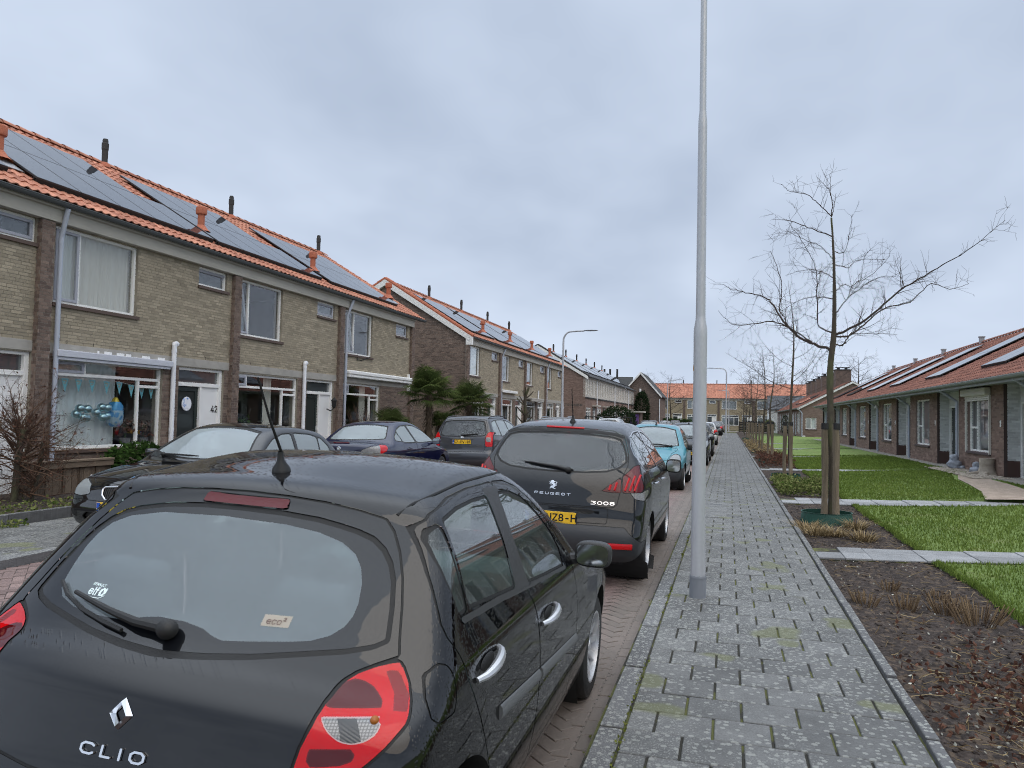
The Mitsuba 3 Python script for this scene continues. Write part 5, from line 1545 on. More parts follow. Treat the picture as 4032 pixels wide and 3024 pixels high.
def bricks(key, M, poly, holes, pal, bsdf, limit=0, L=0.215, H=0.0625, joint=0.011, proud=0.006, seed=1, base=0.0, name='brick'):
    """Running bond on a face; the bricks nearest the camera become parts of key, the others one part of kind stuff."""
    rng = np.random.default_rng(seed)
    P = Polygon(poly)
    for h in holes:
        P = P.difference(Polygon([(h[0], h[2]), (h[1], h[2]), (h[1], h[3]), (h[0], h[3])]))
    u0, v0, u1, v1 = P.bounds
    # rows of free intervals
    full, part = [], []
    bsdf = pal
    row = 0
    v = v0
    while v < v1 - 0.02:
        h = min(H, v1 - v)
        line = P.intersection(LineString([(u0 - 1, v + h / 2), (u1 + 1, v + h / 2)]))
        segs = [g.bounds for g in getattr(line, 'geoms', [line]) if not g.is_empty]
        off = (row % 2) * L / 2 + (0.25 * L if row % 4 >= 2 else 0)
        for a, _, b, _ in segs:
            k = math.floor((a - u0 - off) / L)
            x = u0 + off + k * L
            while x < b - 0.01:
                p, q = max(x, a), min(x + L, b)
                if q - p > 0.03:
                    (full if q - p > L - 1e-6 and h > H - 1e-6 else part).append((p, q - joint * (q < b - 1e-6), v, v + h - joint))
                x += L
        v += H
        row += 1
    allb = full + part
    if not allb:
        return
    A = np.array(allb)
    n = len(A)
    ci = rng.integers(0, len(VAR), n)
    c = np.stack([(A[:, 0] + A[:, 1]) / 2, (A[:, 2] + A[:, 3]) / 2, np.full(n, base)], 1) @ M[:3, :3].T + M[:3, 3]
    dist = np.linalg.norm(c - np.array(EYE), axis=1)
    take = np.zeros(n, bool)
    if limit:
        nf = np.arange(len(full))
        take[nf[np.argsort(dist[nf])[:limit]]] = True
    jit = rng.uniform(-0.0016, 0.0016, n)
    if limit:
        variants = []
        for k in range(len(VAR)):
            m = _b8 * [L - joint, H - joint, proud] + [0, 0, 0]
            variants.append(mikit.ply((m, _b5), 'm_' + bsdf, uv=np.tile(VAR[k], (8, 1))))
        for i in np.nonzero(take)[0]:
            k = new(f'{key}__{name}')
            scene[k] = {**variants[ci[i]], 'to_world': T((M @ mv(A[i, 0], A[i, 2], base + jit[i])).tolist())}
    r = np.nonzero(~take)[0]
    if len(r):
        B = A[r]
        V = np.empty((len(r), 8, 3))
        V[..., 0] = np.where(_b8[None, :, 0] > 0, B[:, 1:2], B[:, 0:1])
        V[..., 1] = np.where(_b8[None, :, 1] > 0, B[:, 3:4], B[:, 2:3])
        V[..., 2] = base + jit[r, None] + _b8[None, :, 2] * proud
        F = (_b5[None] + 8 * np.arange(len(r))[:, None, None]).reshape(-1, 4)
        put(name + 'work', xf((V.reshape(-1, 3), F), M), bsdf, key, uv=tones(rng, len(r), 8), kind='stuff')


def tile_mesh(w, l, amp, n=7, tilt=0.024, lip=0.02):
    x = np.linspace(0, w, n)
    t = 2 * PI * x / w
    h = amp * (0.5 + 0.5 * np.cos(t - 0.5)) ** 1.6
    top0 = np.stack([x, np.zeros(n), h + tilt], 1)
    top1 = np.stack([x, np.full(n, l), h], 1)
    low = np.stack([x, np.zeros(n) + 0.004, h + tilt - lip], 1)
    V = np.vstack([top0, top1, low])
    k = np.arange(n - 1)
    return V, np.vstack([np.stack([k, k + 1, k + 1 + n, k + n], 1), np.stack([k + 2 * n, k + 1 + 2 * n, k + 1, k], 1)])


def tiles(key, R, u0, u1, rows, pal, bsdf, skip=(), w=0.205, g=0.335, amp=0.032, limit=0, seed=3, cut=None):
    """Pantiles on a slope (local u, s, w of R), left out under the rectangles skip (u0, u1, s0, s1)."""
    rng = np.random.default_rng(seed)
    bsdf = pal
    nu = int(round((u1 - u0) / w))
    w = (u1 - u0) / nu
    base, F = tile_mesh(w, g * 1.12, amp)
    F = np.vstack([F[:, [0, 1, 2]], F[:, [0, 2, 3]]])
    IJ = [(i, j) for j in range(rows) for i in range(nu)]
    P = np.array([(u0 + i * w, j * g) for i, j in IJ])
    ok = np.ones(len(P), bool)
    for a, b, c, d in skip:
        ok &= ~((P[:, 0] > a) & (P[:, 0] + w < b) & (P[:, 1] > c) & (P[:, 1] + g < d))
    if cut is not None:
        ok &= cut(P[:, 0] + w / 2, P[:, 1] + g / 2)
    P = P[ok]
    n = len(P)
    wp = np.column_stack([P + [w / 2, g / 2], np.zeros(n)]) @ R[:3, :3].T + R[:3, 3]
    ci = rng.integers(0, len(VAR), n)
    take = np.zeros(n, bool)
    if limit:
        take[np.argsort(np.linalg.norm(wp - np.array(EYE), axis=1))[:limit]] = True
        var = [mikit.ply((base, F), 'm_' + bsdf, uv=np.tile(VAR[k], (len(base), 1))) for k in range(len(VAR))]
        for i in np.nonzero(take)[0]:
            k = new(f'{key}__tile')
            A = R @ mv(P[i, 0], P[i, 1], rng.uniform(-0.003, 0.003)) @ rot((0, 0, 1), rng.uniform(-0.7, 0.7))
            scene[k] = {**var[ci[i]], 'to_world': T(A.tolist())}
    r = np.nonzero(~take)[0]
    if len(r):
        V = base[None] + np.column_stack([P[r], rng.uniform(-0.003, 0.003, len(r))])[:, None]
        FF = (F[None] + len(base) * np.arange(len(r))[:, None, None]).reshape(-1, 3)
        put('tiling', xf((V.reshape(-1, 3), FF), R), bsdf, key, uv=tones(rng, len(r), len(base)), kind='stuff')


def slope(M, u, v0, w0, v1, w1):
    """Frame of a roof slope whose eave is (v0, w0) and whose ridge is (v1, w1) in the face frame M, starting at u."""
    d = np.array([0, v1 - v0, w1 - w0], float)
    l = np.linalg.norm(d)
    d /= l
    n = np.cross([1, 0, 0], d)
    A = np.eye(4)
    A[:3, 0], A[:3, 1], A[:3, 2], A[:3, 3] = (1, 0, 0), d, n, (u, v0, w0)
    return M @ A, l


def window(key, M, u0, u1, v0, v1, fr=0.055, mull=(), trans=(), panes=None, glass_='pane', sashes=(), sash='upvc_grey', curtain=None, depth=0.05, sill=True, name='window', frame_mat='white_frame', sillm='sill_brown', curtain_uv=None, cdepth=0.16):
    """Recessed window: frame bars, panes, optional sash frames and curtains. sashes: (u0, u1, v0, v1, open) in the same coordinates."""
    t = 0.07
    w1 = -depth
    bars = [(u0, u1, v0, v0 + fr), (u0, u1, v1 - fr, v1), (u0, u0 + fr, v0 + fr, v1 - fr), (u1 - fr, u1, v0 + fr, v1 - fr)]
    ms = [lbox(M, *b, w1 - t, w1, 0.004) for b in bars]
    for (a, c, d) in mull:
        ms.append(lbox(M, a - fr * 0.5, a + fr * 0.5, max(c, v0 + fr), min(d, v1 - fr), w1 - t, w1 - 0.002, 0.004))
    for (a, c, d) in trans:
        c, d = (c if c else -1e9), (d if d < 90 else 1e9)
        ms.append(lbox(M, max(c, u0 + fr), min(d, u1 - fr), a - fr * 0.55, a + fr * 0.55, w1 - t, w1 + 0.001, 0.004))
    k = put(name, cat(*ms), frame_mat, key)
    put('pane', sheet(M, u0 + fr * 0.6, u1 - fr * 0.6, v0 + fr * 0.6, v1 - fr * 0.6, w1 - 0.045), glass_, k)
    for (a, b, c, d, op) in sashes:
        f2 = 0.055
        q = cat(*[bbox(*x, 0, 0.05, 0.004) for x in ((0, b - a, 0, f2), (0, b - a, d - c - f2, d - c), (0, f2, f2, d - c - f2), (b - a - f2, b - a, f2, d - c - f2))])
        A = M @ mv(a, c, w1 - 0.03)
        if op == 'tilt':
            A = A @ rot((1, 0, 0), -9)
        elif op == 'top':
            A = A @ rot((1, 0, 0), 28, (0, d - c, 0))
        kk = put('sash', xf(q, A), sash, k)
        put('pane', xf((np.array([[f2, f2, 0.02], [b - a - f2, f2, 0.02], [b - a - f2, d - c - f2, 0.02], [f2, d - c - f2, 0.02]]), np.array([[0, 1, 2, 3]])), A), glass_, kk)
    if curtain:
        cu = curtain_uv or [(u0, u1)]
        for a, b in cu:
            n = max(int((b - a) / 0.02), 8)
            x = np.linspace(a, b, n)
            wv = w1 - cdepth + 0.022 * np.sin(x * 47 + 2 * np.sin(x * 9)) + 0.012 * np.sin(x * 103)
            V = np.vstack([np.stack([x, np.full(n, v0), wv], 1), np.stack([x, np.full(n, v1), wv * 0.7 + 0.3 * (w1 - cdepth)], 1)])
            i = np.arange(n - 1)
            put('curtain', xf((V, np.stack([i, i + 1, i + 1 + n, i + n], 1)), M), curtain, k, smooth=True)
    if sill:
        put('sill', lbox(M, u0 - 0.04, u1 + 0.06, v0 - 0.075, v0 - 0.002, -0.1, 0.055, 0.006), sillm, k)
    return k


def downpipe(key, M, u, v0, v1, w=0.075, r=0.042, swan=None, bsdf='zinc', name='downpipe'):
    P = [(u, v0, w), (u, v1, w)]
    if swan:
        P = [(u, v0, w), (u, v1 - swan[1], w)] + [(u + swan[0] * t, v1 - swan[1] * (1 - t), w + swan[2] * t) for t in (0.12, 0.5, 0.88)] + [(u + swan[0], v1, w + swan[2])]
    ms = [tube(P, r, 12)]
    for z in np.arange(v0 + 1.1, v1 - (swan[1] if swan else 0), 1.75):
        ms.append(tube([(u, z - 0.03, w), (u, z + 0.03, w)], r * 1.13, 12))
    return put(name, xf(cat(*ms), M), bsdf, key, smooth=40)


def gutter(key, M, u0, u1, v, w, r=0.07, bsdf='gutter_dark', seg=1.8):
    a = np.linspace(PI, 2 * PI, 9)
    prof = [(math.cos(t) * r, math.sin(t) * r) for t in a]
    prof = prof + [(x * 0.9, y * 0.9) for x, y in reversed(prof)]
    g = prism(prof, u0, u1)
    V = np.asarray(g[0])
    ms = [(np.stack([V[:, 2], V[:, 1] + v, V[:, 0] + w], 1), g[1]), tube([(u0, v + 0.002, w + r), (u1, v + 0.002, w + r)], 0.011, 6)]
    for x in np.arange(u0 + 0.5, u1, seg):
        q = prism([(px * 1.07, py * 1.07) for px, py in prof[:9]] + [(px, py) for px, py in reversed(prof[:9])], x - 0.03, x + 0.03)
        V = np.asarray(q[0])
        ms.append((np.stack([V[:, 2], V[:, 1] + v, V[:, 0] + w], 1), q[1]))
    return put('gutter', xf(cat(*ms), M), bsdf, key)


def solar(key, R, u0, s0, nu, ns, pw=1.01, ph=1.82, w=0.13, gap=0.016):
    for j in range(ns):
        for i in range(nu[j] if isinstance(nu, (list, tuple)) else nu):
            a, b = u0 + i * pw, s0 + j * ph
            k = put('solar_panel', xf(bbox(a + gap / 2, a + pw - gap / 2, b + gap / 2, b + ph - gap / 2, w - 0.035, w, 0.003), R), 'panel_frame', key)
            put('solar_glass', xf((np.array([[a + 0.022, b + 0.022, w + 0.002], [a + pw - 0.022, b + 0.022, w + 0.002], [a + pw - 0.022, b + ph - 0.022, w + 0.002], [a + 0.022, b + ph - 0.022, w + 0.002]]), np.array([[0, 1, 2, 3]])), R), 'panel_glass', k)
    n0 = nu[0] if isinstance(nu, (list, tuple)) else nu
    ms = [xf(box(u0, u0 + n0 * pw, s0 + f * ph, s0 + f * ph + 0.04, 0.02, w - 0.035), R) for f in (0.03, 0.75)]
    ms.append(xf(box(u0, u0 + n0 * pw, s0 + 0.01, s0 + 0.02, 0.03, w - 0.035), R))
    put('panel_rail', cat(*ms), 'car_black', key)


def wavec(base, amp, s):
    return lambda p, n, uv: mi.Color3f(base) * (1 - amp + 2 * amp * fbm(p.x * s, p.y * s, p.z * s))


# ------------------------------------------------------------------ building materials
def grime(p, n, uv):
    return 0.75 * fbm(p.x * 60.0, p.y * 60.0, p.z * 60.0) + 0.25 * noise(p.x * 260.0, p.y * 260.0, p.z * 260.0)


YEL = tone('brick_yellow', (0.30, 0.26, 0.195), (0.385, 0.335, 0.25), bump=grime)
BRN = tone('brick_brown', (0.12, 0.088, 0.075), (0.225, 0.165, 0.135), bump=grime)
RED = tone('tile_red', (0.36, 0.145, 0.095), (0.50, 0.225, 0.145), 0.75, 0.4, grain=0.25, gs=6.0)
mat('mortar_light', fn=wavec((0.25, 0.225, 0.18), 0.25, 3.0), rough=0.95)
mat('mortar_dark', fn=wavec((0.23, 0.20, 0.175), 0.25, 3.0), rough=0.95)
mat('white_frame', (0.80, 0.80, 0.78), 0.4)
mat('upvc_grey', (0.36, 0.375, 0.43), 0.45)
mat('sill_brown', (0.10, 0.068, 0.055), 0.6)
mat('concrete_band', fn=wavec((0.36, 0.345, 0.315), 0.18, 5.0), rough=0.9)
mat('fascia', fn=wavec((0.40, 0.385, 0.34), 0.1, 2.0), rough=0.7)
mat('gutter_dark', (0.075, 0.085, 0.09), 0.55)
mat('zinc', (0.42, 0.46, 0.54), 0.5, 0.1)
mat('pvc_white', (0.78, 0.80, 0.84), 0.35)
mat('door_green', (0.012, 0.022, 0.02), 0.4)
mat('white_panel', (0.78, 0.78, 0.77), 0.5)
mat('terracotta', (0.42, 0.13, 0.07), 0.7)
mat('flue_dark', (0.035, 0.036, 0.036), 0.7)
mat('lead', (0.30, 0.31, 0.33), 0.6)
mat('panel_frame', (0.03, 0.032, 0.036), 0.5)
plastic('panel_glass', (0.10, 0.115, 0.145), 1.9)
mat('curtain_grey', (0.55, 0.53, 0.48), 0.95)
mat('curtain_white', (0.80, 0.83, 0.84), 0.95)
mat('curtain_dark', (0.10, 0.08, 0.07), 0.95)
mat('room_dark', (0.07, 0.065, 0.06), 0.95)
mat('room_light', (0.35, 0.34, 0.32), 0.95)
glass('pane', (0.90, 0.93, 0.92), 0.0, ior=1.6)
glass('pane_dim', (0.50, 0.54, 0.55), 0.12, (0.42, 0.47, 0.52), 1.7)
# ------------------------------------------------------------------ the two-storey terraces on the left
XF, EAVE, RIDGE, DEEP = -12.0, 5.42, 8.2, 8.6
GZ = 0.12


def pier(key, M, u0, u1, z1=5.05, limit=0, seed=1):
    put('pier', lbox(M, u0 + 0.006, u1 - 0.006, GZ, z1, -0.02, 0.106), 'mortar_dark', key)
    bricks(key, M, [(u0, GZ), (u1, GZ), (u1, z1), (u0, z1)], [], BRN, None, limit, seed=seed, base=0.106, L=0.145, name='pier_brick')
    for u, s in ((u0 + 0.006, -1), (u1 - 0.006, 1)):
        S = M @ (frame((u, 0, 0.106), (0, 0, s), (0, 1, 0), (-s, 0, 0)) if False else frame((u, 0, 0.0 if s > 0 else 0.106), (0, 0, 1 if s > 0 else -1), (0, 1, 0), (s, 0, 0)))
        # the sides of the pier
        S = M @ (frame((u, 0, 0.106), (0, 0, -1), (0, 1, 0), (1, 0, 0)) if s > 0 else frame((u, 0, 0.0), (0, 0, 1), (0, 1, 0), (-1, 0, 0)))
        bricks(key, S, [(0, GZ), (0.106, GZ), (0.106, z1), (0, z1)], [], BRN, None, 0, seed=seed + 5, L=0.106, joint=0.008, name='pier_side_brick')


def flue(key, R, u, s, kind='terracotta'):
    o = (R @ np.array([u, s, 0.03, 1]))[:3]
    if kind == 'terracotta':
        k = put('roof_vent', cat(xf(lathe([(0.085, -0.25), (0.085, 0.42), (0.082, 0.43), (0.125, 0.44), (0.135, 0.47), (0.135, 0.60), (0.11, 0.63), (0.0, 0.635)], 20), mv(*o))), 'terracotta', key, smooth=40)
        put('vent_base', xf(lathe([(0.24, 0.0), (0.17, 0.06), (0.10, 0.16)], 16), mv(*o)), 'terracotta', k, smooth=40)
        put('flashing', xf(bbox(u - 0.24, u + 0.24, s - 0.42, s + 0.1, 0.045, 0.06, 0.004), R), 'lead', k)
    else:
        k = put('flue_pipe', xf(lathe([(0.075, -0.3), (0.075, 0.42), (0.088, 0.43), (0.088, 0.60), (0.07, 0.62), (0.075, 0.66), (0.06, 0.72), (0.0, 0.72)], 16), mv(*o)), 'flue_dark', key, smooth=40)
        put('flue_base', xf(lathe([(0.16, -0.06), (0.13, 0.04), (0.085, 0.08)], 14), mv(*o)), 'terracotta', k, smooth=40)


def ridge_tiles(key, M, u0, u1, z, w, pal=RED, l=0.42, limit=True):
    n = int(round((u1 - u0) / l))
    l = (u1 - u0) / n
    a = np.linspace(0.05 * PI, 0.95 * PI, 8)
    rng = np.random.default_rng(5)
    out = []
    for i in range(n):
        r0, r1 = 0.135, 0.115
        x = u0 + i * l
        V = np.vstack([np.stack([np.full(8, x), z - 0.05 + r0 * np.sin(a), w + r0 * np.cos(a) * 1.15], 1), np.stack([np.full(8, x + l * 1.06), z - 0.055 + r1 * np.sin(a), w + r1 * np.cos(a) * 1.15], 1)])
        j = np.arange(7)
        F = np.stack([j, j + 1, j + 9, j + 8], 1)
        c = rng.random(2) * [1, 0.6]
        if limit:
            put('ridge_tile', xf((V, F), M), pal, key, uv=np.tile(c, (16, 1)))
        else:
            out.append(((V, F), c))
    if out:
        V, F = cat(*[o[0] for o in out])
        put('ridge', xf((V, F), M), pal, key, uv=np.vstack([np.tile(o[1], (16, 1)) for o in out]), kind='stuff')


def terrace_unit(label, y0, y1, winu, small, door, big, lab_group, limit=300, first=False, last=False, array=None, vent=True, brick_on=True, arr_rows=2, flip=False, tile_limit=170, curtain_up=None, lower='door', small_open=None, seed=1, up_mull=0.72, awning=None, pipe=None, roofpal=RED):
    """One dwelling between the pier centres y0 and y1; windows are given as (u0, u1, v0, v1) in world y and z."""
    key = thing('terraced_house', label, 'house', lab_group)
    M = FX(XF)
    pw = 0.14
    a, b = y0 + pw, y1 - pw
    lint = 2.66
    holes = [winu, small]
    lows = [big, door]
    ins = [(h[0], h[1], h[2], h[3]) for h in holes + lows if h]
    put('wall', wall(M, [(y0, GZ - 0.1), (y1, GZ - 0.1), (y1, 5.4), (y0, 5.4)], ins, -0.25, 0.0), 'mortar_light', key)
    if brick_on:
        bricks(key, M, [(a, lint + 0.19), (b, lint + 0.19), (b, 5.06), (a, 5.06)], [(h[0] - 0.005, h[1] + 0.005, h[2] - 0.07, h[3] + 0.005) for h in holes if h], YEL, None, limit, seed=seed)
        bricks(key, M, [(a, GZ), (b, GZ), (b, lint), (a, lint)], [(h[0] - 0.005, h[1] + 0.005, h[2] - 0.07 if h is big else h[2], h[3] + 0.1) for h in lows if h], BRN, None, limit // 5, seed=seed + 1, name='lower_brick')
    put('lintel', lbox(M, a, b, lint, lint + 0.19, -0.02, 0.012, 0.003), 'concrete_band', key)
    pier(key, M, y0 - pw, y0 + pw, limit=min(limit, 60), seed=seed + 2)
    if last:
        pier(key, M, y1 - pw, y1 + pw, seed=seed + 3)
    # fascia, gutter, roof
    put('fascia_board', lbox(M, y0, y1, 5.06, 5.30, -0.02, 0.135, 0.004), 'fascia', key)
    put('soffit', lbox(M, y0, y1, 5.30, 5.36, -0.2, 0.20, 0.004), 'fascia', key)
    g0, g1 = (y0, y1 + (0.75 if last else 0))
    gutter(key, M, g0, g1, 5.40, 0.255)
    R, l = slope(M, 0, EAVE + 0.02, 0.24, RIDGE, -4.3)
    put('roof', xf(box(g0, g1, 0.03, l, -0.09, -0.02), R), 'roof_deck', key)
    R2, _ = slope(M @ frame((0, 0, -8.6), (-1, 0, 0), (0, 1, 0), (0, 0, -1)), 0, EAVE, 0.24, RIDGE, -4.3)
    put('rear_roof', xf(box(-g1, -g0, 0.0, l, -0.09, -0.02), R2), 'terracotta', key)
    sk = []
    if array:
        for (u, s, nu, ns) in array:
            nn = nu if isinstance(nu, (list, tuple)) else [nu] * ns
            for j, q in enumerate(nn):
                sk.append((u + 0.12, u + q * 1.01 - 0.12, s + j * 1.82 + (0.45 if j == 0 else -0.1), s + (j + 1) * 1.82 - 0.2 + 0.15))
            solar(key, R, u, s, nu, ns)
    tiles(key, R, g0, g1, 16, roofpal, None, sk, limit=tile_limit, seed=seed + 7)
    ridge_tiles(key, M, g0, g1, RIDGE + 0.03, -4.3, roofpal, limit=limit > 0)
    if vent:
        flue(key, R, y1 - 0.2, 1.38)
        flue(key, R, y1 - 0.02, l - 0.12, 'dark')
    # openings
    d = 0.07
    um = winu[0] + up_mull
    window(key, M, *winu, mull=[(um, 0, 9)], sashes=[(winu[0] + 0.05, um - 0.02, winu[2] + 0.055, winu[3] - 0.055, None if curtain_up else 'tilt')], curtain=curtain_up, glass_='pane', name='upper_window')
    window(key, M, *small, sashes=[(small[0] + 0.05, small[1] - 0.05, small[2] + 0.05, small[3] - 0.05, small_open)], name='small_window', glass_='pane_dim')
    if door:
        door_set(key, M, door, 0.10, seed)
    # interior shell
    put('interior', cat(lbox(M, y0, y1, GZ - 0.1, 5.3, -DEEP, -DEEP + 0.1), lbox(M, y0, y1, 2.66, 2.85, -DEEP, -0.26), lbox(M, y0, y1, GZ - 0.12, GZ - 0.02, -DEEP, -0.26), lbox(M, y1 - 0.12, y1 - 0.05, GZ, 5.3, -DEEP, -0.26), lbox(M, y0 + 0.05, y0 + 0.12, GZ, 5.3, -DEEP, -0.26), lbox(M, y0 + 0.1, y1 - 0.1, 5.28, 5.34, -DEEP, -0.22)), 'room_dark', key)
    return key


def door_set(key, M, d, depth, seed, number=None, dark='door_green'):
    u0, u1, v0, v1 = d
    f = 0.06
    us = u0 + (u1 - u0) * 0.53
    t = 2.27
    w = -depth
    ms = [lbox(M, u0, u1, v1 - f, v1, w - 0.08, w + 0.05, 0.004), lbox(M, u0, u0 + f * 0.7, v0, v1 - f, w - 0.08, w + 0.05, 0.004), lbox(M, u1 - f * 1.6, u1, v0, v1 - f, w - 0.08, w + 0.05, 0.004),
          lbox(M, u0 + f * 0.7, u1 - f * 1.6, t - 0.06, t + 0.03, w - 0.08, w + 0.049, 0.004), lbox(M, us - 0.035, us + 0.035, v0, t - 0.06, w - 0.08, w + 0.045, 0.004)]
    k = put('door_frame', cat(*ms), 'white_frame', key)
    put('transom_pane', sheet(M, u0 + 0.04, u1 - 0.09, t, v1 - 0.05, w - 0.02), 'pane_dim', k)
    put('side_panel', lbox(M, us + 0.03, u1 - f * 1.5, v0, t - 0.055, w - 0.06, w + 0.005, 0.003), 'white_panel', k)
    L0, L1 = u0 + 0.045, us - 0.036
    dd = [lbox(M, L0, L1, v0, v0 + 0.62, w - 0.055, w - 0.01, 0.003), lbox(M, L0, L1, t - 0.17, t - 0.065, w - 0.055, w - 0.01, 0.003), lbox(M, L0, L0 + 0.03, v0 + 0.62, t - 0.17, w - 0.055, w - 0.01, 0.003), lbox(M, L1 - 0.10, L1, v0 + 0.62, t - 0.17, w - 0.055, w - 0.01, 0.003)]
    kd = put('front_door', cat(*dd), dark, key)
    put('door_pane', sheet(M, L0 + 0.03, L1 - 0.1, v0 + 0.62, t - 0.17, w - 0.035), 'door_glass', kd)
    put('letter_flap', lbox(M, (L0 + L1) / 2 - 0.16, (L0 + L1) / 2 + 0.12, v0 + 0.5, v0 + 0.58, w - 0.01, w + 0.006, 0.003), 'alloy', kd)
    put('door_handle', cat(lbox(M, L1 - 0.065, L1 - 0.025, 1.0, 1.25, w - 0.01, w + 0.006, 0.003), xf(tube([(L1 - 0.045, 1.12, w), (L1 - 0.045, 1.12, w + 0.05), (L1 - 0.14, 1.12, w + 0.05)], 0.011, 8), M)), 'alloy', kd)
    return k


mat('roof_deck', (0.12, 0.05, 0.035), 0.9)
plastic('door_glass', (0.11, 0.125, 0.125), 1.7)

row1 = 'terraced houses of the near row'
ka = terrace_unit('yellow-brick terraced house at the left edge with a white front door beside the bare bush', 5.40, 11.02, (5.6, 7.6, 3.60, 5.04), (9.82, 10.87, 4.60, 5.05), (9.30, 10.88, GZ, 2.64), (5.6, 8.5, 0.87, 2.58), row1, limit=150, array=[(5.4, 0.6, [5, 5], 2)], seed=11, tile_limit=150)
kb = terrace_unit('yellow-brick terraced house with door 42 and blue bunting in its big window', 11.02, 16.66, (11.27, 13.34, 3.60, 5.04), (15.28, 16.33, 4.60, 5.05), (14.72, 16.33, GZ, 2.64), (11.35, 14.20, 0.87, 2.58), row1, limit=300, array=[(11.02, 0.6, [5, 4], 2)], curtain_up='curtain_grey', small_open='top', seed=21, tile_limit=240, up_mull=0.61)
kc = terrace_unit('yellow-brick terraced house with a thin white pipe between its front door and dark living-room window', 16.66, 22.12, (16.80, 18.80, 3.60, 5.04), (20.70, 21.75, 4.60, 5.05), (20.22, 21.84, GZ, 2.64), (16.84, 19.72, 0.87, 2.62), row1, limit=220, array=[(16.2, 0.55, [5, 4], 2)], seed=31, tile_limit=200, up_mull=0.52)
kd = terrace_unit('yellow-brick end house of the near row with a white awning box behind the palms', 22.12, 27.86, (22.45, 24.45, 3.60, 5.04), (26.42, 27.46, 4.60, 5.05), None, (22.45, 25.18, 0.87, 2.64), row1, limit=150, last=True, array=[(21.75, 0.5, [5, 5], 2)], seed=41, tile_limit=200)
M = FX(XF)
# the big ground-floor windows
window(ka, M, 5.6, 8.5, 0.87, 2.58, mull=[(7.6, 0, 9)], trans=[(2.26, 0, 99)], curtain='curtain_white', name='living_room_window')
window(kb, M, 11.35, 14.20, 0.87, 2.58, mull=[(12.13, 2.29, 9), (13.56, 0, 2.29)], trans=[(2.29, 0, 99), (2.14, 13.56, 99)], sashes=[(11.40, 12.10, 2.32, 2.53, None)], name='living_room_window', glass_='pane', curtain='curtain_white', curtain_uv=[(11.35, 13.35)], cdepth=0.42)
window(kc, M, 16.84, 19.72, 0.87, 2.62, mull=[(17.34, 2.29, 9), (19.03, 0, 2.29)], trans=[(2.29, 0, 99), (2.14, 19.03, 99)], sashes=[(16.89, 17.31, 2.32, 2.57, None)], name='living_room_window', curtain='curtain_grey', curtain_uv=[(16.84, 17.1), (18.3, 18.7)])
window(kd, M, 22.45, 25.18, 0.87, 2.64, mull=[(22.92, 2.29, 9), (24.5, 0, 2.29)], trans=[(2.29, 0, 99), (2.14, 24.5, 99)], sashes=[(22.5, 22.9, 2.32, 2.58, None)], name='living_room_window', curtain='curtain_grey', curtain_uv=[(24.0, 24.45)])
window(kd, M, 25.78, 27.32, 0.87, 2.64, trans=[(2.29, 0, 99)], name='side_window', curtain='curtain_grey', curtain_uv=[(26.9, 27.3)])
# sunscreen boxes, pipes, lamps on the fronts
put('awning_box', cat(lbox(M, 11.30, 14.35, 2.60, 2.73, 0.012, 0.16, 0.012), lbox(M, 11.34, 14.30, 2.545, 2.60, 0.03, 0.13, 0.006)), 'awning_grey', kb)
for k_, u_, z_ in ((kb, 14.46, 3.13), (kc, 19.97, 3.10)):
    downpipe(k_, M, u_, GZ, z_ - 0.02, 0.07, 0.052, None, 'pvc_white', 'white_pipe')
    put('pipe_bend', xf(tube([(u_, z_ - 0.04, 0.07), (u_ + 0.005, z_ + 0.005, 0.07), (u_ + 0.05, z_ + 0.012, 0.07), (u_ + 0.09, z_ - 0.012, 0.07)], 0.056, 12), M), 'pvc_white', k_, smooth=40)
for k_, u_ in ((ka, 11.32), (kc, 22.43)):
    downpipe(k_, M, u_, GZ, 5.33, 0.085, 0.045, (-0.02 if k_ == ka else 0.12, 0.55, 0.15))
put('awning_box', cat(lbox(M, 22.55, 27.68, 2.92, 3.06, 0.02, 0.20, 0.03), lbox(M, 22.57, 27.66, 2.83, 2.92, 0.03, 0.17, 0.02)), 'white_frame', kd, label='long white awning box')
put('awning_arm', cat(lbox(M, 27.5, 27.62, 3.06, 3.2, 0.01, 0.1, 0.01), lbox(M, 27.5, 27.6, 2.55, 2.83, 0.02, 0.14, 0.01)), 'white_frame', kd)
k_ = put('wall_bracket', cat(lbox(M, 23.32, 23.37, 3.42, 3.62, 0.0, 0.03, 0.004), xf(tube([(23.345, 3.45, 0.02), (23.36, 3.42, 0.16), (23.5, 3.55, 0.42)], 0.018, 6), M)), 'rubber', kd)
put('house_number', xf((lambda t: (np.array(t.vertices) + [15.99, 1.615, -0.093], np.array(t.faces)))(meshkit.text_mesh('42', 0.155, 0.006, True)), M), 'plate_ink', kb, label='dark figures 42 on the white panel beside the door')
put('door_plate', xf(np.array([1.0]) if False else (lambda q: (np.asarray(q[0])[:, [0, 1, 2]] + [15.10, 1.80, -0.075], q[1]))(lathe([(0.0, 0.0), (0.16, 0.0), (0.165, 0.012), (0.15, 0.022), (0.0, 0.024)], 28)), M), 'plate_china', kb, label='round blue and white plate hanging on the door')
k_ = put('wall_lantern', cat(xf(lathe([(0.03, -0.14), (0.06, -0.1), (0.085, 0.08), (0.1, 0.09), (0.03, 0.17), (0.0, 0.2)], 8, 1), M @ mv(21.6, 1.95, 0.16)), xf(tube([(21.6, 1.8, 0.16), (21.5, 1.72, 0.1), (21.42, 1.78, 0.0)], 0.02, 6), M)), 'car_black', kc)
for k_, us_ in ((kb, (11.62, 12.25, 13.4, 14.55, 15.6)), (kc, (17.4, 18.2, 19.6, 20.8))):
    for u_ in us_:
        put('weep_slot', lbox(M, u_, u_ + 0.012, 2.86, 2.93, 0.004, 0.0075), 'car_black', k_)
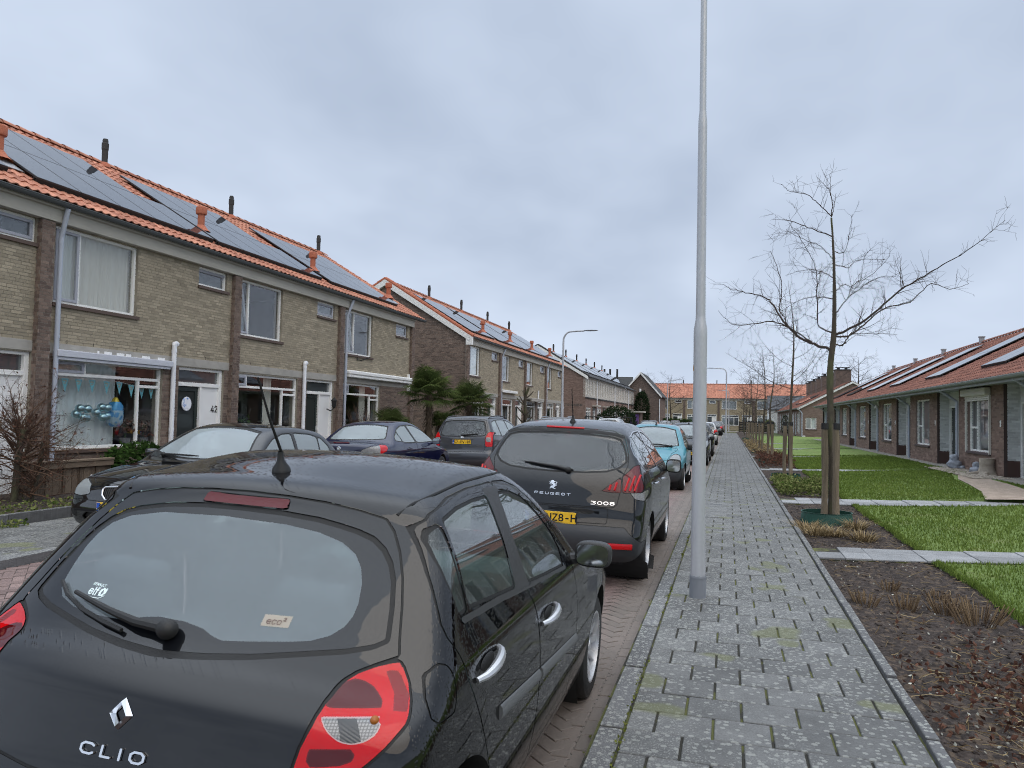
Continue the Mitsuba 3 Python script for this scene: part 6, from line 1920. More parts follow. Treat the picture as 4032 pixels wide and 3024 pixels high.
mat('awning_grey', (0.52, 0.54, 0.60), 0.5)
mat('plate_china', fn=lambda p, n, uv: mix((0.78, 0.80, 0.84), (0.18, 0.30, 0.62), smoothstep(0.52, 0.62, fbm(p.y * 14.0, p.z * 14.0, 0.3))), rough=0.3)
# paint smears along the top of the sunscreen box
for u_, l_ in ((12.35, .05), (12.52, .2), (12.85, .2), (13.1, .14), (13.55, .24), (14.02, .22)):
    put('paint_patch', lbox(M, u_, u_ + l_, 2.735, 2.79, 0.010, 0.0145), 'white_panel', kb)


# second row: same houses further on, mirrored windows, brown gable towards us
row2 = 'terraced houses of the second row'
names2 = ['yellow-brick corner house of the second row with the brown brick gable', 'second yellow-brick house from the gable, with a bare pollard tree before it', 'third yellow-brick house from the brown gable, grey canopy over its window', 'last yellow-brick house of the second row, two globe lamps at its door']
ys = [34.55, 39.95, 45.35, 50.8, 56.25]
for i in range(4):
    a, b = ys[i], ys[i + 1]
    k_ = terrace_unit(names2[i], a, b, (a + 0.22, a + 2.0, 3.60, 5.04), (b - 1.42, b - 0.36, 4.60, 5.05), (b - 1.95, b - 0.42, GZ, 2.64), (a + 0.25, a + 2.9, 0.87, 2.62), row2, limit=40 if i == 0 else 0, last=i == 3, array=[(a + 0.25 if i else a + 0.9, 0.5, 4 if i == 0 else 5, 2)], seed=51 + 10 * i, tile_limit=60 if i == 0 else 0, up_mull=0.0 if False else 0.45, curtain_up='curtain_white' if i == 0 else None)
    window(k_, M, a + 0.25, a + 2.9, 0.87, 2.62, mull=[(a + 0.85, 2.29, 9), (a + 2.2, 0, 2.29)], trans=[(2.29, 0, 99)], name='living_room_window', curtain='curtain_white', curtain_uv=[(a + 0.25, a + 1.5)])
    if i in (1, 3):
        downpipe(k_, M, a + 0.24, GZ, 5.33, 0.085, 0.045, (0.12, 0.5, 0.15))
    if i == 1:
        put('awning_box', lbox(M, a + 0.2, a + 3.2, 2.95, 3.1, 0.0, 0.2, 0.02), 'white_frame', k_)
    if i == 2:
        put('canopy', cat(lbox(M, a + 0.2, a + 3.4, 2.72, 2.80, 0.0, 0.45, 0.01), lbox(M, a + 0.22, a + 3.38, 2.6, 2.72, 0.35, 0.44, 0.01)), 'concrete_band', k_)
        put('white_pipe', xf(tube([(a + 3.3, 2.8, 0.08), (a + 3.3, 3.35, 0.08)], 0.05, 10), M), 'pvc_white', k_, smooth=40)
    if i == 3:
        for u_ in (b - 2.35, b - 0.55):
            put('globe_lamp', xf(blob((u_, 2.35, 0.2), (0.13, 0.13, 0.13)), M), 'white_plain', k_, smooth=40)
    if i == 0:
        gable_key = k_


def gable(key, y, x0, x1, eave, ridge, pal, limit=0, seed=1, verge='white_frame', holes=(), front=0.24, bricks_on=True, mort='mortar_dark', cover='terracotta'):
    """A gable end that looks to -y, from x0 (back) to x1 (front)."""
    G = FY(y)
    xm = (x0 + x1) / 2
    poly = [(x0, GZ - 0.1), (x1, GZ - 0.1), (x1, eave - 0.05), (xm, ridge - 0.12), (x0, eave - 0.05)]
    put('gable_wall', wall(G, poly, holes, -0.25, 0.0), mort, key)
    if bricks_on:
        bricks(key, G, [(x0, GZ), (x1, GZ), (x1, eave - 0.05), (xm, ridge - 0.12), (x0, eave - 0.05)], holes, pal, None, limit, seed=seed)
    for sg in (-1, 1):
        xe = xm + sg * ((x1 - x0) / 2 + front)
        ze = eave
        d = np.array([xe - xm, ze - ridge])
        d /= np.linalg.norm(d)
        nn = np.array([-d[1], d[0]]) if d[0] > 0 else np.array([d[1], -d[0]])
        q = [np.array([xm, ridge]), np.array([xe, ze]), np.array([xe, ze]) - nn * 0.26 * 0 - np.array([0, 0.27]), np.array([xm, ridge - 0.3])]
        put('barge_board', xf(prism([tuple(p) for p in q], 0.0, 0.16), G), verge, key)
        L = np.hypot(xe - xm, ze - ridge)
        n = int(L / 0.34)
        for i in range(n):
            t0, t1 = i / n, (i + 1) / n + 0.02
            p0, p1 = np.array([xm, ridge + 0.06]) + (np.array([xe, ze + 0.06]) - [xm, ridge + 0.06]) * t0, np.array([xm, ridge + 0.06]) + (np.array([xe, ze + 0.06]) - [xm, ridge + 0.06]) * t1
            put('verge_tile', xf(tube([(p0[0], p0[1], 0.06), (p1[0], p1[1] + 0.012, 0.06)], [0.085, 0.10], 8), G), cover, key, smooth=40)


gable(gable_key, 34.55, -20.6, -12.0, EAVE, RIDGE + 0.05, BRN, limit=0, seed=77)

put('gable_stub', lbox(FX(XF), 34.4, 34.56, 5.0, 5.4, -0.02, 0.30, 0.01), 'white_frame', gable_key)
# ------------------------------------------------------------------ the bungalows on the right
PBR = tone('brick_pink', (0.155, 0.105, 0.085), (0.245, 0.17, 0.14), bump=grime)
WBR = tone('brick_white', (0.50, 0.52, 0.52), (0.62, 0.64, 0.63), 0.8)
DTL = tone('tile_rust', (0.16, 0.075, 0.058), (0.28, 0.125, 0.09), 0.85, 0.3, grain=0.3, gs=3.0)
BX, BZ, UNIT, FRONTW, REC = 7.4, 0.26, 7.12, 4.35, 0.39
REAVE, RRIDGE, RXE, RXR = 2.97, 5.85, 6.75, 12.3
mat('reveal_dark', (0.07, 0.05, 0.045), 0.9)
mat('gutter_grey', (0.24, 0.265, 0.26), 0.5)
mat('base_brown', (0.085, 0.05, 0.042), 0.9)
mat('door_dark', (0.006, 0.013, 0.012), 0.35)


def bungalow(k, label, group, brick_limit=0, shutter=False, tile_limit=0, last=False, detail=True):
    key = thing('bungalow', label, 'house', group)
    ya = 24.4 + UNIT * k                       # near end of the front wall
    yb = ya + FRONTW                           # far end of the front wall, then the porch
    yc = ya + UNIT
    M = FXn(BX)
    u = lambda y: -y
    w0, w1 = ya + 1.15, ya + 3.35
    win = (u(w1), u(w0), 0.86 + 0.02, 2.66)
    # front wall and the recessed porch
    put('wall', wall(M, [(u(yb), 0.1), (u(ya), 0.1), (u(ya), 3.05), (u(yb), 3.05)], [win], -0.25, 0.0), 'mortar_pink', key)
    bricks(key, M, [(u(yb), 0.1), (u(ya), 0.1), (u(ya), 3.0), (u(yb), 3.0)], [(win[0] - 0.01, win[1] + 0.01, win[2] - 0.08, win[3] + 0.01)], PBR, None, brick_limit, seed=200 + k)
    D = FXn(BX + REC)
    dr_ = (u(yc - 0.12), u(yc - 1.08), BZ, 2.36)
    put('porch_wall', wall(D, [(u(yc), 0.1), (u(yb), 0.1), (u(yb), 3.05), (u(yc), 3.05)], [dr_], -0.12, 0.0), 'white_stucco', key)
    # white return of the next wall, brick edge and brown foot
    Rw = FY(yc)
    put('porch_side', cat(lbox(Rw, BX + 0.08, BX + REC, 0.72, 3.05, -0.02, 0.006)), 'white_stucco', key)
    bricks(key, Rw, [(BX + 0.08, 0.72), (BX + REC, 0.72), (BX + REC, 3.0), (BX + 0.08, 3.0)], [], WBR, None, 0, base=0.006, proud=0.003, seed=300 + k, name='white_brick')
    put('porch_foot', lbox(Rw, BX + 0.08, BX + REC, 0.1, 0.72, -0.02, 0.010), 'base_brown', key)
    put('wall_edge', lbox(Rw, BX - 0.006, BX + 0.08, 0.1, 3.05, -0.02, 0.012), 'reveal_dark', key)
    put('porch_far_side', lbox(FY(yb), BX, BX + REC, 0.1, 3.05, -0.02, 0.0), 'mortar_pink', key)
    # door
    f = 0.06
    kd = put('front_door', lbox(D, dr_[0] + f, dr_[1] - f, BZ + 0.02, dr_[3] - f, -0.10, -0.05, 0.004), 'door_dark', key)
    put('door_frame', cat(lbox(D, dr_[0], dr_[0] + f, BZ, dr_[3], -0.1, 0.01, 0.004), lbox(D, dr_[1] - f, dr_[1], BZ, dr_[3], -0.1, 0.01, 0.004), lbox(D, dr_[0] + f, dr_[1] - f, dr_[3] - f, dr_[3], -0.1, 0.009, 0.004)), 'white_frame', key)
    put('door_handle', cat(lbox(D, dr_[0] + f + 0.06, dr_[0] + f + 0.11, 1.12, 1.42, -0.05, -0.035, 0.004), xf(tube([(dr_[0] + f + 0.085, 1.3, -0.04), (dr_[0] + f + 0.085, 1.3, 0.01), (dr_[0] + f + 0.22, 1.3, 0.01)], 0.012, 8), D)), 'alloy', kd)
    if k in (1, 0):
        put('door_pane', lbox(D, dr_[0] + 0.5, dr_[0] + 0.78, 0.85, 2.0, -0.052, -0.046), 'curtain_grey', kd)
    put('threshold', lbox(D, dr_[0], dr_[1], 0.2, BZ + 0.02, -0.1, 0.06, 0.004), 'concrete_band', key)
    # window with a casement over the fixed lower left light
    um = win[0] + 0.78
    kw = window(key, M, *win, mull=[(um, 0, 9)], trans=[(1.62, 0, um)], curtain='curtain_white', curtain_uv=[(um + 0.2, um + 0.75)] if k % 2 else [(win[0] + 0.1, win[0] + 0.5)], glass_='pane_dim', name='front_window', sillm='sill_purple', depth=0.06)
    if shutter:
        put('shutter_box', cat(lbox(M, win[0] - 0.14, win[1] + 0.10, 2.60, 2.82, 0.01, 0.20, 0.03)), 'shutter_cream', key)
        put('shutter_rail', lbox(M, win[0] - 0.08, win[0] - 0.03, 0.84, 2.6, 0.008, 0.07, 0.004), 'shutter_cream', key)
        put('shutter_rail', lbox(M, win[1] + 0.03, win[1] + 0.08, 0.84, 2.6, 0.008, 0.07, 0.004), 'shutter_cream', key)
        put('shutter_slats', cat(*[lbox(M, win[0] - 0.03, win[1] + 0.03, z, z + 0.048, 0.02, 0.04, 0.01) for z in (2.44, 2.495, 2.55)]), 'shutter_cream', key)
    put('number_plate', lbox(M, u(ya + 0.28), u(ya + 0.20), 1.66, 1.84, 0.007, 0.02, 0.003), 'white_plain', key)
    put('interior', cat(lbox(M, u(yc), u(ya), 0.1, 3.0, -3.5, -3.4), lbox(M, u(yc), u(ya), 0.08, 0.14, -3.4, -0.3), lbox(M, u(ya) - 0.1, u(ya) - 0.02, 0.14, 3.0, -3.4, -0.26), lbox(M, u(yb) + 0.02, u(yb) + 0.1, 0.14, 3.0, -3.4, -0.26)), 'room_light', key)
    # eaves and gutter
    put('soffit', lbox(M, u(yc), u(ya), 2.86, 2.93, -0.45, BX - RXE - 0.06, 0.004), 'gutter_grey', key)
    put('fascia_board', lbox(M, u(yc), u(ya), 2.80, 2.95, BX - RXE - 0.06, BX - RXE - 0.02, 0.004), 'gutter_grey', key)
    gutter(key, M, u(yc), u(ya), 2.955, BX - RXE + 0.05, 0.075, 'gutter_grey', 1.2)
    # a raking downpipe at every porch
    yp = yb + 0.05
    downpipe(key, M, u(yp), 0.25, 2.88, 0.05, 0.045, (-0.62 * 0 + 0.0, 0.42, 0.58))
    R, l = slope(M, 0, REAVE, BX - RXE, RRIDGE, BX - RXR)
    put('roof', xf(box(u(yc), u(ya), 0.02, l, -0.09, -0.02), R), 'roof_deck', key)
    R2, _ = slope(M @ frame((0, 0, 2 * (BX - RXR)), (-1, 0, 0), (0, 1, 0), (0, 0, -1)), 0, REAVE, BX - RXE, RRIDGE, BX - RXR)
    put('rear_roof', xf(box(-u(ya), -u(yc), 0.0, l, -0.09, -0.02), R2), 'roof_deck', key)
    s0 = u(ya + 2.75 if k != 3 else ya + 2.0)
    solar(key, R, s0, 1.0, 2, 2, 1.15, 1.98)
    tiles(key, R, u(yc), u(ya), int(l / 0.32), DTL, None, [(s0 + 0.2, s0 + 2.1, 1.3, 4.7)], 0.19, 0.32, 0.03, limit=tile_limit, seed=400 + k)
    ridge_tiles(key, M, u(yc), u(ya), RRIDGE + 0.03, BX - RXR, DTL, 0.42, False)
    o = (R @ np.array([u(ya + 4.8), l - 0.1, 0.0, 1]))[:3]
    put('roof_vent', cat(xf(box(-0.1, 0.1, -0.1, 0.1, -0.1, 0.3), mv(*o)), xf(box(-0.13, 0.13, -0.13, 0.13, 0.3, 0.36), mv(*o))), 'lead', key)
    return key


mat('mortar_pink', fn=wavec((0.20, 0.155, 0.135), 0.2, 3.0), rough=0.95)
mat('white_stucco', fn=wavec((0.56, 0.58, 0.575), 0.06, 4.0), rough=0.85)
mat('sill_purple', (0.075, 0.05, 0.055), 0.5)
mat('shutter_cream', (0.62, 0.61, 0.56), 0.5)
grp = 'bungalows along the lawn'
bl = ['brick bungalow at the right edge whose porch and dark door are half out of view', 'brick bungalow with a cream roller shutter box over its front window', 'second brick bungalow along the lawn, dark door with a pale pane beside it',
      'third brick bungalow along the lawn, bell-shaped lamp under its eaves', 'fourth brick bungalow along the lawn, no door to be seen in its porch', 'fifth brick bungalow along the lawn behind the nearest tree', 'last brick bungalow of the near row, at the end of the lawn']
for q, k in enumerate(range(-1, 6)):
    kk = bungalow(k, bl[q], grp, brick_limit=[0, 300, 150, 60, 0, 0, 0][q], shutter=k == 0, tile_limit=[0, 160, 160, 60, 0, 0, 0][q])
    if k == 2:
        put('bell_lamp', xf(lathe([(0.0, 0.0), (0.05, 0.02), (0.07, 0.1), (0.13, 0.2), (0.1, 0.22), (0.0, 0.22)], 14), mv(BX - 0.16, 24.4 + UNIT * 2 + 4.1, 2.5)) if False else xf(lathe([(0.12, 0.0), (0.09, 0.08), (0.05, 0.16), (0.0, 0.2)], 14), mv(BX - 0.16, 24.4 + UNIT * 2 + 4.0, 2.45)), 'shutter_cream', kk, smooth=40)
put('end_gable', cat(wall(FY(24.4 + UNIT * 6 + 0.05), [(BX, 0), (2 * RXR - BX, 0), (2 * RXR - BX, 2.9), (RXR, RRIDGE - 0.1), (BX, 2.9)], [], -0.2, 0.0)), 'mortar_pink', kk)

# second bungalow row: gable end with one window, big chimneys
key = thing('gabled_bungalow', 'brick bungalow beyond the lawn whose gable with one window faces us', 'house', 'bungalows beyond the lawn')
Y2 = 80.0
G = FY(Y2)
x0, x1 = 6.55, 16.4
xm = (x0 + x1) / 2
gw = (7.25, 8.23, 1.0, 2.1)
put('gable_wall', wall(G, [(x0 + 0.3, -0.2), (x1 - 0.3, -0.2), (x1 - 0.3, 3.05), (xm, 5.6), (x0 + 0.3, 3.05)], [gw], -0.2, 0.0), 'brick_far_pink', key)
mat('brick_far_pink', fn=lambda p, n, uv: mix((0.155, 0.11, 0.09), (0.225, 0.165, 0.14), cell_rand(dr.floor((p.x + p.y) / 0.22 + 0.5 * (dr.floor(p.z / 0.0625))), dr.floor(p.z / 0.0625), 1.0)), rough=0.9)
window(key, G, *gw, mull=[(7.75, 0, 9)], name='gable_window', glass_='pane', sillm='sill_purple', curtain='curtain_white', curtain_uv=[(7.76, 8.1)])
put('barge_board', cat(xf(prism([(xm, 5.72), (x0 - 0.05, 3.05), (x0 - 0.05, 2.85), (xm, 5.5)], 0.0, 0.2), G), xf(prism([(xm, 5.72), (x1 + 0.05, 3.05), (x1 + 0.05, 2.85), (xm, 5.5)], 0.0, 0.2), G)), 'white_frame', key)
M2 = FXn(x0 + 0.3)
put('wall', wall(M2, [(-118, -0.2), (-Y2, -0.2), (-Y2, 3.0), (-118, 3.0)], [(-y - 2.2, -y - 0.3, 0.7, 2.5) for y in range(83, 116, 7)], -0.2, 0), 'brick_far_pink', key)
for y in range(83, 116, 7):
    window(key, M2, -y - 2.2, -y - 0.3, 0.7, 2.5, mull=[(-y - 1.2, 0, 9)], glass_='pane_dim', sill=False, fr=0.09)
    put('porch_panel', lbox(M2, -y + 0.4, -y + 1.0, 0.5, 2.7, -0.05, 0.02), 'white_stucco', key)
    put('porch_panel', lbox(M2, -y - 3.4, -y - 2.9, 0.3, 2.7, -0.05, 0.02), 'white_stucco', key)
    put('front_door', lbox(M2, -y - 4.4, -y - 3.5, 0.1, 2.3, -0.05, 0.015), 'door_dark', key)
gutter(key, M2, -118, -Y2 + 0.15, 3.02, 0.42, 0.09, 'gutter_grey', 3)
R, l = slope(M2, 0, 3.03, 0.36, 5.75, -4.62)
put('roof', xf(box(-118, -Y2 + 0.2, 0, l, -0.08, -0.02), R), 'roof_deck', key)
tiles(key, R, -118, -Y2 + 0.2, int(l / 0.33), DTL, None, [], 0.22, 0.33, 0.03, seed=61)
solar(key, R, -95, 1.2, 8, 1, 1.1, 1.9)
put('rear_roof', xf(box(Y2 - 0.2, 118, 0, l, -0.08, -0.02), slope(M2 @ frame((0, 0, -2 * 4.62), (-1, 0, 0), (0, 1, 0), (0, 0, -1)), 0, 3.03, 0.36, 5.75, -4.62)[0]), 'roof_deck', key)
downpipe(key, G, x0 + 0.36, -0.1, 2.95, 0.05, 0.05, (-0.35, 0.4, 0.0))
put('meter_box', lbox(G, 6.95, 7.2, 0.02, 0.35, 0.0, 0.12, 0.01), 'white_plain', key)
for q in range(6):
    yq = 87 + q * 6.0
    kc_ = put('chimney', box(xm - 0.75, xm + 0.75, yq - 0.7, yq + 0.7, 4.9, 7.15), 'brick_far_brown', key)
    put('chimney_cap', box(xm - 0.8, xm + 0.8, yq - 0.75, yq + 0.75, 7.15, 7.25), 'flue_dark', kc_)
    put('chimney_pot', cat(*[xf(lathe([(0.16, 0), (0.16, 0.2), (0.0, 0.2)], 10), mv(xm + dx, yq, 7.25)) for dx in (-0.4, 0.35)], box(xm - 0.7, xm + 0.7, yq - 0.3, yq + 0.3, 7.45, 7.5)), 'flue_dark', kc_)
mat('brick_far_brown', fn=lambda p, n, uv: mix((0.10, 0.075, 0.065), (0.16, 0.12, 0.10), cell_rand(dr.floor((p.x + p.y) / 0.22 + 0.5 * dr.floor(p.z / 0.0625)), dr.floor(p.z / 0.0625), 2.0)), rough=0.9)
mat('brick_far_yellow', fn=lambda p, n, uv: mix((0.27, 0.225, 0.155), (0.33, 0.275, 0.19), cell_rand(dr.floor((p.x + p.y) / 0.22 + 0.5 * dr.floor(p.z / 0.0625)), dr.floor(p.z / 0.0625), 3.0)), rough=0.9)
DKT = tone('tile_slate', (0.075, 0.082, 0.092), (0.125, 0.13, 0.14), 0.7)

# dark-roofed house behind it
key = thing('slate_roofed_house', 'house with a dark slate roof and one skylight right of the far orange roof', 'house')
G = FY(122.0)
put('wall', wall(G, [(5.9, -0.2), (16, -0.2), (16, 3.5), (5.9, 3.5)], [], -6, 0), 'white_stucco', key)
R, l = slope(G, 0, 3.45, 0.3, 5.45, -2.2)
tiles(key, R, 5.7, 16.2, int(l / 0.33) + 1, DKT, None, [], 0.25, 0.33, 0.03, seed=71)
put('roof', xf(box(5.7, 16.2, 0, l + 0.3, -0.08, -0.02), R), 'flue_dark', key)
put('skylight', xf(box(8.6, 9.6, 1.6, 2.2, 0.03, 0.09), R), 'panel_glass', key)

# ------------------------------------------------------------------ third row on the left: dark roof, pale upper floor
row3 = 'terraced houses of the third row'
G3 = 66.1
n3 = 6
wd3 = (101.2 - G3) / n3
kfirst = None
mat('clad_white', fn=wavec((0.50, 0.47, 0.42), 0.08, 3.0), rough=0.6)
mat('brick_far_red', fn=lambda p, n, uv: mix((0.16, 0.105, 0.085), (0.23, 0.16, 0.135), cell_rand(dr.floor((p.x + p.y) / 0.22 + 0.5 * dr.floor(p.z / 0.0625)), dr.floor(p.z / 0.0625), 4.0)), rough=0.9)
ord_ = ['first', 'second', 'third', 'fourth', 'fifth', 'last']
for i in range(n3):
    a, b = G3 + i * wd3, G3 + (i + 1) * wd3
    key = thing('terraced_house', f'{ord_[i]} dark-roofed house of the third row with pale upper cladding' + (' and red-brown gable' if i == 0 else ''), 'house', row3)
    kfirst = kfirst or key
    M = FX(XF)
    wu = [(a + 0.35 + q * 0.85, a + 0.95 + q * 0.85, 3.75, 4.95) for q in (0, 1, 3, 4, 5)][:4] + [(b - 1.0, b - 0.4, 3.75, 4.95)]
    wu = [(a + 0.4, a + 1.0, 3.7, 4.95), (a + 1.5, a + 2.1, 3.7, 4.95), (a + 2.9, a + 3.5, 3.7, 4.95), (b - 1.2, b - 0.6, 3.7, 4.95)]
    big, door = (a + 0.5, a + 2.9, 0.8, 2.55), (b - 1.9, b - 0.5, GZ, 2.6)
    put('wall', wall(M, [(a, 0), (b, 0), (b, 3.45), (a, 3.45)], [big, door], -0.2, 0), 'brick_far_red', key)
    put('cladding', wall(M, [(a, 3.45), (b, 3.45), (b, 5.2), (a, 5.2)], wu, -0.2, 0.04), 'clad_white', key)
    put('band', lbox(M, a, b, 3.36, 3.48, 0.0, 0.08), 'flue_dark', key)
    for q in wu:
        window(key, M, *q, fr=0.07, sill=False, glass_='pane_dim', name='upper_window', depth=0.02)
    window(key, M, *big, fr=0.07, mull=[(a + 1.7, 0, 9)], trans=[(2.2, 0, 99)], glass_='pane_dim', name='living_room_window', depth=0.02, curtain='curtain_white', curtain_uv=[(a + 0.6, a + 1.6)])
    door_set(key, M, door, 0.05, i)
    put('porch_canopy', lbox(M, b - 2.2, b - 0.2, 2.68, 2.82, 0.0, 0.5, 0.01), 'clad_white', key)
    if i % 2 == 0:
        downpipe(key, M, b - 0.1, 0.1, 5.2, 0.1, 0.05, None, 'pvc_white')
    gutter(key, M, a, b, 5.27, 0.3, 0.08, 'gutter_dark', 3)
    R, l = slope(M, 0, 5.27, 0.24, 7.95, -4.3)
    put('roof', xf(box(a, b, 0, l, -0.09, -0.02), R), 'flue_dark', key)
    put('rear_roof', xf(box(-b, -a, 0, l, -0.09, -0.02), slope(M @ frame((0, 0, -8.6), (-1, 0, 0), (0, 1, 0), (0, 0, -1)), 0, 5.27, 0.24, 7.95, -4.3)[0]), 'flue_dark', key)
    solar(key, R, a + 0.35, 0.9, 5, 2, 1.0, 1.75)
    tiles(key, R, a, b, int(l / 0.33), DKT, None, [(a + 0.5, a + 5.2, 1.2, 4.2)], 0.21, 0.33, 0.03, seed=80 + i)
    flue(key, R, b - 0.3, l - 0.15, 'dark')
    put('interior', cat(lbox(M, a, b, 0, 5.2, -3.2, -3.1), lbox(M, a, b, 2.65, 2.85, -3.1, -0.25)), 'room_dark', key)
gable(kfirst, G3, -20.6, -12.0, 5.27, 7.98, BRN, bricks_on=False, mort='brick_far_red', cover='flue_dark')

# cross house with its gable, at the end of the third row
key = thing('cross_gabled_house', 'dark-roofed brick house whose tall gable rises beyond the third row', 'house')
yq, xl, xr, xp = 106.0, -20.0, -8.75, -12.0
G = FY(yq)
put('gable_wall', wall(G, [(-14.2, 0), (-9.0, 0), (-9.0, 4.9), (-11.6, 7.9), (-14.2, 4.9)], [], -10, 0), 'brick_far_brown', key)
for sg, xe in ((1, -8.7), (-1, -14.5)):
    put('roof', xf(prism([(-11.6, 8.05), (xe, 4.75), (xe, 4.6), (-11.6, 7.85)], -10, 0.25), G), 'flue_dark', key)
    put('barge_board', xf(prism([(-11.6, 8.06), (xe, 4.76), (xe, 4.5), (-11.6, 7.75)], 0.25, 0.30), G), 'white_frame', key)
put('white_pipe', xf(tube([(-9.0, 0.1, 0.1), (-9.0, 4.4, 0.1)], 0.06, 8), G), 'pvc_white', key)
put('gable_vent', lbox(G, -11.75, -11.5, 5.3, 5.75, 0, 0.12), 'white_plain', key)
M = FX(-14.5, 0)
put('side_roof', cat(xf(box(-26, -13.0, 0, 4.2, -0.1, 0), slope(G, 0, 5.2, 0.3, 7.6, -3.3)[0])), 'flue_dark', key)
put('side_wall', lbox(G, -26, -14.2, 0, 5.2, -6, 0.0), 'brick_far_brown', key)
for dx in (-17, -16.2, -15.2):
    put('flue_pipe', xf(tube([(dx, 6.6, -2.6), (dx, 8.6, -2.6)], 0.14, 8), G), 'flue_dark', key)

# far orange-roofed row, facing us across the end of the street
rowF = 'orange-roofed houses across the end of the street'
YF = 135.0
lab = ['far orange-roofed house at the left end of the cross row, behind the bare tree', 'second far orange-roofed house from the left, behind the near lamp post', 'third far orange-roofed house, white panel door and dark doorway', 'far orange-roofed house with a wide window left of the row of young trees', 'far orange-roofed house hidden behind the young trees', 'far orange-roofed house at the right end behind the slate roof']
for i in range(6):
    a = -13.0 + i * 5.7
    b = a + 5.7
    key = thing('terraced_house', lab[i], 'house', rowF)
    G = FY(YF)
    up, sm, big, door = (a + 0.5, a + 2.9, 3.55, 5.0), (b - 1.6, b - 0.45, 4.5, 5.0), (a + 0.5, a + 3.3, 0.85, 2.6), (b - 1.9, b - 0.35, 0.1, 2.65)
    put('wall', wall(G, [(a, 0), (b, 0), (b, 5.1), (a, 5.1)], [up, sm, big, door], -0.2, 0), 'brick_far_yellow', key)
    window(key, G, *up, fr=0.09, mull=[(a + 1.3, 0, 9)], glass_='pane_dim', name='upper_window', depth=0.02, curtain='curtain_white' if i % 2 else 'curtain_grey')
    window(key, G, *sm, fr=0.09, glass_='pane_dim', name='small_window', depth=0.02)
    window(key, G, *big, fr=0.09, mull=[(a + 1.2, 2.2, 9), (a + 2.5, 0, 2.2)], trans=[(2.2, 0, 99)], glass_='pane_dim', name='living_room_window', depth=0.02, curtain='curtain_white', curtain_uv=[(a + 0.5, a + 1.4)])
    door_set(key, G, door, 0.03, i)
    put('pier', lbox(G, b - 0.17, b + 0.17, 0, 5.05, 0, 0.12), 'brick_far_brown', key)
    put('fascia_board', lbox(G, a, b, 5.05, 5.3, 0, 0.14), 'fascia', key)
    gutter(key, G, a - (0.3 if i == 0 else 0), b, 5.38, 0.25, 0.08, 'gutter_dark', 3)
    R, l = slope(G, 0, 5.38, 0.24, 8.0, -4.3)
    put('roof', xf(box(a - (0.3 if i == 0 else 0), b, 0, l, -0.09, -0.02), R), 'roof_deck', key)
    tiles(key, R, a - (0.3 if i == 0 else 0), b, int(l / 0.33), RED, None, [], 0.23, 0.33, 0.04, seed=90 + i)
    ridge_tiles(key, G, a, b, 8.0, -4.3, RED, 0.5, False)
    flue(key, R, b - 0.4, l - 0.1, 'dark')
    if i in (1, 3):
        put('white_pipe', xf(tube([(a + 3.6, 0.1, 0.08), (a + 3.6, 3.2, 0.08)], 0.07, 8), G), 'pvc_white', key)
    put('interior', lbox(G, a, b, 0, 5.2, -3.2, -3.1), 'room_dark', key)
# ------------------------------------------------------------------ trees and plants
mat('bark', fn=lambda p, n, uv: mix((0.045, 0.036, 0.030), (0.10, 0.085, 0.062), fbm(p.x * 30.0, p.y * 30.0, p.z * 12.0)) * 1.0 + mi.Color3f(0.012, 0.026, 0.0) * smoothstep(0.5, 0.7, fbm(p.x * 5.0, p.y * 5.0, p.z * 2.0)), rough=0.95)
mat('twig', (0.05, 0.036, 0.030), 0.9)
mat('twig_red', fn=lambda p, n, uv: mix((0.055, 0.03, 0.022), (0.15, 0.09, 0.055), uv.x), rough=0.9)
mat('twig_far', (0.085, 0.075, 0.07), 0.95)
mat('stake_wood', fn=lambda p, n, uv: mix((0.10, 0.08, 0.055), (0.27, 0.215, 0.15), fbm(p.x * 22.0, p.y * 22.0, p.z * 1.7)) * (0.55 + 0.6 * fbm(p.x * 60.0, p.y * 60.0, p.z * 4.0) + 0.3 * smoothstep(0.2, 1.2, 1.3 - p.z)), rough=0.9)


def leafm(name, a, b, rough=0.6, t=0.35):
    scene['m_' + name] = {'type': 'principledthin', 'base_color': mikit.proc(lambda p, n, uv: mix(a, b, uv.x) * (0.6 + 0.8 * uv.y)), 'roughness': rough, 'diff_trans': t}


leafm('leaf_dark', (0.018, 0.042, 0.012), (0.06, 0.11, 0.03), 0.4)
leafm('leaf_palm', (0.035, 0.06, 0.018), (0.13, 0.16, 0.055), 0.45)
leafm('leaf_cover', (0.06, 0.10, 0.022), (0.24, 0.25, 0.10), 0.6)
leafm('leaf_dead', (0.07, 0.035, 0.028), (0.16, 0.085, 0.06), 0.8)
leafm('straw', (0.16, 0.11, 0.055), (0.42, 0.33, 0.19), 0.8)
leafm('needle', (0.010, 0.022, 0.012), (0.035, 0.055, 0.025), 0.7)
leafm('moss', (0.09, 0.11, 0.02), (0.20, 0.22, 0.05), 0.8)


def curve(P, n):
    """Smooth resampling of a polyline."""
    return crom(np.asarray(P, float), n)


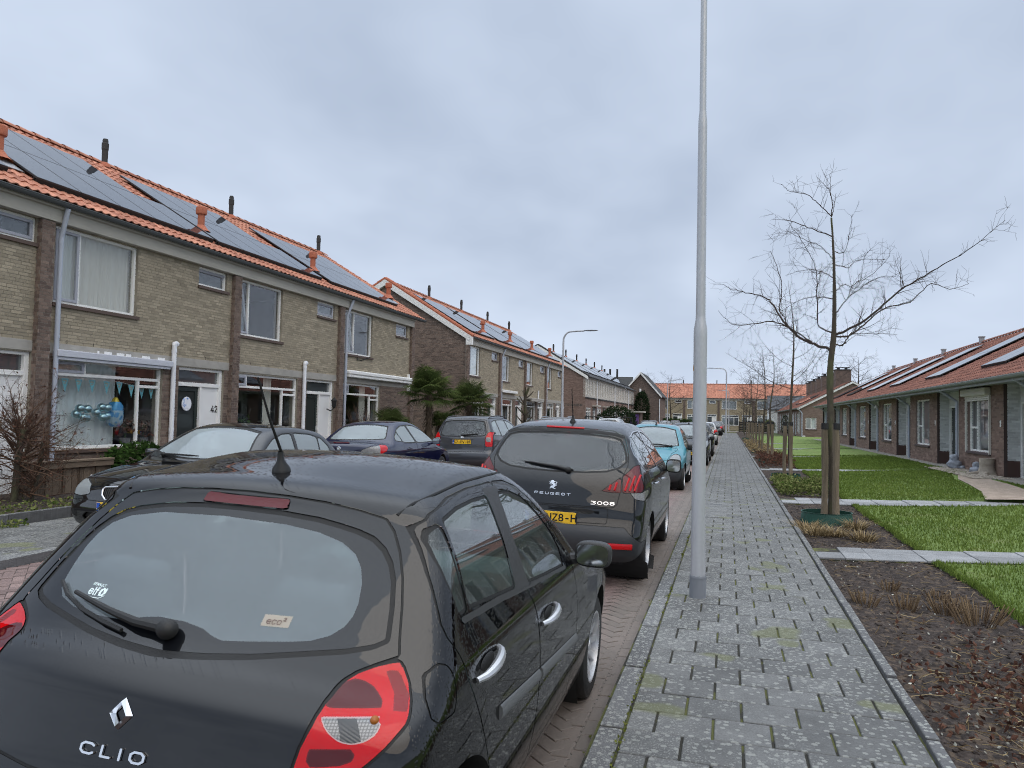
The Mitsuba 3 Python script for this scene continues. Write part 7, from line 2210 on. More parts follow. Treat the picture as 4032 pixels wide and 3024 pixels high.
def sprout(rng, P, r0, r1, out, depth, dens, length, up=0.5, sides=4, spread=0.9, rmin=0.0022):
    """A branch along P with side twigs, appended to out as tubes."""
    n = len(P)
    out.append(tube(P, np.linspace(r0, r1, n), sides if r0 < 0.015 else 7, False))
    if depth == 0:
        return
    seg = np.linalg.norm(np.diff(P, axis=0), axis=1)
    L = seg.sum()
    s = np.concatenate([[0], np.cumsum(seg)])
    m = max(1, int(L * dens))
    for t in np.sort(rng.uniform(0.12, 1.0, m)):
        at = np.array([np.interp(t * L, s, P[:, k]) for k in range(3)])
        i = min(np.searchsorted(s, t * L), n - 1)
        d = P[i] - P[i - 1]
        d /= np.linalg.norm(d) + 1e-9
        v = rng.normal(0, 1, 3)
        v -= d * (v @ d)
        v /= np.linalg.norm(v) + 1e-9
        g = d * rng.uniform(0.25, 0.9) + v * spread
        g[2] += up * rng.uniform(-0.3, 1.0)
        g /= np.linalg.norm(g)
        l = length * rng.uniform(0.45, 1.15) * (1.1 - 0.45 * t)
        k = 5
        bend = rng.normal(0, 0.22, 3)
        bend[2] += 0.25 * up
        q = [at]
        e = g.copy()
        for j in range(k):
            e = e + bend / k + rng.normal(0, 0.09, 3)
            e /= np.linalg.norm(e)
            q.append(q[-1] + e * l / k)
        rr = max((r0 + (r1 - r0) * t) * 0.55, rmin)
        sprout(rng, np.array(q), min(rr, 0.008), rmin * 0.6, out, depth - 1, dens * 1.15, length * 0.55, up, 3, spread, rmin)


def near_tree():
    rng = np.random.default_rng(77)
    Y = 13.45
    X = lambda px: 1.61 + (px - 985) * 0.00197
    Zf = lambda py: 2.56 + (1659 - py) * 0.00190
    key = thing('young_tree', 'nearest bare young tree with spreading crooked limbs, tied to two stakes', 'tree', 'young trees along the pavement')
    tr = [(1.62, Y, 0.08), (1.625, Y, 0.9), (1.60, Y, 1.7), (X(975), Y, 2.56), (X(1000), Y, Zf(1380)), (X(1005), Y, Zf(1100)), (X(1000), Y - 0.02, Zf(800)), (X(990), Y, Zf(520)), (X(980), Y + 0.02, Zf(350))]
    P = curve(tr, 8)
    put('trunk', tube(P, np.interp(P[:, 2], [0, 1.5, 2.6, 3.4, 4.2, 5.2], [0.062, 0.055, 0.05, 0.034, 0.022, 0.012]) * (1 + 0.05 * np.sin(P[:, 2] * 9)), 12), 'bark', key, smooth=50)
    limbs = [([(975, 1500), (830, 1430), (700, 1340), (600, 1200), (520, 1060), (460, 1000), (330, 950), (200, 910), (110, 850)], 0.5, 0.024), ([(600, 1200), (575, 1140), (592, 990), (590, 880), (540, 700), (505, 590)], 0.2, 0.011),
             ([(830, 1430), (620, 1300), (500, 1270), (350, 1300), (200, 1310), (75, 1200)], -0.6, 0.013), ([(985, 1350), (880, 1300), (860, 1100), (850, 900), (820, 780), (740, 640), (600, 430)], -0.5, 0.013),
             ([(1005, 1370), (1150, 1310), (1300, 1190), (1450, 1040), (1600, 940), (1750, 840), (1900, 750), (2150, 520)], -0.5, 0.021), ([(1005, 1390), (1120, 1370), (1250, 1270), (1400, 1130), (1620, 1060), (1800, 900), (1950, 940), (2100, 890)], 0.6, 0.016),
             ([(1010, 1450), (1090, 1445), (1140, 1370), (1200, 1320), (1400, 1310), (1600, 1300)], 0.9, 0.012), ([(1008, 1190), (1100, 1070), (1250, 960), (1380, 960)], -0.7, 0.012), ([(1100, 1070), (1170, 920), (1280, 860), (1450, 680)], 0.2, 0.009),
             ([(1003, 760), (1130, 770), (1200, 690), (1450, 660)], 0.5, 0.009), ([(995, 650), (1060, 680), (1090, 560), (1100, 400)], -0.4, 0.008), ([(990, 520), (860, 430), (740, 350), (640, 285), (530, 260)], 0.5, 0.010),
             ([(980, 340), (860, 230), (780, 170), (640, 145), (565, 90)], -0.3, 0.009), ([(980, 345), (1000, 290), (1015, 200), (1030, 100)], 0.2, 0.007), ([(980, 345), (985, 200), (960, 110), (860, -10)], 0.0, 0.009), ([(970, 160), (975, 60), (975, -60)], 0.1, 0.005),
             ([(1000, 1060), (880, 1010), (760, 1010), (620, 1080)], 0.8, 0.009), ([(1000, 880), (900, 780), (800, 740), (650, 760)], 0.7, 0.008), ([(998, 720), (880, 640), (760, 620), (590, 560)], -0.7, 0.008), ([(1003, 1000), (1120, 900), (1240, 900), (1330, 560)], 0.9, 0.009), ([(985, 1480), (930, 1540), (900, 1600), (870, 1700)], 0.9, 0.006)]
    for pl, dy, r in limbs:
        n = len(pl)
        A = np.array([(X(px), Y + dy * (i / (n - 1)) ** 0.9 * 1.3, Zf(py)) for i, (px, py) in enumerate(pl)])
        A = curve(A, 5)
        A[1:] += rng.normal(0, 0.006, (len(A) - 1, 3))
        out = []
        sprout(rng, A, r, 0.003, out, 2, 8.5, 0.52, 0.55)
        put('limb', cat(*out), 'twig', key)
    return key


def bare_tree(name, label, x, y, h, seed, group=None, spread=1.6, trunk_r=0.05, first=0.42, n=13, depth=2, dens=4.5, length=0.6, twig='twig', rmin=0.003, lean=0.0, up=0.6, z0=0.08):
    rng = np.random.default_rng(seed)
    key = thing(name, label, 'tree', group)
    P = curve([(x, y, z0), (x + rng.normal(0, 0.03), y, h * 0.2), (x + lean * 0.3 + rng.normal(0, 0.05), y, h * 0.45), (x + lean * 0.6 + rng.normal(0, 0.08), y + rng.normal(0, 0.05), h * 0.75), (x + lean + rng.normal(0, 0.1), y, h)], 6)
    put('trunk', tube(P, np.interp(P[:, 2], [0, h * 0.45, h], [trunk_r, trunk_r * 0.72, rmin * 1.2]), 9), 'bark' if twig == 'twig' else twig, key, smooth=50)
    for i in range(n):
        t = first + (0.95 - first) * (i + rng.random() * 0.6) / n
        at = np.array([np.interp(t * h, P[:, 2], P[:, k]) for k in range(3)])
        a = i * 2.4 + rng.normal(0, 0.4)
        l = spread * (1.15 - 0.8 * (t - first) / (1 - first)) * rng.uniform(0.75, 1.1)
        d = np.array([math.cos(a), math.sin(a), 0])
        r = rng.uniform(0.3, 0.75)
        A = curve([at, at + d * l * 0.3 + [0, 0, l * r * 0.18], at + d * l * 0.65 + [0, 0, l * r * 0.55] + rng.normal(0, 0.06, 3), at + d * l + [0, 0, l * r * 0.95 + 0.1] + rng.normal(0, 0.1, 3)], 5)
        out = []
        sprout(rng, A, max(trunk_r * 0.38 * (1.2 - t), rmin * 1.5), rmin, out, depth, dens, length, up, 3, 0.9, rmin)
        put('limb', cat(*out), twig, key)
    return key


near_tree()
words = ['second', 'third', 'fourth', 'fifth', 'sixth', 'seventh', 'eighth', 'ninth']
for i in range(8):
    y = 13.45 + 9.1 * (i + 1)
    bare_tree('young_tree', f'{words[i]} bare young tree along the pavement, counted from the nearest', 1.66, y, [5.6, 4.6, 5.4, 4.8, 5.2, 5, 5, 5][i], 100 + i, 'young trees along the pavement', 1.75, 0.045, 0.40, 14 if i < 4 else 10, 2, 5.0 if i < 3 else 3.2, 0.55, rmin=0.0030 + 0.0009 * i)
for i in range(7):
    y = 13.0 + 9.1 * i
    for q, (dx, dy) in enumerate(((1.63, 0.0), (1.50, 0.33))):
        rng = np.random.default_rng(500 + i * 2 + q)
        P = np.array([(dx + rng.normal(0, 0.01), y + dy, 0.0), (dx + rng.normal(0, 0.008), y + dy, 0.6), (dx, y + dy, 1.2), (dx - 0.01, y + dy, 1.66)])
        P = curve(P, 5)
        m = tube(P, 0.050 + 0.004 * np.sin(P[:, 2] * 6 + q), 12)
        lb = ['round wooden stake on the right of the nearest young tree', 'round wooden stake on the left of the nearest young tree'][q] if i == 0 else f'{"right" if q == 0 else "left"} wooden stake tied to the {words[i - 1]} young tree'
        k_ = put('tree_stake', m, 'stake_wood', None, 50, lb, 'stake', 'stakes of the young trees')
        put('rubber_tie', xf(lathe([(0.052, -0.05), (0.056, -0.05), (0.056, 0.05), (0.052, 0.05)], 14), mv(dx, y + dy, 1.62)), 'rubber', k_, smooth=40)
    put('watering_ring', xf(lathe([(0.36, -0.05), (0.375, 0.10), (0.385, 0.115), (0.37, 0.112), (0.355, -0.05)], 40) if False else lathe([(0.40, -0.08), (0.375, 0.16), (0.385, 0.17), (0.37, 0.17), (0.392, -0.08)], 44), mv(1.52, y + 0.25, 0.09)), 'ring_green', None, 40, 'green plastic watering ring round the nearest young tree' if i == 0 else f'green plastic watering ring round the {words[i - 1]} young tree', 'watering ring', 'green watering rings')
mat('ring_green', fn=lambda p, n, uv: mix((0.015, 0.06, 0.045), (0.03, 0.10, 0.075), fbm(p.x * 6.0, p.y * 6.0, p.z * 9.0)), rough=0.5)


def leaves(rng, C, size, aspect=0.5, up=0.3, curl=0.2):
    """Pointed folded leaves at the points C."""
    n = len(C)
    d = rng.normal(0, 1, (n, 3))
    d[:, 2] = np.abs(d[:, 2]) * up + d[:, 2] * (1 - up)
    d /= np.linalg.norm(d, axis=1, keepdims=True)
    s = np.cross(d, rng.normal(0, 1, (n, 3)))
    s /= np.linalg.norm(s, axis=1, keepdims=True)
    nn = np.cross(d, s)
    l = size * rng.uniform(0.6, 1.2, (n, 1))
    w = l * aspect * 0.5
    p0, p2 = C, C + d * l
    m = C + d * l * 0.5
    V = np.stack([p0, m + s * w + nn * l * curl * 0.5, p2, m - s * w + nn * l * curl * 0.5, m], 1).reshape(-1, 3)
    b = 5 * np.arange(n)[:, None]
    return V, np.vstack([b + [0, 1, 4], b + [1, 2, 4], b + [2, 3, 4], b + [3, 0, 4]])


def leafy(name, bs, C, size, key=None, seed=1, aspect=0.5, up=0.3, **kw):
    rng = np.random.default_rng(seed)
    return put(name, leaves(rng, C, size, aspect, up), bs, key, uv=tones(rng, len(C), 5), **kw)


def bush_points(rng, c, r, n, shell=0.55):
    d = rng.normal(0, 1, (n, 3))
    d /= np.linalg.norm(d, axis=1, keepdims=True)
    rad = shell + (1 - shell) * rng.random((n, 1)) ** 0.5
    bump = 0.8 + 0.4 * meshkit.fbm(d * 2.2 + c[0], 3, 4)[:, None]
    P = np.array(c) + d * rad * bump * np.array(r)
    return P[P[:, 2] > 0.1]


# the bare bush at the left edge
key = thing('bare_bush', 'bare reddish-brown bush with dead leaves at the left edge', 'shrub')
rng = np.random.default_rng(3)
put('stem', cat(tube(curve([(-10.95, 9.72, 0.1), (-10.93, 9.74, 0.5), (-10.86, 9.70, 0.95), (-10.80, 9.70, 1.3)], 5), 0.055, 9), tube(curve([(-10.8, 9.9, 0.1), (-10.72, 9.95, 0.6), (-10.6, 9.9, 1.1)], 5), 0.03, 8)), 'bark', key, smooth=50)
tips = []
for i in range(96):
    a, e = rng.uniform(0, 2 * PI), rng.uniform(-0.35, 1.35)
    d = np.array([math.cos(a) * math.cos(e), math.sin(a) * math.cos(e), math.sin(e)])
    o = np.array([-10.84, 9.72, rng.uniform(0.7, 1.25)]) if i < 70 else np.array([-10.75, 9.85, rng.uniform(0.2, 0.6)])
    l = rng.uniform(0.6, 1.15) * (1.0 if i < 70 else 0.8)
    A = curve([o, o + d * l * 0.4 + [0, 0, 0.05], o + d * l * 0.75 + rng.normal(0, 0.06, 3) + [0, 0, 0.05], o + d * l + [0, 0, 0.1] + rng.normal(0, 0.08, 3)], 4)
    out = []
    sprout(rng, A, 0.012, 0.003, out, 2, 7.0, 0.34, 0.5, 4, 0.9, 0.0028)
    m = cat(*out)
    tips.append(m[0][rng.integers(0, len(m[0]), 7)])
    put('branch', m, 'twig_red', key, uv=(rng.random(), rng.random()))
leafy('dead_leaf', 'leaf_dead', np.vstack(tips), 0.055, key, 5, 0.55, 0.0, kind='stuff')

# evergreen shrub under the big window
rng = np.random.default_rng(4)
key = thing('laurel_shrub', 'dense dark green laurel shrub under the window with the bunting', 'shrub')
leafy('foliage', 'leaf_dark', bush_points(rng, (-11.25, 12.75, 0.45), (0.6, 0.75, 0.55), 2600), 0.13, key, 6, 0.42, 0.5, kind='stuff')
put('stem', cat(*[tube([(-11.25, 12.75, 0.1), (-11.25 + dx, 12.75 + dy, 0.7)], 0.015, 5) for dx, dy in ((0.2, 0.3), (-0.2, 0.2), (0.1, -0.35), (0.25, 0))]), 'twig', key)


def fan_palm(label, x, y, h, r, n, seed, trunk=True):
    rng = np.random.default_rng(seed)
    key = thing('fan_palm', label, 'palm', 'fan palms in the front gardens')
    P = curve([(x, y, 0.1), (x + 0.03, y, h * 0.5), (x, y + 0.02, h)], 6)
    put('trunk', tube(P, np.linspace(0.13, 0.10, len(P)) * (1 + 0.12 * np.sin(np.arange(len(P)) * 2.6)), 10), 'palm_fibre', key, smooth=50)
    sk = []
    for i in range(160):
        a, z = rng.uniform(0, 2 * PI), rng.uniform(0.3, 1.0) * h
        sk.append(tube([(x + 0.1 * math.cos(a), y + 0.1 * math.sin(a), z), (x + 0.2 * math.cos(a), y + 0.2 * math.sin(a), z - rng.uniform(0.05, 0.25))], 0.008, 3, False))
    put('fibre_skirt', cat(*sk), 'palm_fibre', key, kind='stuff')
    for i in range(n):
        a = i * 2.4 + rng.normal(0, 0.2)
        e = rng.uniform(-0.5, 1.35) if i > n * 0.3 else rng.uniform(0.4, 1.4)
        d = np.array([math.cos(a) * math.cos(e), math.sin(a) * math.cos(e), math.sin(e)])
        o = np.array([x, y, h + rng.uniform(-0.12, 0.1)])
        pl = r * rng.uniform(0.45, 0.7)
        hub = o + d * pl
        u = np.cross(d, [0, 0, 1.0])
        u /= np.linalg.norm(u) + 1e-9
        nrm = np.cross(u, d)
        V, F = [], []
        nb = 26
        for b in range(nb):
            t = (b / (nb - 1) - 0.5) * 2 * 2.15
            dd = d * math.cos(t) + u * math.sin(t)
            l = r * 0.62 * (0.75 + 0.25 * math.cos(t * 0.6)) * rng.uniform(0.9, 1.08)
            sd = np.cross(nrm, dd)
            q0, q1, q2 = hub, hub + dd * l * 0.55 + nrm * 0.02, hub + dd * l + np.array([0, 0, -0.18 * l - 0.10 * rng.random()])
            w = 0.016 * r / 0.9
            k = len(V)
            V += [q0, q1 + sd * w, q2, q1 - sd * w, q1 + nrm * 0.008]
            F += [[k, k + 1, k + 4], [k + 1, k + 2, k + 4], [k + 2, k + 3, k + 4], [k + 3, k, k + 4]]
        tn = (rng.random(), rng.random())
        k_ = put('frond', (np.array(V), np.array(F)), 'leaf_palm', key, uv=tn)
        put('frond_stalk', tube([o, o + d * pl * 0.6 + [0, 0, 0.02], hub], 0.010, 5, False), 'leaf_palm', k_, uv=(0.5, 0.6))
    return key


mat('palm_fibre', fn=lambda p, n, uv: mix((0.035, 0.026, 0.02), (0.13, 0.095, 0.065), noise(p.x * 60.0, p.y * 60.0, p.z * 14.0)), rough=0.95)
fan_palm('tall fan palm with a shaggy trunk before the brown gable', -10.05, 25.0, 2.35, 0.95, 46, 1)
fan_palm('fan palm to the right of the tallest one, over the slate people carrier', -9.35, 27.3, 2.05, 0.95, 40, 2)
fan_palm('low fan palm in front of the end house window', -10.75, 23.4, 1.15, 0.8, 34, 3)
fan_palm('small fan palm left of the lowest one, half behind the blue saloon', -10.1, 26.3, 1.3, 0.6, 26, 4)

key = thing('red_stem_shrub', 'upright shrub of thin red-brown stems in front of the end house', 'shrub')
rng = np.random.default_rng(8)
for i in range(60):
    a, l = rng.uniform(0, 2 * PI), rng.uniform(0.9, 1.9)
    o = np.array([-11.3 + rng.normal(0, 0.12), 22.5 + rng.normal(0, 0.35), 0.1])
    d = np.array([math.cos(a) * 0.25, math.sin(a) * 0.35, 1.0])
    out = []
    sprout(rng, curve([o, o + d * l * 0.5, o + d * l + rng.normal(0, 0.08, 3)], 4), 0.009, 0.004, out, 1, 4, 0.3, 0.8, 4, 0.5, 0.004)
    put('stem', cat(*out), 'twig_red', key, uv=(rng.random() * 0.7, rng.random()))

key = thing('pollard_tree', 'small gnarled bare pollard before the second row of houses', 'tree')
rng = np.random.default_rng(12)
P = curve([(-10.4, 39.5, 0.1), (-10.45, 39.5, 1.0), (-10.35, 39.5, 1.9), (-10.4, 39.5, 2.6), (-10.2, 39.5, 3.2)], 5)
put('trunk', tube(P, np.linspace(0.11, 0.06, len(P)), 8), 'bark', key, smooth=50)
for i in range(14):
    z = rng.uniform(1.3, 3.1)
    a = rng.uniform(0, 2 * PI)
    o = np.array([-10.4, 39.5, z])
    d = np.array([math.cos(a), math.sin(a), 0.5])
    out = []
    sprout(rng, curve([o, o + d * 0.2, o + d * 0.45 + [0, 0, 0.15]], 3), 0.05, 0.025, out, 1, 6, 0.25, 0.4, 5, 0.9, 0.012)
    put('limb', cat(*out), 'bark', key)


def blades(rng, c, r, n, h, w, spread=0.6):
    a = rng.uniform(0, 2 * PI, n)
    q = rng.random(n) ** 0.5 * r
    o = np.column_stack([c[0] + q * np.cos(a), c[1] + q * np.sin(a), np.full(n, c[2])])
    b = a + rng.normal(0, 0.7, n)
    hh = h * rng.uniform(0.5, 1.1, n)
    sp = spread * rng.uniform(0.2, 1.2, n)
    d = np.column_stack([np.cos(b) * sp, np.sin(b) * sp, np.ones(n)])
    s = np.column_stack([-np.sin(b), np.cos(b), np.zeros(n)]) * w
    m = o + d * hh[:, None] * 0.55
    e = o + d * hh[:, None] * np.array([1.25, 1.25, 0.85])
    V = np.stack([o - s, o + s, m + s * 0.8, m - s * 0.8, e], 1).reshape(-1, 3)
    k = 5 * np.arange(n)[:, None]
    return V, np.vstack([k + [0, 1, 2], k + [0, 2, 3], k + [3, 2, 4]])


rng = np.random.default_rng(14)
for x, y, lb in ((-9.6, 42.0, 'tall dry ornamental grass clump left of the street lamp'), (-9.8, 37.5, 'green arching grass clump behind the slate people carrier')):
    m = blades(rng, (x, y, 0.1), 0.5, 260, 1.25, 0.014, 0.6)
    put('grass_clump', m, 'leaf_palm' if y < 40 else 'straw', None, label=lb, cat='grass clump', uv=tones(rng, 260, 5))
key = thing('dry_hydrangea', 'brown dry-headed shrub at the foot of the left street lamp', 'shrub')
leafy('dead_heads', 'leaf_dead', bush_points(rng, (-8.6, 37.5, 1.0), (0.7, 0.8, 0.5), 700), 0.14, key, 15, 0.8, 0.2, kind='stuff')
put('stem', cat(*[tube([(-8.6, 37.5, 0.1), (-8.6 + rng.normal(0, 0.35), 37.5 + rng.normal(0, 0.35), 1.1)], 0.012, 4) for _ in range(16)]), 'twig', key)
for nm, lb, c, r, n, sz, bs in (('yew_shrub', 'dark spreading evergreen before the third row', (-9.7, 69.5, 1.25), (1.9, 2.3, 1.5), 5200, 0.22, 'needle'), ('columnar_conifer', 'tall dark columnar conifer beside the gabled house', (-10.7, 99.5, 2.5), (1.0, 1.0, 2.7), 5200, 0.25, 'needle'), ('yellow_shrub', 'yellow-green shrub beside the far bungalow end', (5.6, 116.0, 0.9), (0.9, 0.9, 1.0), 900, 0.25, 'leaf_cover'),
                                ('pot_conifer', 'dark little conifer at the door of the gabled bungalow', (5.9, 88.0, 1.2), (0.45, 0.45, 1.2), 900, 0.16, 'needle'), ('low_hedge', 'low brown-green hedge between the parked cars and the purple shed', (-8.6, 66.0, 0.6), (0.8, 2.4, 0.6), 1500, 0.14, 'leaf_dead')):
    key = thing(nm, lb, 'shrub')
    leafy('foliage', bs, bush_points(rng, c, r, n, 0.7), sz, key, 20, 0.35, 0.6, kind='stuff')
    put('stem', tube([(c[0], c[1], 0), (c[0], c[1], c[2])], 0.08, 6), 'twig', key)
key = thing('clipped_hedge', 'long clipped hedge before the far orange-roofed row', 'hedge')
C = np.column_stack([rng.uniform(-13.5, -5.0, 5200), rng.uniform(111.0, 112.2, 5200), rng.uniform(0.1, 1.75, 5200)])
leafy('foliage', 'leaf_dark', C, 0.25, key, 21, 0.5, 0.3, kind='stuff')
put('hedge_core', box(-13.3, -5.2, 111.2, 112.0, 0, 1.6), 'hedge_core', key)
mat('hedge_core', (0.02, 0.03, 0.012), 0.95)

# bare trees further off
bare_tree('bare_street_tree', 'wide bare tree before the left end of the far orange roofs', -8.4, 118.0, 8.3, 201, None, 3.6, 0.12, 0.28, 18, 2, 2.4, 1.2, 'twig', 0.011)
for i, (x, y, h) in enumerate(((2.6, 105.0, 4.6), (3.6, 107.0, 4.9), (4.6, 109.0, 5.2), (1.9, 103, 4.4))):
    bare_tree('hedge_tree', ['first', 'second', 'third', 'fourth'][i] + ' thin bare tree of the thicket at the far end of the lawn', x, y, h, 210 + i, 'thicket trees at the end of the lawn', 1.3, 0.06, 0.3, 14, 2, 3.6, 0.7, 'twig', 0.008)
far = [(22.5, 150.0, 13.5, 5.5), (16.0, 175.0, 13, 4.8), (10.5, 180.0, 12.5, 4.6), (5.5, 185.0, 12.5, 4.4), (28.5, 160.0, 12, 4.6), (-17.5, 170.0, 11.5, 4.0), (49.0, 105, 13.0, 5.0)]
fl = ['large round bare tree rising behind the right-hand bungalow roofs', 'bare tree crown behind the chimneys of the gabled bungalow', 'bare tree crown left of the chimneys', 'bare tree crown over the right end of the orange roofs', 'bare tree right of the large round one', 'bare tree tops left of the far orange roofs', 'bare tree top over the roof at the right edge']
for i, (x, y, h, s) in enumerate(far):
    bare_tree('distant_tree', fl[i], x, y, h, 300 + i, 'bare trees beyond the houses', s, 0.22, 0.25, 26, 2, 1.7, 1.9, 'twig_far', 0.017)
# ------------------------------------------------------------------ street furniture and small things
mat('pole_alu', fn=lambda p, n, uv: mi.Color3f(0.50, 0.515, 0.54) * (0.9 + 0.2 * fbm(p.x * 20.0, p.y * 20.0, p.z * 1.5)) * (0.97 + 0.06 * noise(p.x * 90.0, p.y * 90.0, p.z * 50.0)), rough=0.42, metal=0.35)
mat('pole_grey', (0.20, 0.215, 0.24), 0.5)


def lamp_head(o, dx):
    return xf((lambda b: (np.array(b[0]) * [1, 1, np.where(np.array(b[0])[:, 2:3] > 0, 1, 0.5)[0, 0]], b[1]))(blob((0, 0, 0), (0.36, 0.12, 0.07), 2)), mv(*o))


key = thing('street_lamp', 'tall pale grey lamp post standing in the near pavement', 'street lamp', 'street lamps')
x, y = -0.25, 7.13
put('base_sleeve', xf(lathe([(0.0725, -0.15), (0.0725, 0.155), (0.071, 0.165), (0.074, 0.172), (0.074, 0.188), (0.07, 0.195)], 28), mv(x, y, 0.10)), 'pole_grey', key, smooth=40)
put('shaft', xf(lathe([(0.0655, 0.19), (0.0605, 1.2), (0.059, 2.28), (0.0595, 2.32), (0.0585, 2.40), (0.045, 2.48), (0.0425, 2.52), (0.0395, 4.1), (0.0400, 4.24), (0.039, 4.30), (0.033, 4.38), (0.030, 4.42), (0.027, 6.2), (0.024, 7.6)], 28), mv(x, y, 0.10)), 'pole_alu', key, smooth=30)
put('lamp_arm', tube(curve([(x, y, 7.6), (x - 0.02, y, 7.85), (x - 0.2, y, 8.0), (x - 0.9, y, 8.05)], 5), 0.022, 10), 'pole_alu', key, smooth=40)
put('lamp_head', lamp_head((x - 1.1, y, 8.05), -1), 'pole_grey', key, smooth=40)
put('yellow_sticker', xf((lambda a: (np.vstack([np.column_stack([0.0615 * np.cos(a), 0.0615 * np.sin(a), np.full(5, 2.02)]), np.column_stack([0.0615 * np.cos(a), 0.0615 * np.sin(a), np.full(5, 2.07)])]), np.array([[i, i + 1, i + 6, i + 5] for i in range(4)])))(np.linspace(PI * 0.95, PI * 1.12, 5)), mv(x, y, 0.10)), 'sticker_orange', key)
mat('sticker_orange', (0.65, 0.30, 0.02), 0.5)
for i, (x, y, s, h, lb) in enumerate(((-7.55, 35.6, 1, 5.65, 'lamp post on the left pavement with its arm over the street'), (-0.19, 69.3, -1, 6.1, 'lamp post by the kerb halfway down the right pavement, arm to the left'), (0.05, 118.0, -1, 6.0, 'farthest lamp post on the right pavement'), (-6.9, 92.0, 1, 6.2, 'thin far lamp post on the left before the orange roofs'))):
    key = thing('street_lamp', lb, 'street lamp', 'street lamps')
    k = 1 + 0.1 * (y > 60)
    put('shaft', cat(xf(lathe([(0.075 * k, -0.1), (0.072 * k, 2.2), (0.05 * k, 2.35), (0.045 * k, h - 0.55)], 14), mv(x, y, 0.1)), tube(curve([(x, y, h - 0.46), (x + s * 0.03, y, h - 0.2), (x + s * 0.22, y, h + 0.03), (x + s * 0.55, y, h + 0.08), (x + s * 1.0, y, h + 0.10)], 6), 0.042 * k, 10)), 'pole_alu', key, smooth=40)
    put('lamp_head', lamp_head((x + s * 1.3, y, h + 0.11), s), 'pole_grey', key, smooth=40)

# wooden fence in the front garden
key = thing('board_fence', 'low weathered wooden fence under the window with the bunting', 'fence')
rng = np.random.default_rng(6)
yy = 10.0
while yy < 11.95:
    w = rng.uniform(0.12, 0.15)
    put('plank', bbox(-11.24, -11.22 + rng.uniform(0, 0.01), yy, yy + w - 0.008, 0.05, 0.62 + rng.uniform(-0.01, 0.01), 0.004), 'fence_wood', key, uv=VAR[int(rng.integers(0, 6))])
    yy += w
put('rail', cat(bbox(-11.20, -11.15, 9.95, 12.0, 0.60, 0.70, 0.006), bbox(-11.27, -11.13, 9.95, 12.0, 0.70, 0.74, 0.006)), 'fence_wood', key, uv=(0.8, 0.7))
for q in (10.9, 11.25, 11.62):
    put('batten', bbox(-11.215, -11.19, q, q + 0.05, 0.08, 0.6, 0.004), 'fence_wood', key, uv=(0.1, 0.3))
mat('fence_wood', fn=lambda p, n, uv: mix((0.085, 0.06, 0.042), (0.19, 0.145, 0.105), uv.x * 0.6 + 0.4 * fbm(p.y * 30.0, p.z * 2.0, p.x * 30.0)) * (0.7 + 0.5 * uv.y), rough=0.9)
put('garden_tube', tube([(-10.45, 10.45, 0.15), (-10.30, 10.62, 0.54)], 0.022, 12), 'pvc_white', None, 40, 'white plastic tube leaning out of the soil before the wooden fence', 'tube')
key = thing('slatted_planter', 'dark grey slatted box against the wall beside door 42', 'planter')
for q in range(7):
    put('slat', bbox(-11.70, -11.67, 14.05, 14.85, 0.14 + q * 0.105, 0.235 + q * 0.105, 0.006), 'slat_grey', key)
put('box_body', box(-11.95, -11.71, 14.06, 14.84, 0.1, 0.86), 'car_trim', key)
mat('slat_grey', (0.085, 0.088, 0.10), 0.6)

# things behind the big window
Mw = FX(XF)
key = thing('bunting', 'string of pale blue paper pennants across the big window', 'bunting')
cols = [(11.43, 2.2), (11.76, 2.22), (12.08, 2.22), (12.41, 2.22), (12.78, 2.21), (13.12, 2.21), (13.45, 2.16), (13.75, 2.14), (14.03, 2.14)]
for y_, z_ in cols:
    k_ = put('pennant', xf(prism([(y_ - 0.085, z_), (y_ + 0.085, z_ - 0.005), (y_ + 0.01, z_ - 0.265)], -0.142, -0.14), Mw), 'pennant_blue', key)
    put('pennant_print', xf(cat(*[prism(Polygon([(y_ + dx - a, z_ + dz - b), (y_ + dx + a, z_ + dz - b * 0.6), (y_ + dx + a * 0.8, z_ + dz + b), (y_ + dx - a, z_ + dz + b * 0.7)]), -0.1395, -0.139) for dx, dz, a, b in ((-0.02, -0.045, 0.03, 0.016), (0.025, -0.055, 0.02, 0.02), (0.0, -0.095, 0.032, 0.014))]), Mw), 'sticker_beige', k_)
put('string', xf(tube([(y_, z_ + 0.004, -0.141) for y_, z_ in cols], 0.004, 5), Mw), 'white_plain', key)
mat('pennant_blue', (0.20, 0.52, 0.62), 0.8)
mat('balloon_chrome', (0.42, 0.60, 0.66), 0.12, 0.85)
for nm, (yc, zc), off in (('left', (12.33, 1.56), ((-0.10, 0.09, 0.01), (0.09, 0.08, 0), (-0.02, -0.09, 0.02), (0.08, -0.1, -0.02), (-0.14, -0.02, -0.04))), ('right', (12.80, 1.57), ((-0.02, 0.11, 0), (0.11, 0.1, 0.02), (-0.12, 0.0, -0.03), (0.0, -0.09, 0.02), (0.12, -0.07, 0.0)))):
    key = thing('balloon_cluster', f'cluster of shiny blue-grey balloons, the {nm} one of the two behind the window', 'balloons', 'balloon clusters')
    for dy, dz, dx in off:
        put('balloon', xf(blob((yc + dy, zc + dz, -0.24 + dx), (0.095, 0.085, 0.085), 3), Mw), 'balloon_chrome', key, smooth=True)
key = thing('bottle_balloon', 'blue foil balloon shaped like a baby bottle behind the window', 'balloon')
put('bottle', xf(lathe([(0.0, 1.27), (0.10, 1.29), (0.15, 1.36), (0.165, 1.48), (0.16, 1.62)], 28, 1), Mw @ mv(13.16, 0, -0.26)), 'balloon_print', key, smooth=40)
put('collar', xf(lathe([(0.16, 1.62), (0.15, 1.72), (0.10, 1.80), (0.07, 1.80)], 28, 1), Mw @ mv(13.16, 0, -0.26)), 'balloon_blue', key, smooth=40)
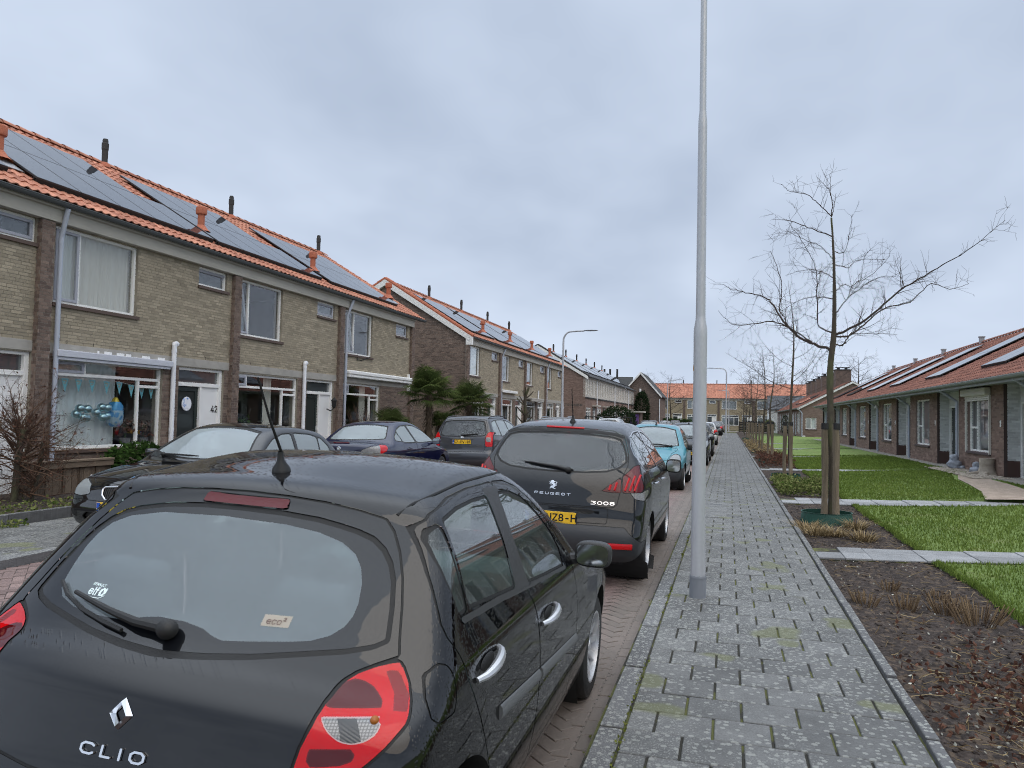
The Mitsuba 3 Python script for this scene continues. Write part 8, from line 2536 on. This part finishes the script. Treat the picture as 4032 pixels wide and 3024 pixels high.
put('teat', xf(lathe([(0.085, 1.79), (0.06, 1.85), (0.035, 1.89), (0.0, 1.90)], 20, 1), Mw @ mv(13.16, 0, -0.26)), 'balloon_gold', key, smooth=40)
mat('balloon_blue', (0.06, 0.28, 0.55), 0.2, 0.3)
mat('balloon_gold', (0.55, 0.42, 0.04), 0.25, 0.4)
mat('balloon_print', fn=lambda p, n, uv: mix((0.40, 0.55, 0.66), (0.10, 0.30, 0.58), smoothstep(0.55, 0.6, noise(p.y * 16.0, p.z * 16.0, p.x * 16.0))), rough=0.22, metal=0.2)
rng = np.random.default_rng(30)
for yc, lb in ((13.40, 'potted plant with dark red leaves at the right of the window sill'), (13.92, 'potted plant behind the narrow right pane of the big window')):
    key = thing('potted_plant', lb, 'potted plant', 'potted plants on the window sill')
    put('pot', xf(lathe([(0.0, 0.90), (0.085, 0.90), (0.105, 1.05), (0.095, 1.05), (0.09, 1.02), (0.0, 1.02)], 20, 1), Mw @ mv(yc, 0, -0.20)), 'slat_grey', key, smooth=30)
    C = np.column_stack([rng.normal(yc, 0.08, 46), rng.uniform(1.08, 1.40, 46), rng.normal(-0.20, 0.06, 46)]) @ Mw[:3, :3].T + Mw[:3, 3]
    leafy('foliage', 'leaf_dead', C, 0.11, key, 31, 0.8, 0.4)
    put('stem', xf(cat(*[tube([(yc, 1.02, -0.2), (yc + dx, 1.32, -0.2)], 0.008, 5) for dx in (-0.06, 0.0, 0.07)]), Mw), 'leaf_dark', key, uv=(0.5, 0.5))
key = thing('window_plant', 'leafy green pot plant low in the dark living-room window', 'potted plant')
C = np.column_stack([rng.normal(17.4, 0.28, 160), rng.uniform(0.95, 1.45, 160), rng.normal(-0.3, 0.08, 160)]) @ Mw[:3, :3].T + Mw[:3, 3]
leafy('foliage', 'leaf_dark', C, 0.14, key, 32, 0.35, 0.5)
put('pot', xf(lathe([(0.0, 0.88), (0.1, 0.88), (0.12, 1.02), (0.0, 1.02)], 16, 1), Mw @ mv(17.4, 0, -0.3)), 'slat_grey', key)

# the planting bed: stubble, straw, ground cover, debris
rng = np.random.default_rng(50)
bz = lambda x, y: float(bed_z(np.array([x]), np.array([y]))[0])
for i, (x, y, r, h, lb) in enumerate(((1.17, 7.43, 0.09, 0.13, 'cut-back brown stubble tuft nearest the pavement'), (1.50, 7.47, 0.09, 0.15, 'cut-back brown stubble tuft in the middle of the near bed'), (1.83, 7.5, 0.12, 0.16, 'cut-back tan stubble tuft behind the largest one'), (1.95, 7.06, 0.15, 0.18, 'largest cut-back brown stubble tuft in the near bed'), (1.5, 8.19, 0.07, 0.10, 'small cut-back stubble tuft far in the near bed'), (1.86, 7.95, 0.08, 0.08, 'low reddish stubble tuft by the lawn edge'))):
    n = 70 if r > 0.1 else 40
    a, q = rng.uniform(0, 2 * PI, n), rng.random(n) ** 0.5 * r
    ms = []
    for k in range(n):
        o = np.array([x + q[k] * math.cos(a[k]), y + q[k] * math.sin(a[k]), bz(x, y) - 0.02])
        ms.append(tube([o, o + np.array([math.cos(a[k]) * q[k] * 0.7, math.sin(a[k]) * q[k] * 0.7, h * rng.uniform(0.5, 1.1)])], 0.004, 4, True))
    m = cat(*ms)
    put('stubble_tuft', m, 'stubble', None, label=lb, cat='stubble tuft', group='cut-back tufts in the near bed', uv=tones(rng, n, len(ms[0][0])))
leafm('stubble_', (0.1, 0.1, 0.1), (0.2, 0.2, 0.2))
del scene['m_stubble_']
mat('stubble', fn=lambda p, n, uv: mix((0.075, 0.048, 0.03), (0.24, 0.165, 0.09), uv.x), rough=0.9)
for i, (x, y, lb) in enumerate(((1.15, 12.4, 'straw tuft by the pavement left of the nearest green ring'), (1.19, 11.6, 'straw tuft nearest the first cross path'), (1.46, 11.75, 'straw tuft in front of the nearest green ring'), (1.80, 11.5, 'straw tuft at the lawn side before the nearest green ring'), (1.84, 12.6, 'straw tuft right of the nearest green ring'))):
    m = blades(rng, (x, y, bz(x, y)), 0.16, 150, 0.17, 0.006, 1.3)
    put('straw_tuft', m, 'straw', None, label=lb, cat='grass tuft', group='straw tufts round the nearest tree', uv=tones(rng, 150, 5))
C = np.column_stack([rng.uniform(1.08, 2.2, 5200), rng.uniform(17.5, 21.2, 5200), rng.uniform(0.10, 0.32, 5200)])
C = C[meshkit.fbm(C * [2.2, 1.6, 0.1], 3, 5) > 0.40]
leafy('ground_cover', 'leaf_cover', C, 0.075, None, 51, 0.6, 0.6, label='leafy yellow-green ground cover in the bed by the second tree', cat='ground cover', kind='stuff')
C = np.column_stack([rng.uniform(1.08, 2.2, 2600), rng.uniform(27.6, 34.5, 2600), rng.uniform(0.08, 0.45, 2600)])
leafy('ground_cover', 'leaf_dead', C, 0.10, None, 52, 0.3, 0.7, label='purple-brown dead stems in the bed beyond the second tree', cat='ground cover', kind='stuff')
C = np.column_stack([rng.uniform(1.08, 2.2, 1600), rng.uniform(38, 60, 1600), rng.uniform(0.08, 0.35, 1600)])
leafy('ground_cover', 'straw', C, 0.16, None, 53, 0.3, 0.7, label='pale dry ground cover in the farther beds', cat='ground cover', kind='stuff')
# clods, twigs and pale bits on the soil
N = 2600
P = np.column_stack([rng.uniform(1.06, 2.36, N), 2.6 + 13.0 * rng.random(N) ** 1.6, np.zeros(N)])
P = P[~path_in(P[:, 0], P[:, 1])]
P[:, 2] = bed_z(P[:, 0], P[:, 1])
ico = trimesh.creation.icosphere(0)
bv, bf = np.array(ico.vertices), np.array(ico.faces)
sz = rng.uniform(0.006, 0.022, (len(P), 1, 1)) * np.array([1.2, 1, 0.6])
V = P[:, None] + bv[None] * sz * rng.uniform(0.6, 1.3, (len(P), len(bv), 1))
put('soil_clods', (V.reshape(-1, 3), (bf[None] + len(bv) * np.arange(len(P))[:, None, None]).reshape(-1, 3)), 'soil', None, label='crumbs and clods of dark soil in the near beds', cat='soil clods', kind='stuff')
N = 520
P = np.column_stack([rng.uniform(1.1, 2.3, N), 2.8 + 12.5 * rng.random(N) ** 1.7, np.zeros(N)])
heap = np.column_stack([rng.normal(1.75, 0.35, 420), rng.normal(4.6, 0.9, 420), np.zeros(420)])
P = np.vstack([P, heap])
P = P[(P[:, 0] > 1.08) & (P[:, 0] < 2.35) & ~path_in(P[:, 0], P[:, 1])]
P[:, 2] = bed_z(P[:, 0], P[:, 1]) + rng.uniform(0.003, 0.03, len(P))
ms = []
for p in P:
    a, l = rng.uniform(0, 2 * PI), rng.uniform(0.03, 0.17)
    d = np.array([math.cos(a), math.sin(a), rng.normal(0, 0.18)]) * l
    ms.append(tube([p - d / 2, p + rng.normal(0, 0.006, 3), p + d / 2], rng.uniform(0.0012, 0.003), 3, False))
put('soil_twigs', cat(*ms), 'straw', None, label='dry twigs and straws strewn over the near bed', cat='twigs', kind='stuff', uv=tones(rng, len(ms), len(ms[0][0])))
heap = np.column_stack([rng.normal(1.72, 0.33, 1300), rng.normal(4.75, 0.8, 1300), np.zeros(1300)])
wide = np.column_stack([rng.uniform(1.08, 2.3, 420), 3 + 12 * rng.random(420) ** 1.6, np.zeros(420)])
for nm, P, bs, s_, lb in (('dead_foliage', heap, 'leaf_dead', 0.05, 'heap of dead brown foliage at the lower right of the near bed'), ('pale_leaves', np.vstack([heap[:330] + rng.normal(0, 0.1, (330, 3)) * [1, 1, 0], wide]), 'pale_bits', 0.024, 'small pale withered leaves and stone chips on the soil')):
    P = P[(P[:, 0] > 1.06) & (P[:, 0] < 2.36) & ~path_in(P[:, 0], P[:, 1])]
    P[:, 2] = bed_z(P[:, 0], P[:, 1]) + rng.uniform(0.004, 0.05 if nm == 'dead_foliage' else 0.03, len(P))
    leafy(nm, bs, P, s_, None, 60, 0.6, 0.1, label=lb, cat='leaf litter', kind='stuff')
leafm('pale_bits', (0.20, 0.20, 0.16), (0.62, 0.62, 0.55), 0.8)
# moss and weeds in the joints and along the left edging
C = np.column_stack([rng.uniform(-9.02, -8.88, 520), rng.uniform(7.2, 10.6, 520), rng.uniform(0.10, 0.17, 520)])
C = C[meshkit.fbm(C * [0, 2.4, 0], 3, 9) > 0.45]
leafy('weeds', 'leaf_cover', C, 0.06, None, 61, 0.7, 0.5, label='green weeds along the foot of the garden edging', cat='weeds', kind='stuff')
C = np.column_stack([rng.uniform(-10.6, -9.3, 700), rng.uniform(7.4, 10.2, 700), rng.uniform(0.14, 0.24, 700)])
C = C[meshkit.fbm(C * [1.2, 1.2, 0], 3, 11) > 0.52]
leafy('weeds', 'leaf_cover', C, 0.06, None, 62, 0.7, 0.5, label='green weeds in the soil under the bare bush', cat='weeds', kind='stuff')
yj = np.sort(rng.uniform(3.0, 11.0, 900))
C = np.column_stack([np.where(rng.random(900) < 0.5, -0.5 + rng.normal(0, 0.006, 900), -0.64 + rng.normal(0, 0.02, 900)), yj, np.full(900, 0.098)])
C[:, 2] = np.where(C[:, 0] < -0.58, 0.012, 0.1)
C = C[meshkit.fbm(C * [0, 1.5, 0], 4, 13) > 0.46]
leafy('joint_moss', 'moss', C, 0.02, None, 63, 0.8, 0.6, label='moss and leaf crumbs along the near kerb', cat='moss', kind='stuff')

# by the bungalows
def lumpy(name, label, cat_, c, r, bs, seed, n=5):
    rng = np.random.default_rng(seed)
    key = thing(name, label, cat_)
    put('body', cat(blob((c[0], c[1], c[2] + r * 0.5), (r * 0.75, r * 0.75, r * 0.6), 2, 0.5, seed), blob((c[0], c[1] + 0.02, c[2] + r * 1.25), (r * 0.5, r * 0.5, r * 0.45), 2, 0.4, seed + 1), *[blob((c[0] + rng.normal(0, r * 0.45), c[1] + rng.normal(0, r * 0.45), c[2] + r * 0.2), (r * 0.35, r * 0.35, r * 0.25), 1, 0.4, seed + 2 + i) for i in range(n)]), bs, key, smooth=60)


mat('ornament_grey', fn=lambda p, n, uv: mix((0.20, 0.22, 0.26), (0.42, 0.45, 0.50), fbm(p.x * 9.0, p.y * 9.0, p.z * 9.0)), rough=0.7)
mat('stump_pale', fn=lambda p, n, uv: mix((0.20, 0.16, 0.12), (0.50, 0.45, 0.38), fbm(p.x * 5.0, p.y * 5.0, p.z * 9.0)), rough=0.9)
lumpy('garden_ornament', 'lumpy grey ornament at the foot of the downpipe by the dark door', 'garden ornament', (7.15, 28.3, 0.25), 0.28, 'ornament_grey', 70)
lumpy('garden_ornament', 'smaller grey ornament beside the pale tree stump', 'garden ornament', (7.05, 25.6, 0.25), 0.22, 'ornament_grey', 75)
key = thing('tree_stump', 'pale weathered tree stump against the bungalow wall', 'tree stump')
put('stump', xf(lathe([(0.33, 0.0), (0.24, 0.1), (0.19, 0.25), (0.20, 0.50), (0.17, 0.50), (0.0, 0.46)], 14), mv(7.2, 25.2, 0.24)), 'stump_pale', key, smooth=50)
put('root', cat(*[tube(curve([(7.2, 25.2, 0.36), (7.2 + 0.3 * math.cos(a), 25.2 + 0.3 * math.sin(a), 0.3), (7.2 + 0.55 * math.cos(a), 25.2 + 0.55 * math.sin(a), 0.24)], 4), 0.06, 6) for a in (2.4, 3.3, 4.4)]), 'stump_pale', key, smooth=50)
N = 900
P = np.column_stack([rng.uniform(6.35, 7.35, N), rng.uniform(23.4, 28.6, N), np.full(N, 0.265)])
V = P[:, None] + bv[None] * rng.uniform(0.02, 0.06, (N, 1, 1)) * np.array([1, 1, 0.5])
put('gravel', (V.reshape(-1, 3), (bf[None] + len(bv) * np.arange(N)[:, None, None]).reshape(-1, 3)), 'stump_pale', None, label='pale gravel strip along the foot of the near bungalow', cat='gravel', kind='stuff')
key = thing('slat_fence', 'dark horizontal board fence across the far end of the lawn', 'fence')
for q in range(6):
    put('slat', bbox(1.4, 6.0, 111.95, 112.0, 0.12 + q * 0.24, 0.32 + q * 0.24, 0.01), 'fence_dark', key)
for x in np.linspace(1.45, 5.95, 4):
    put('post', bbox(x - 0.06, x + 0.06, 112.0, 112.12, 0, 1.6, 0.01), 'fence_dark', key)
mat('fence_dark', (0.03, 0.026, 0.022), 0.9)
key = thing('purple_shed', 'narrow shed with a purple door and flat roof beyond the left-hand cars', 'shed')
put('shed_wall', box(-9.7, -8.3, 76.0, 78.0, 0, 2.25), 'brick_far_brown', key)
put('shed_door', bbox(-9.3, -8.45, 75.93, 75.99, 0.15, 2.1, 0.01), 'door_purple', key)
put('shed_roof', bbox(-10.1, -8.0, 75.6, 78.3, 2.25, 2.4, 0.02), 'fascia', key)
mat('door_purple', (0.14, 0.07, 0.26), 0.5)
key = thing('tube_railing', 'black tubular railing at the corner before the third row', 'railing')
put('rail', cat(tube([(-11.5, 63.5, 1.75), (-7.6, 63.5, 1.75)], 0.05, 6), *[tube([(x, 63.5, 0.1), (x, 63.5, 1.75)], 0.05, 6) for x in (-11.5, -9.6, -7.6)]), 'car_black', key)
# chamber cover of concrete in the pavement, with a lifted corner
key = thing('chamber_cover', 'pale concrete chamber cover set in the pavement beyond the lamp post', 'cover')
for q, (a, b) in enumerate(((13.0, 13.75), (13.78, 14.6), (14.63, 15.3))):
    put('cover_slab', bbox(-0.49, -0.01, a, b, 0.085, 0.1085 + 0.001 * q, 0.004), 'slab', key, uv=(1.0, 0.8))
put('cover_handle', xf(bbox(-0.42, -0.1, 14.85, 15.0, 0.107, 0.1105, 0.001), np.eye(4)), 'car_trim', key)
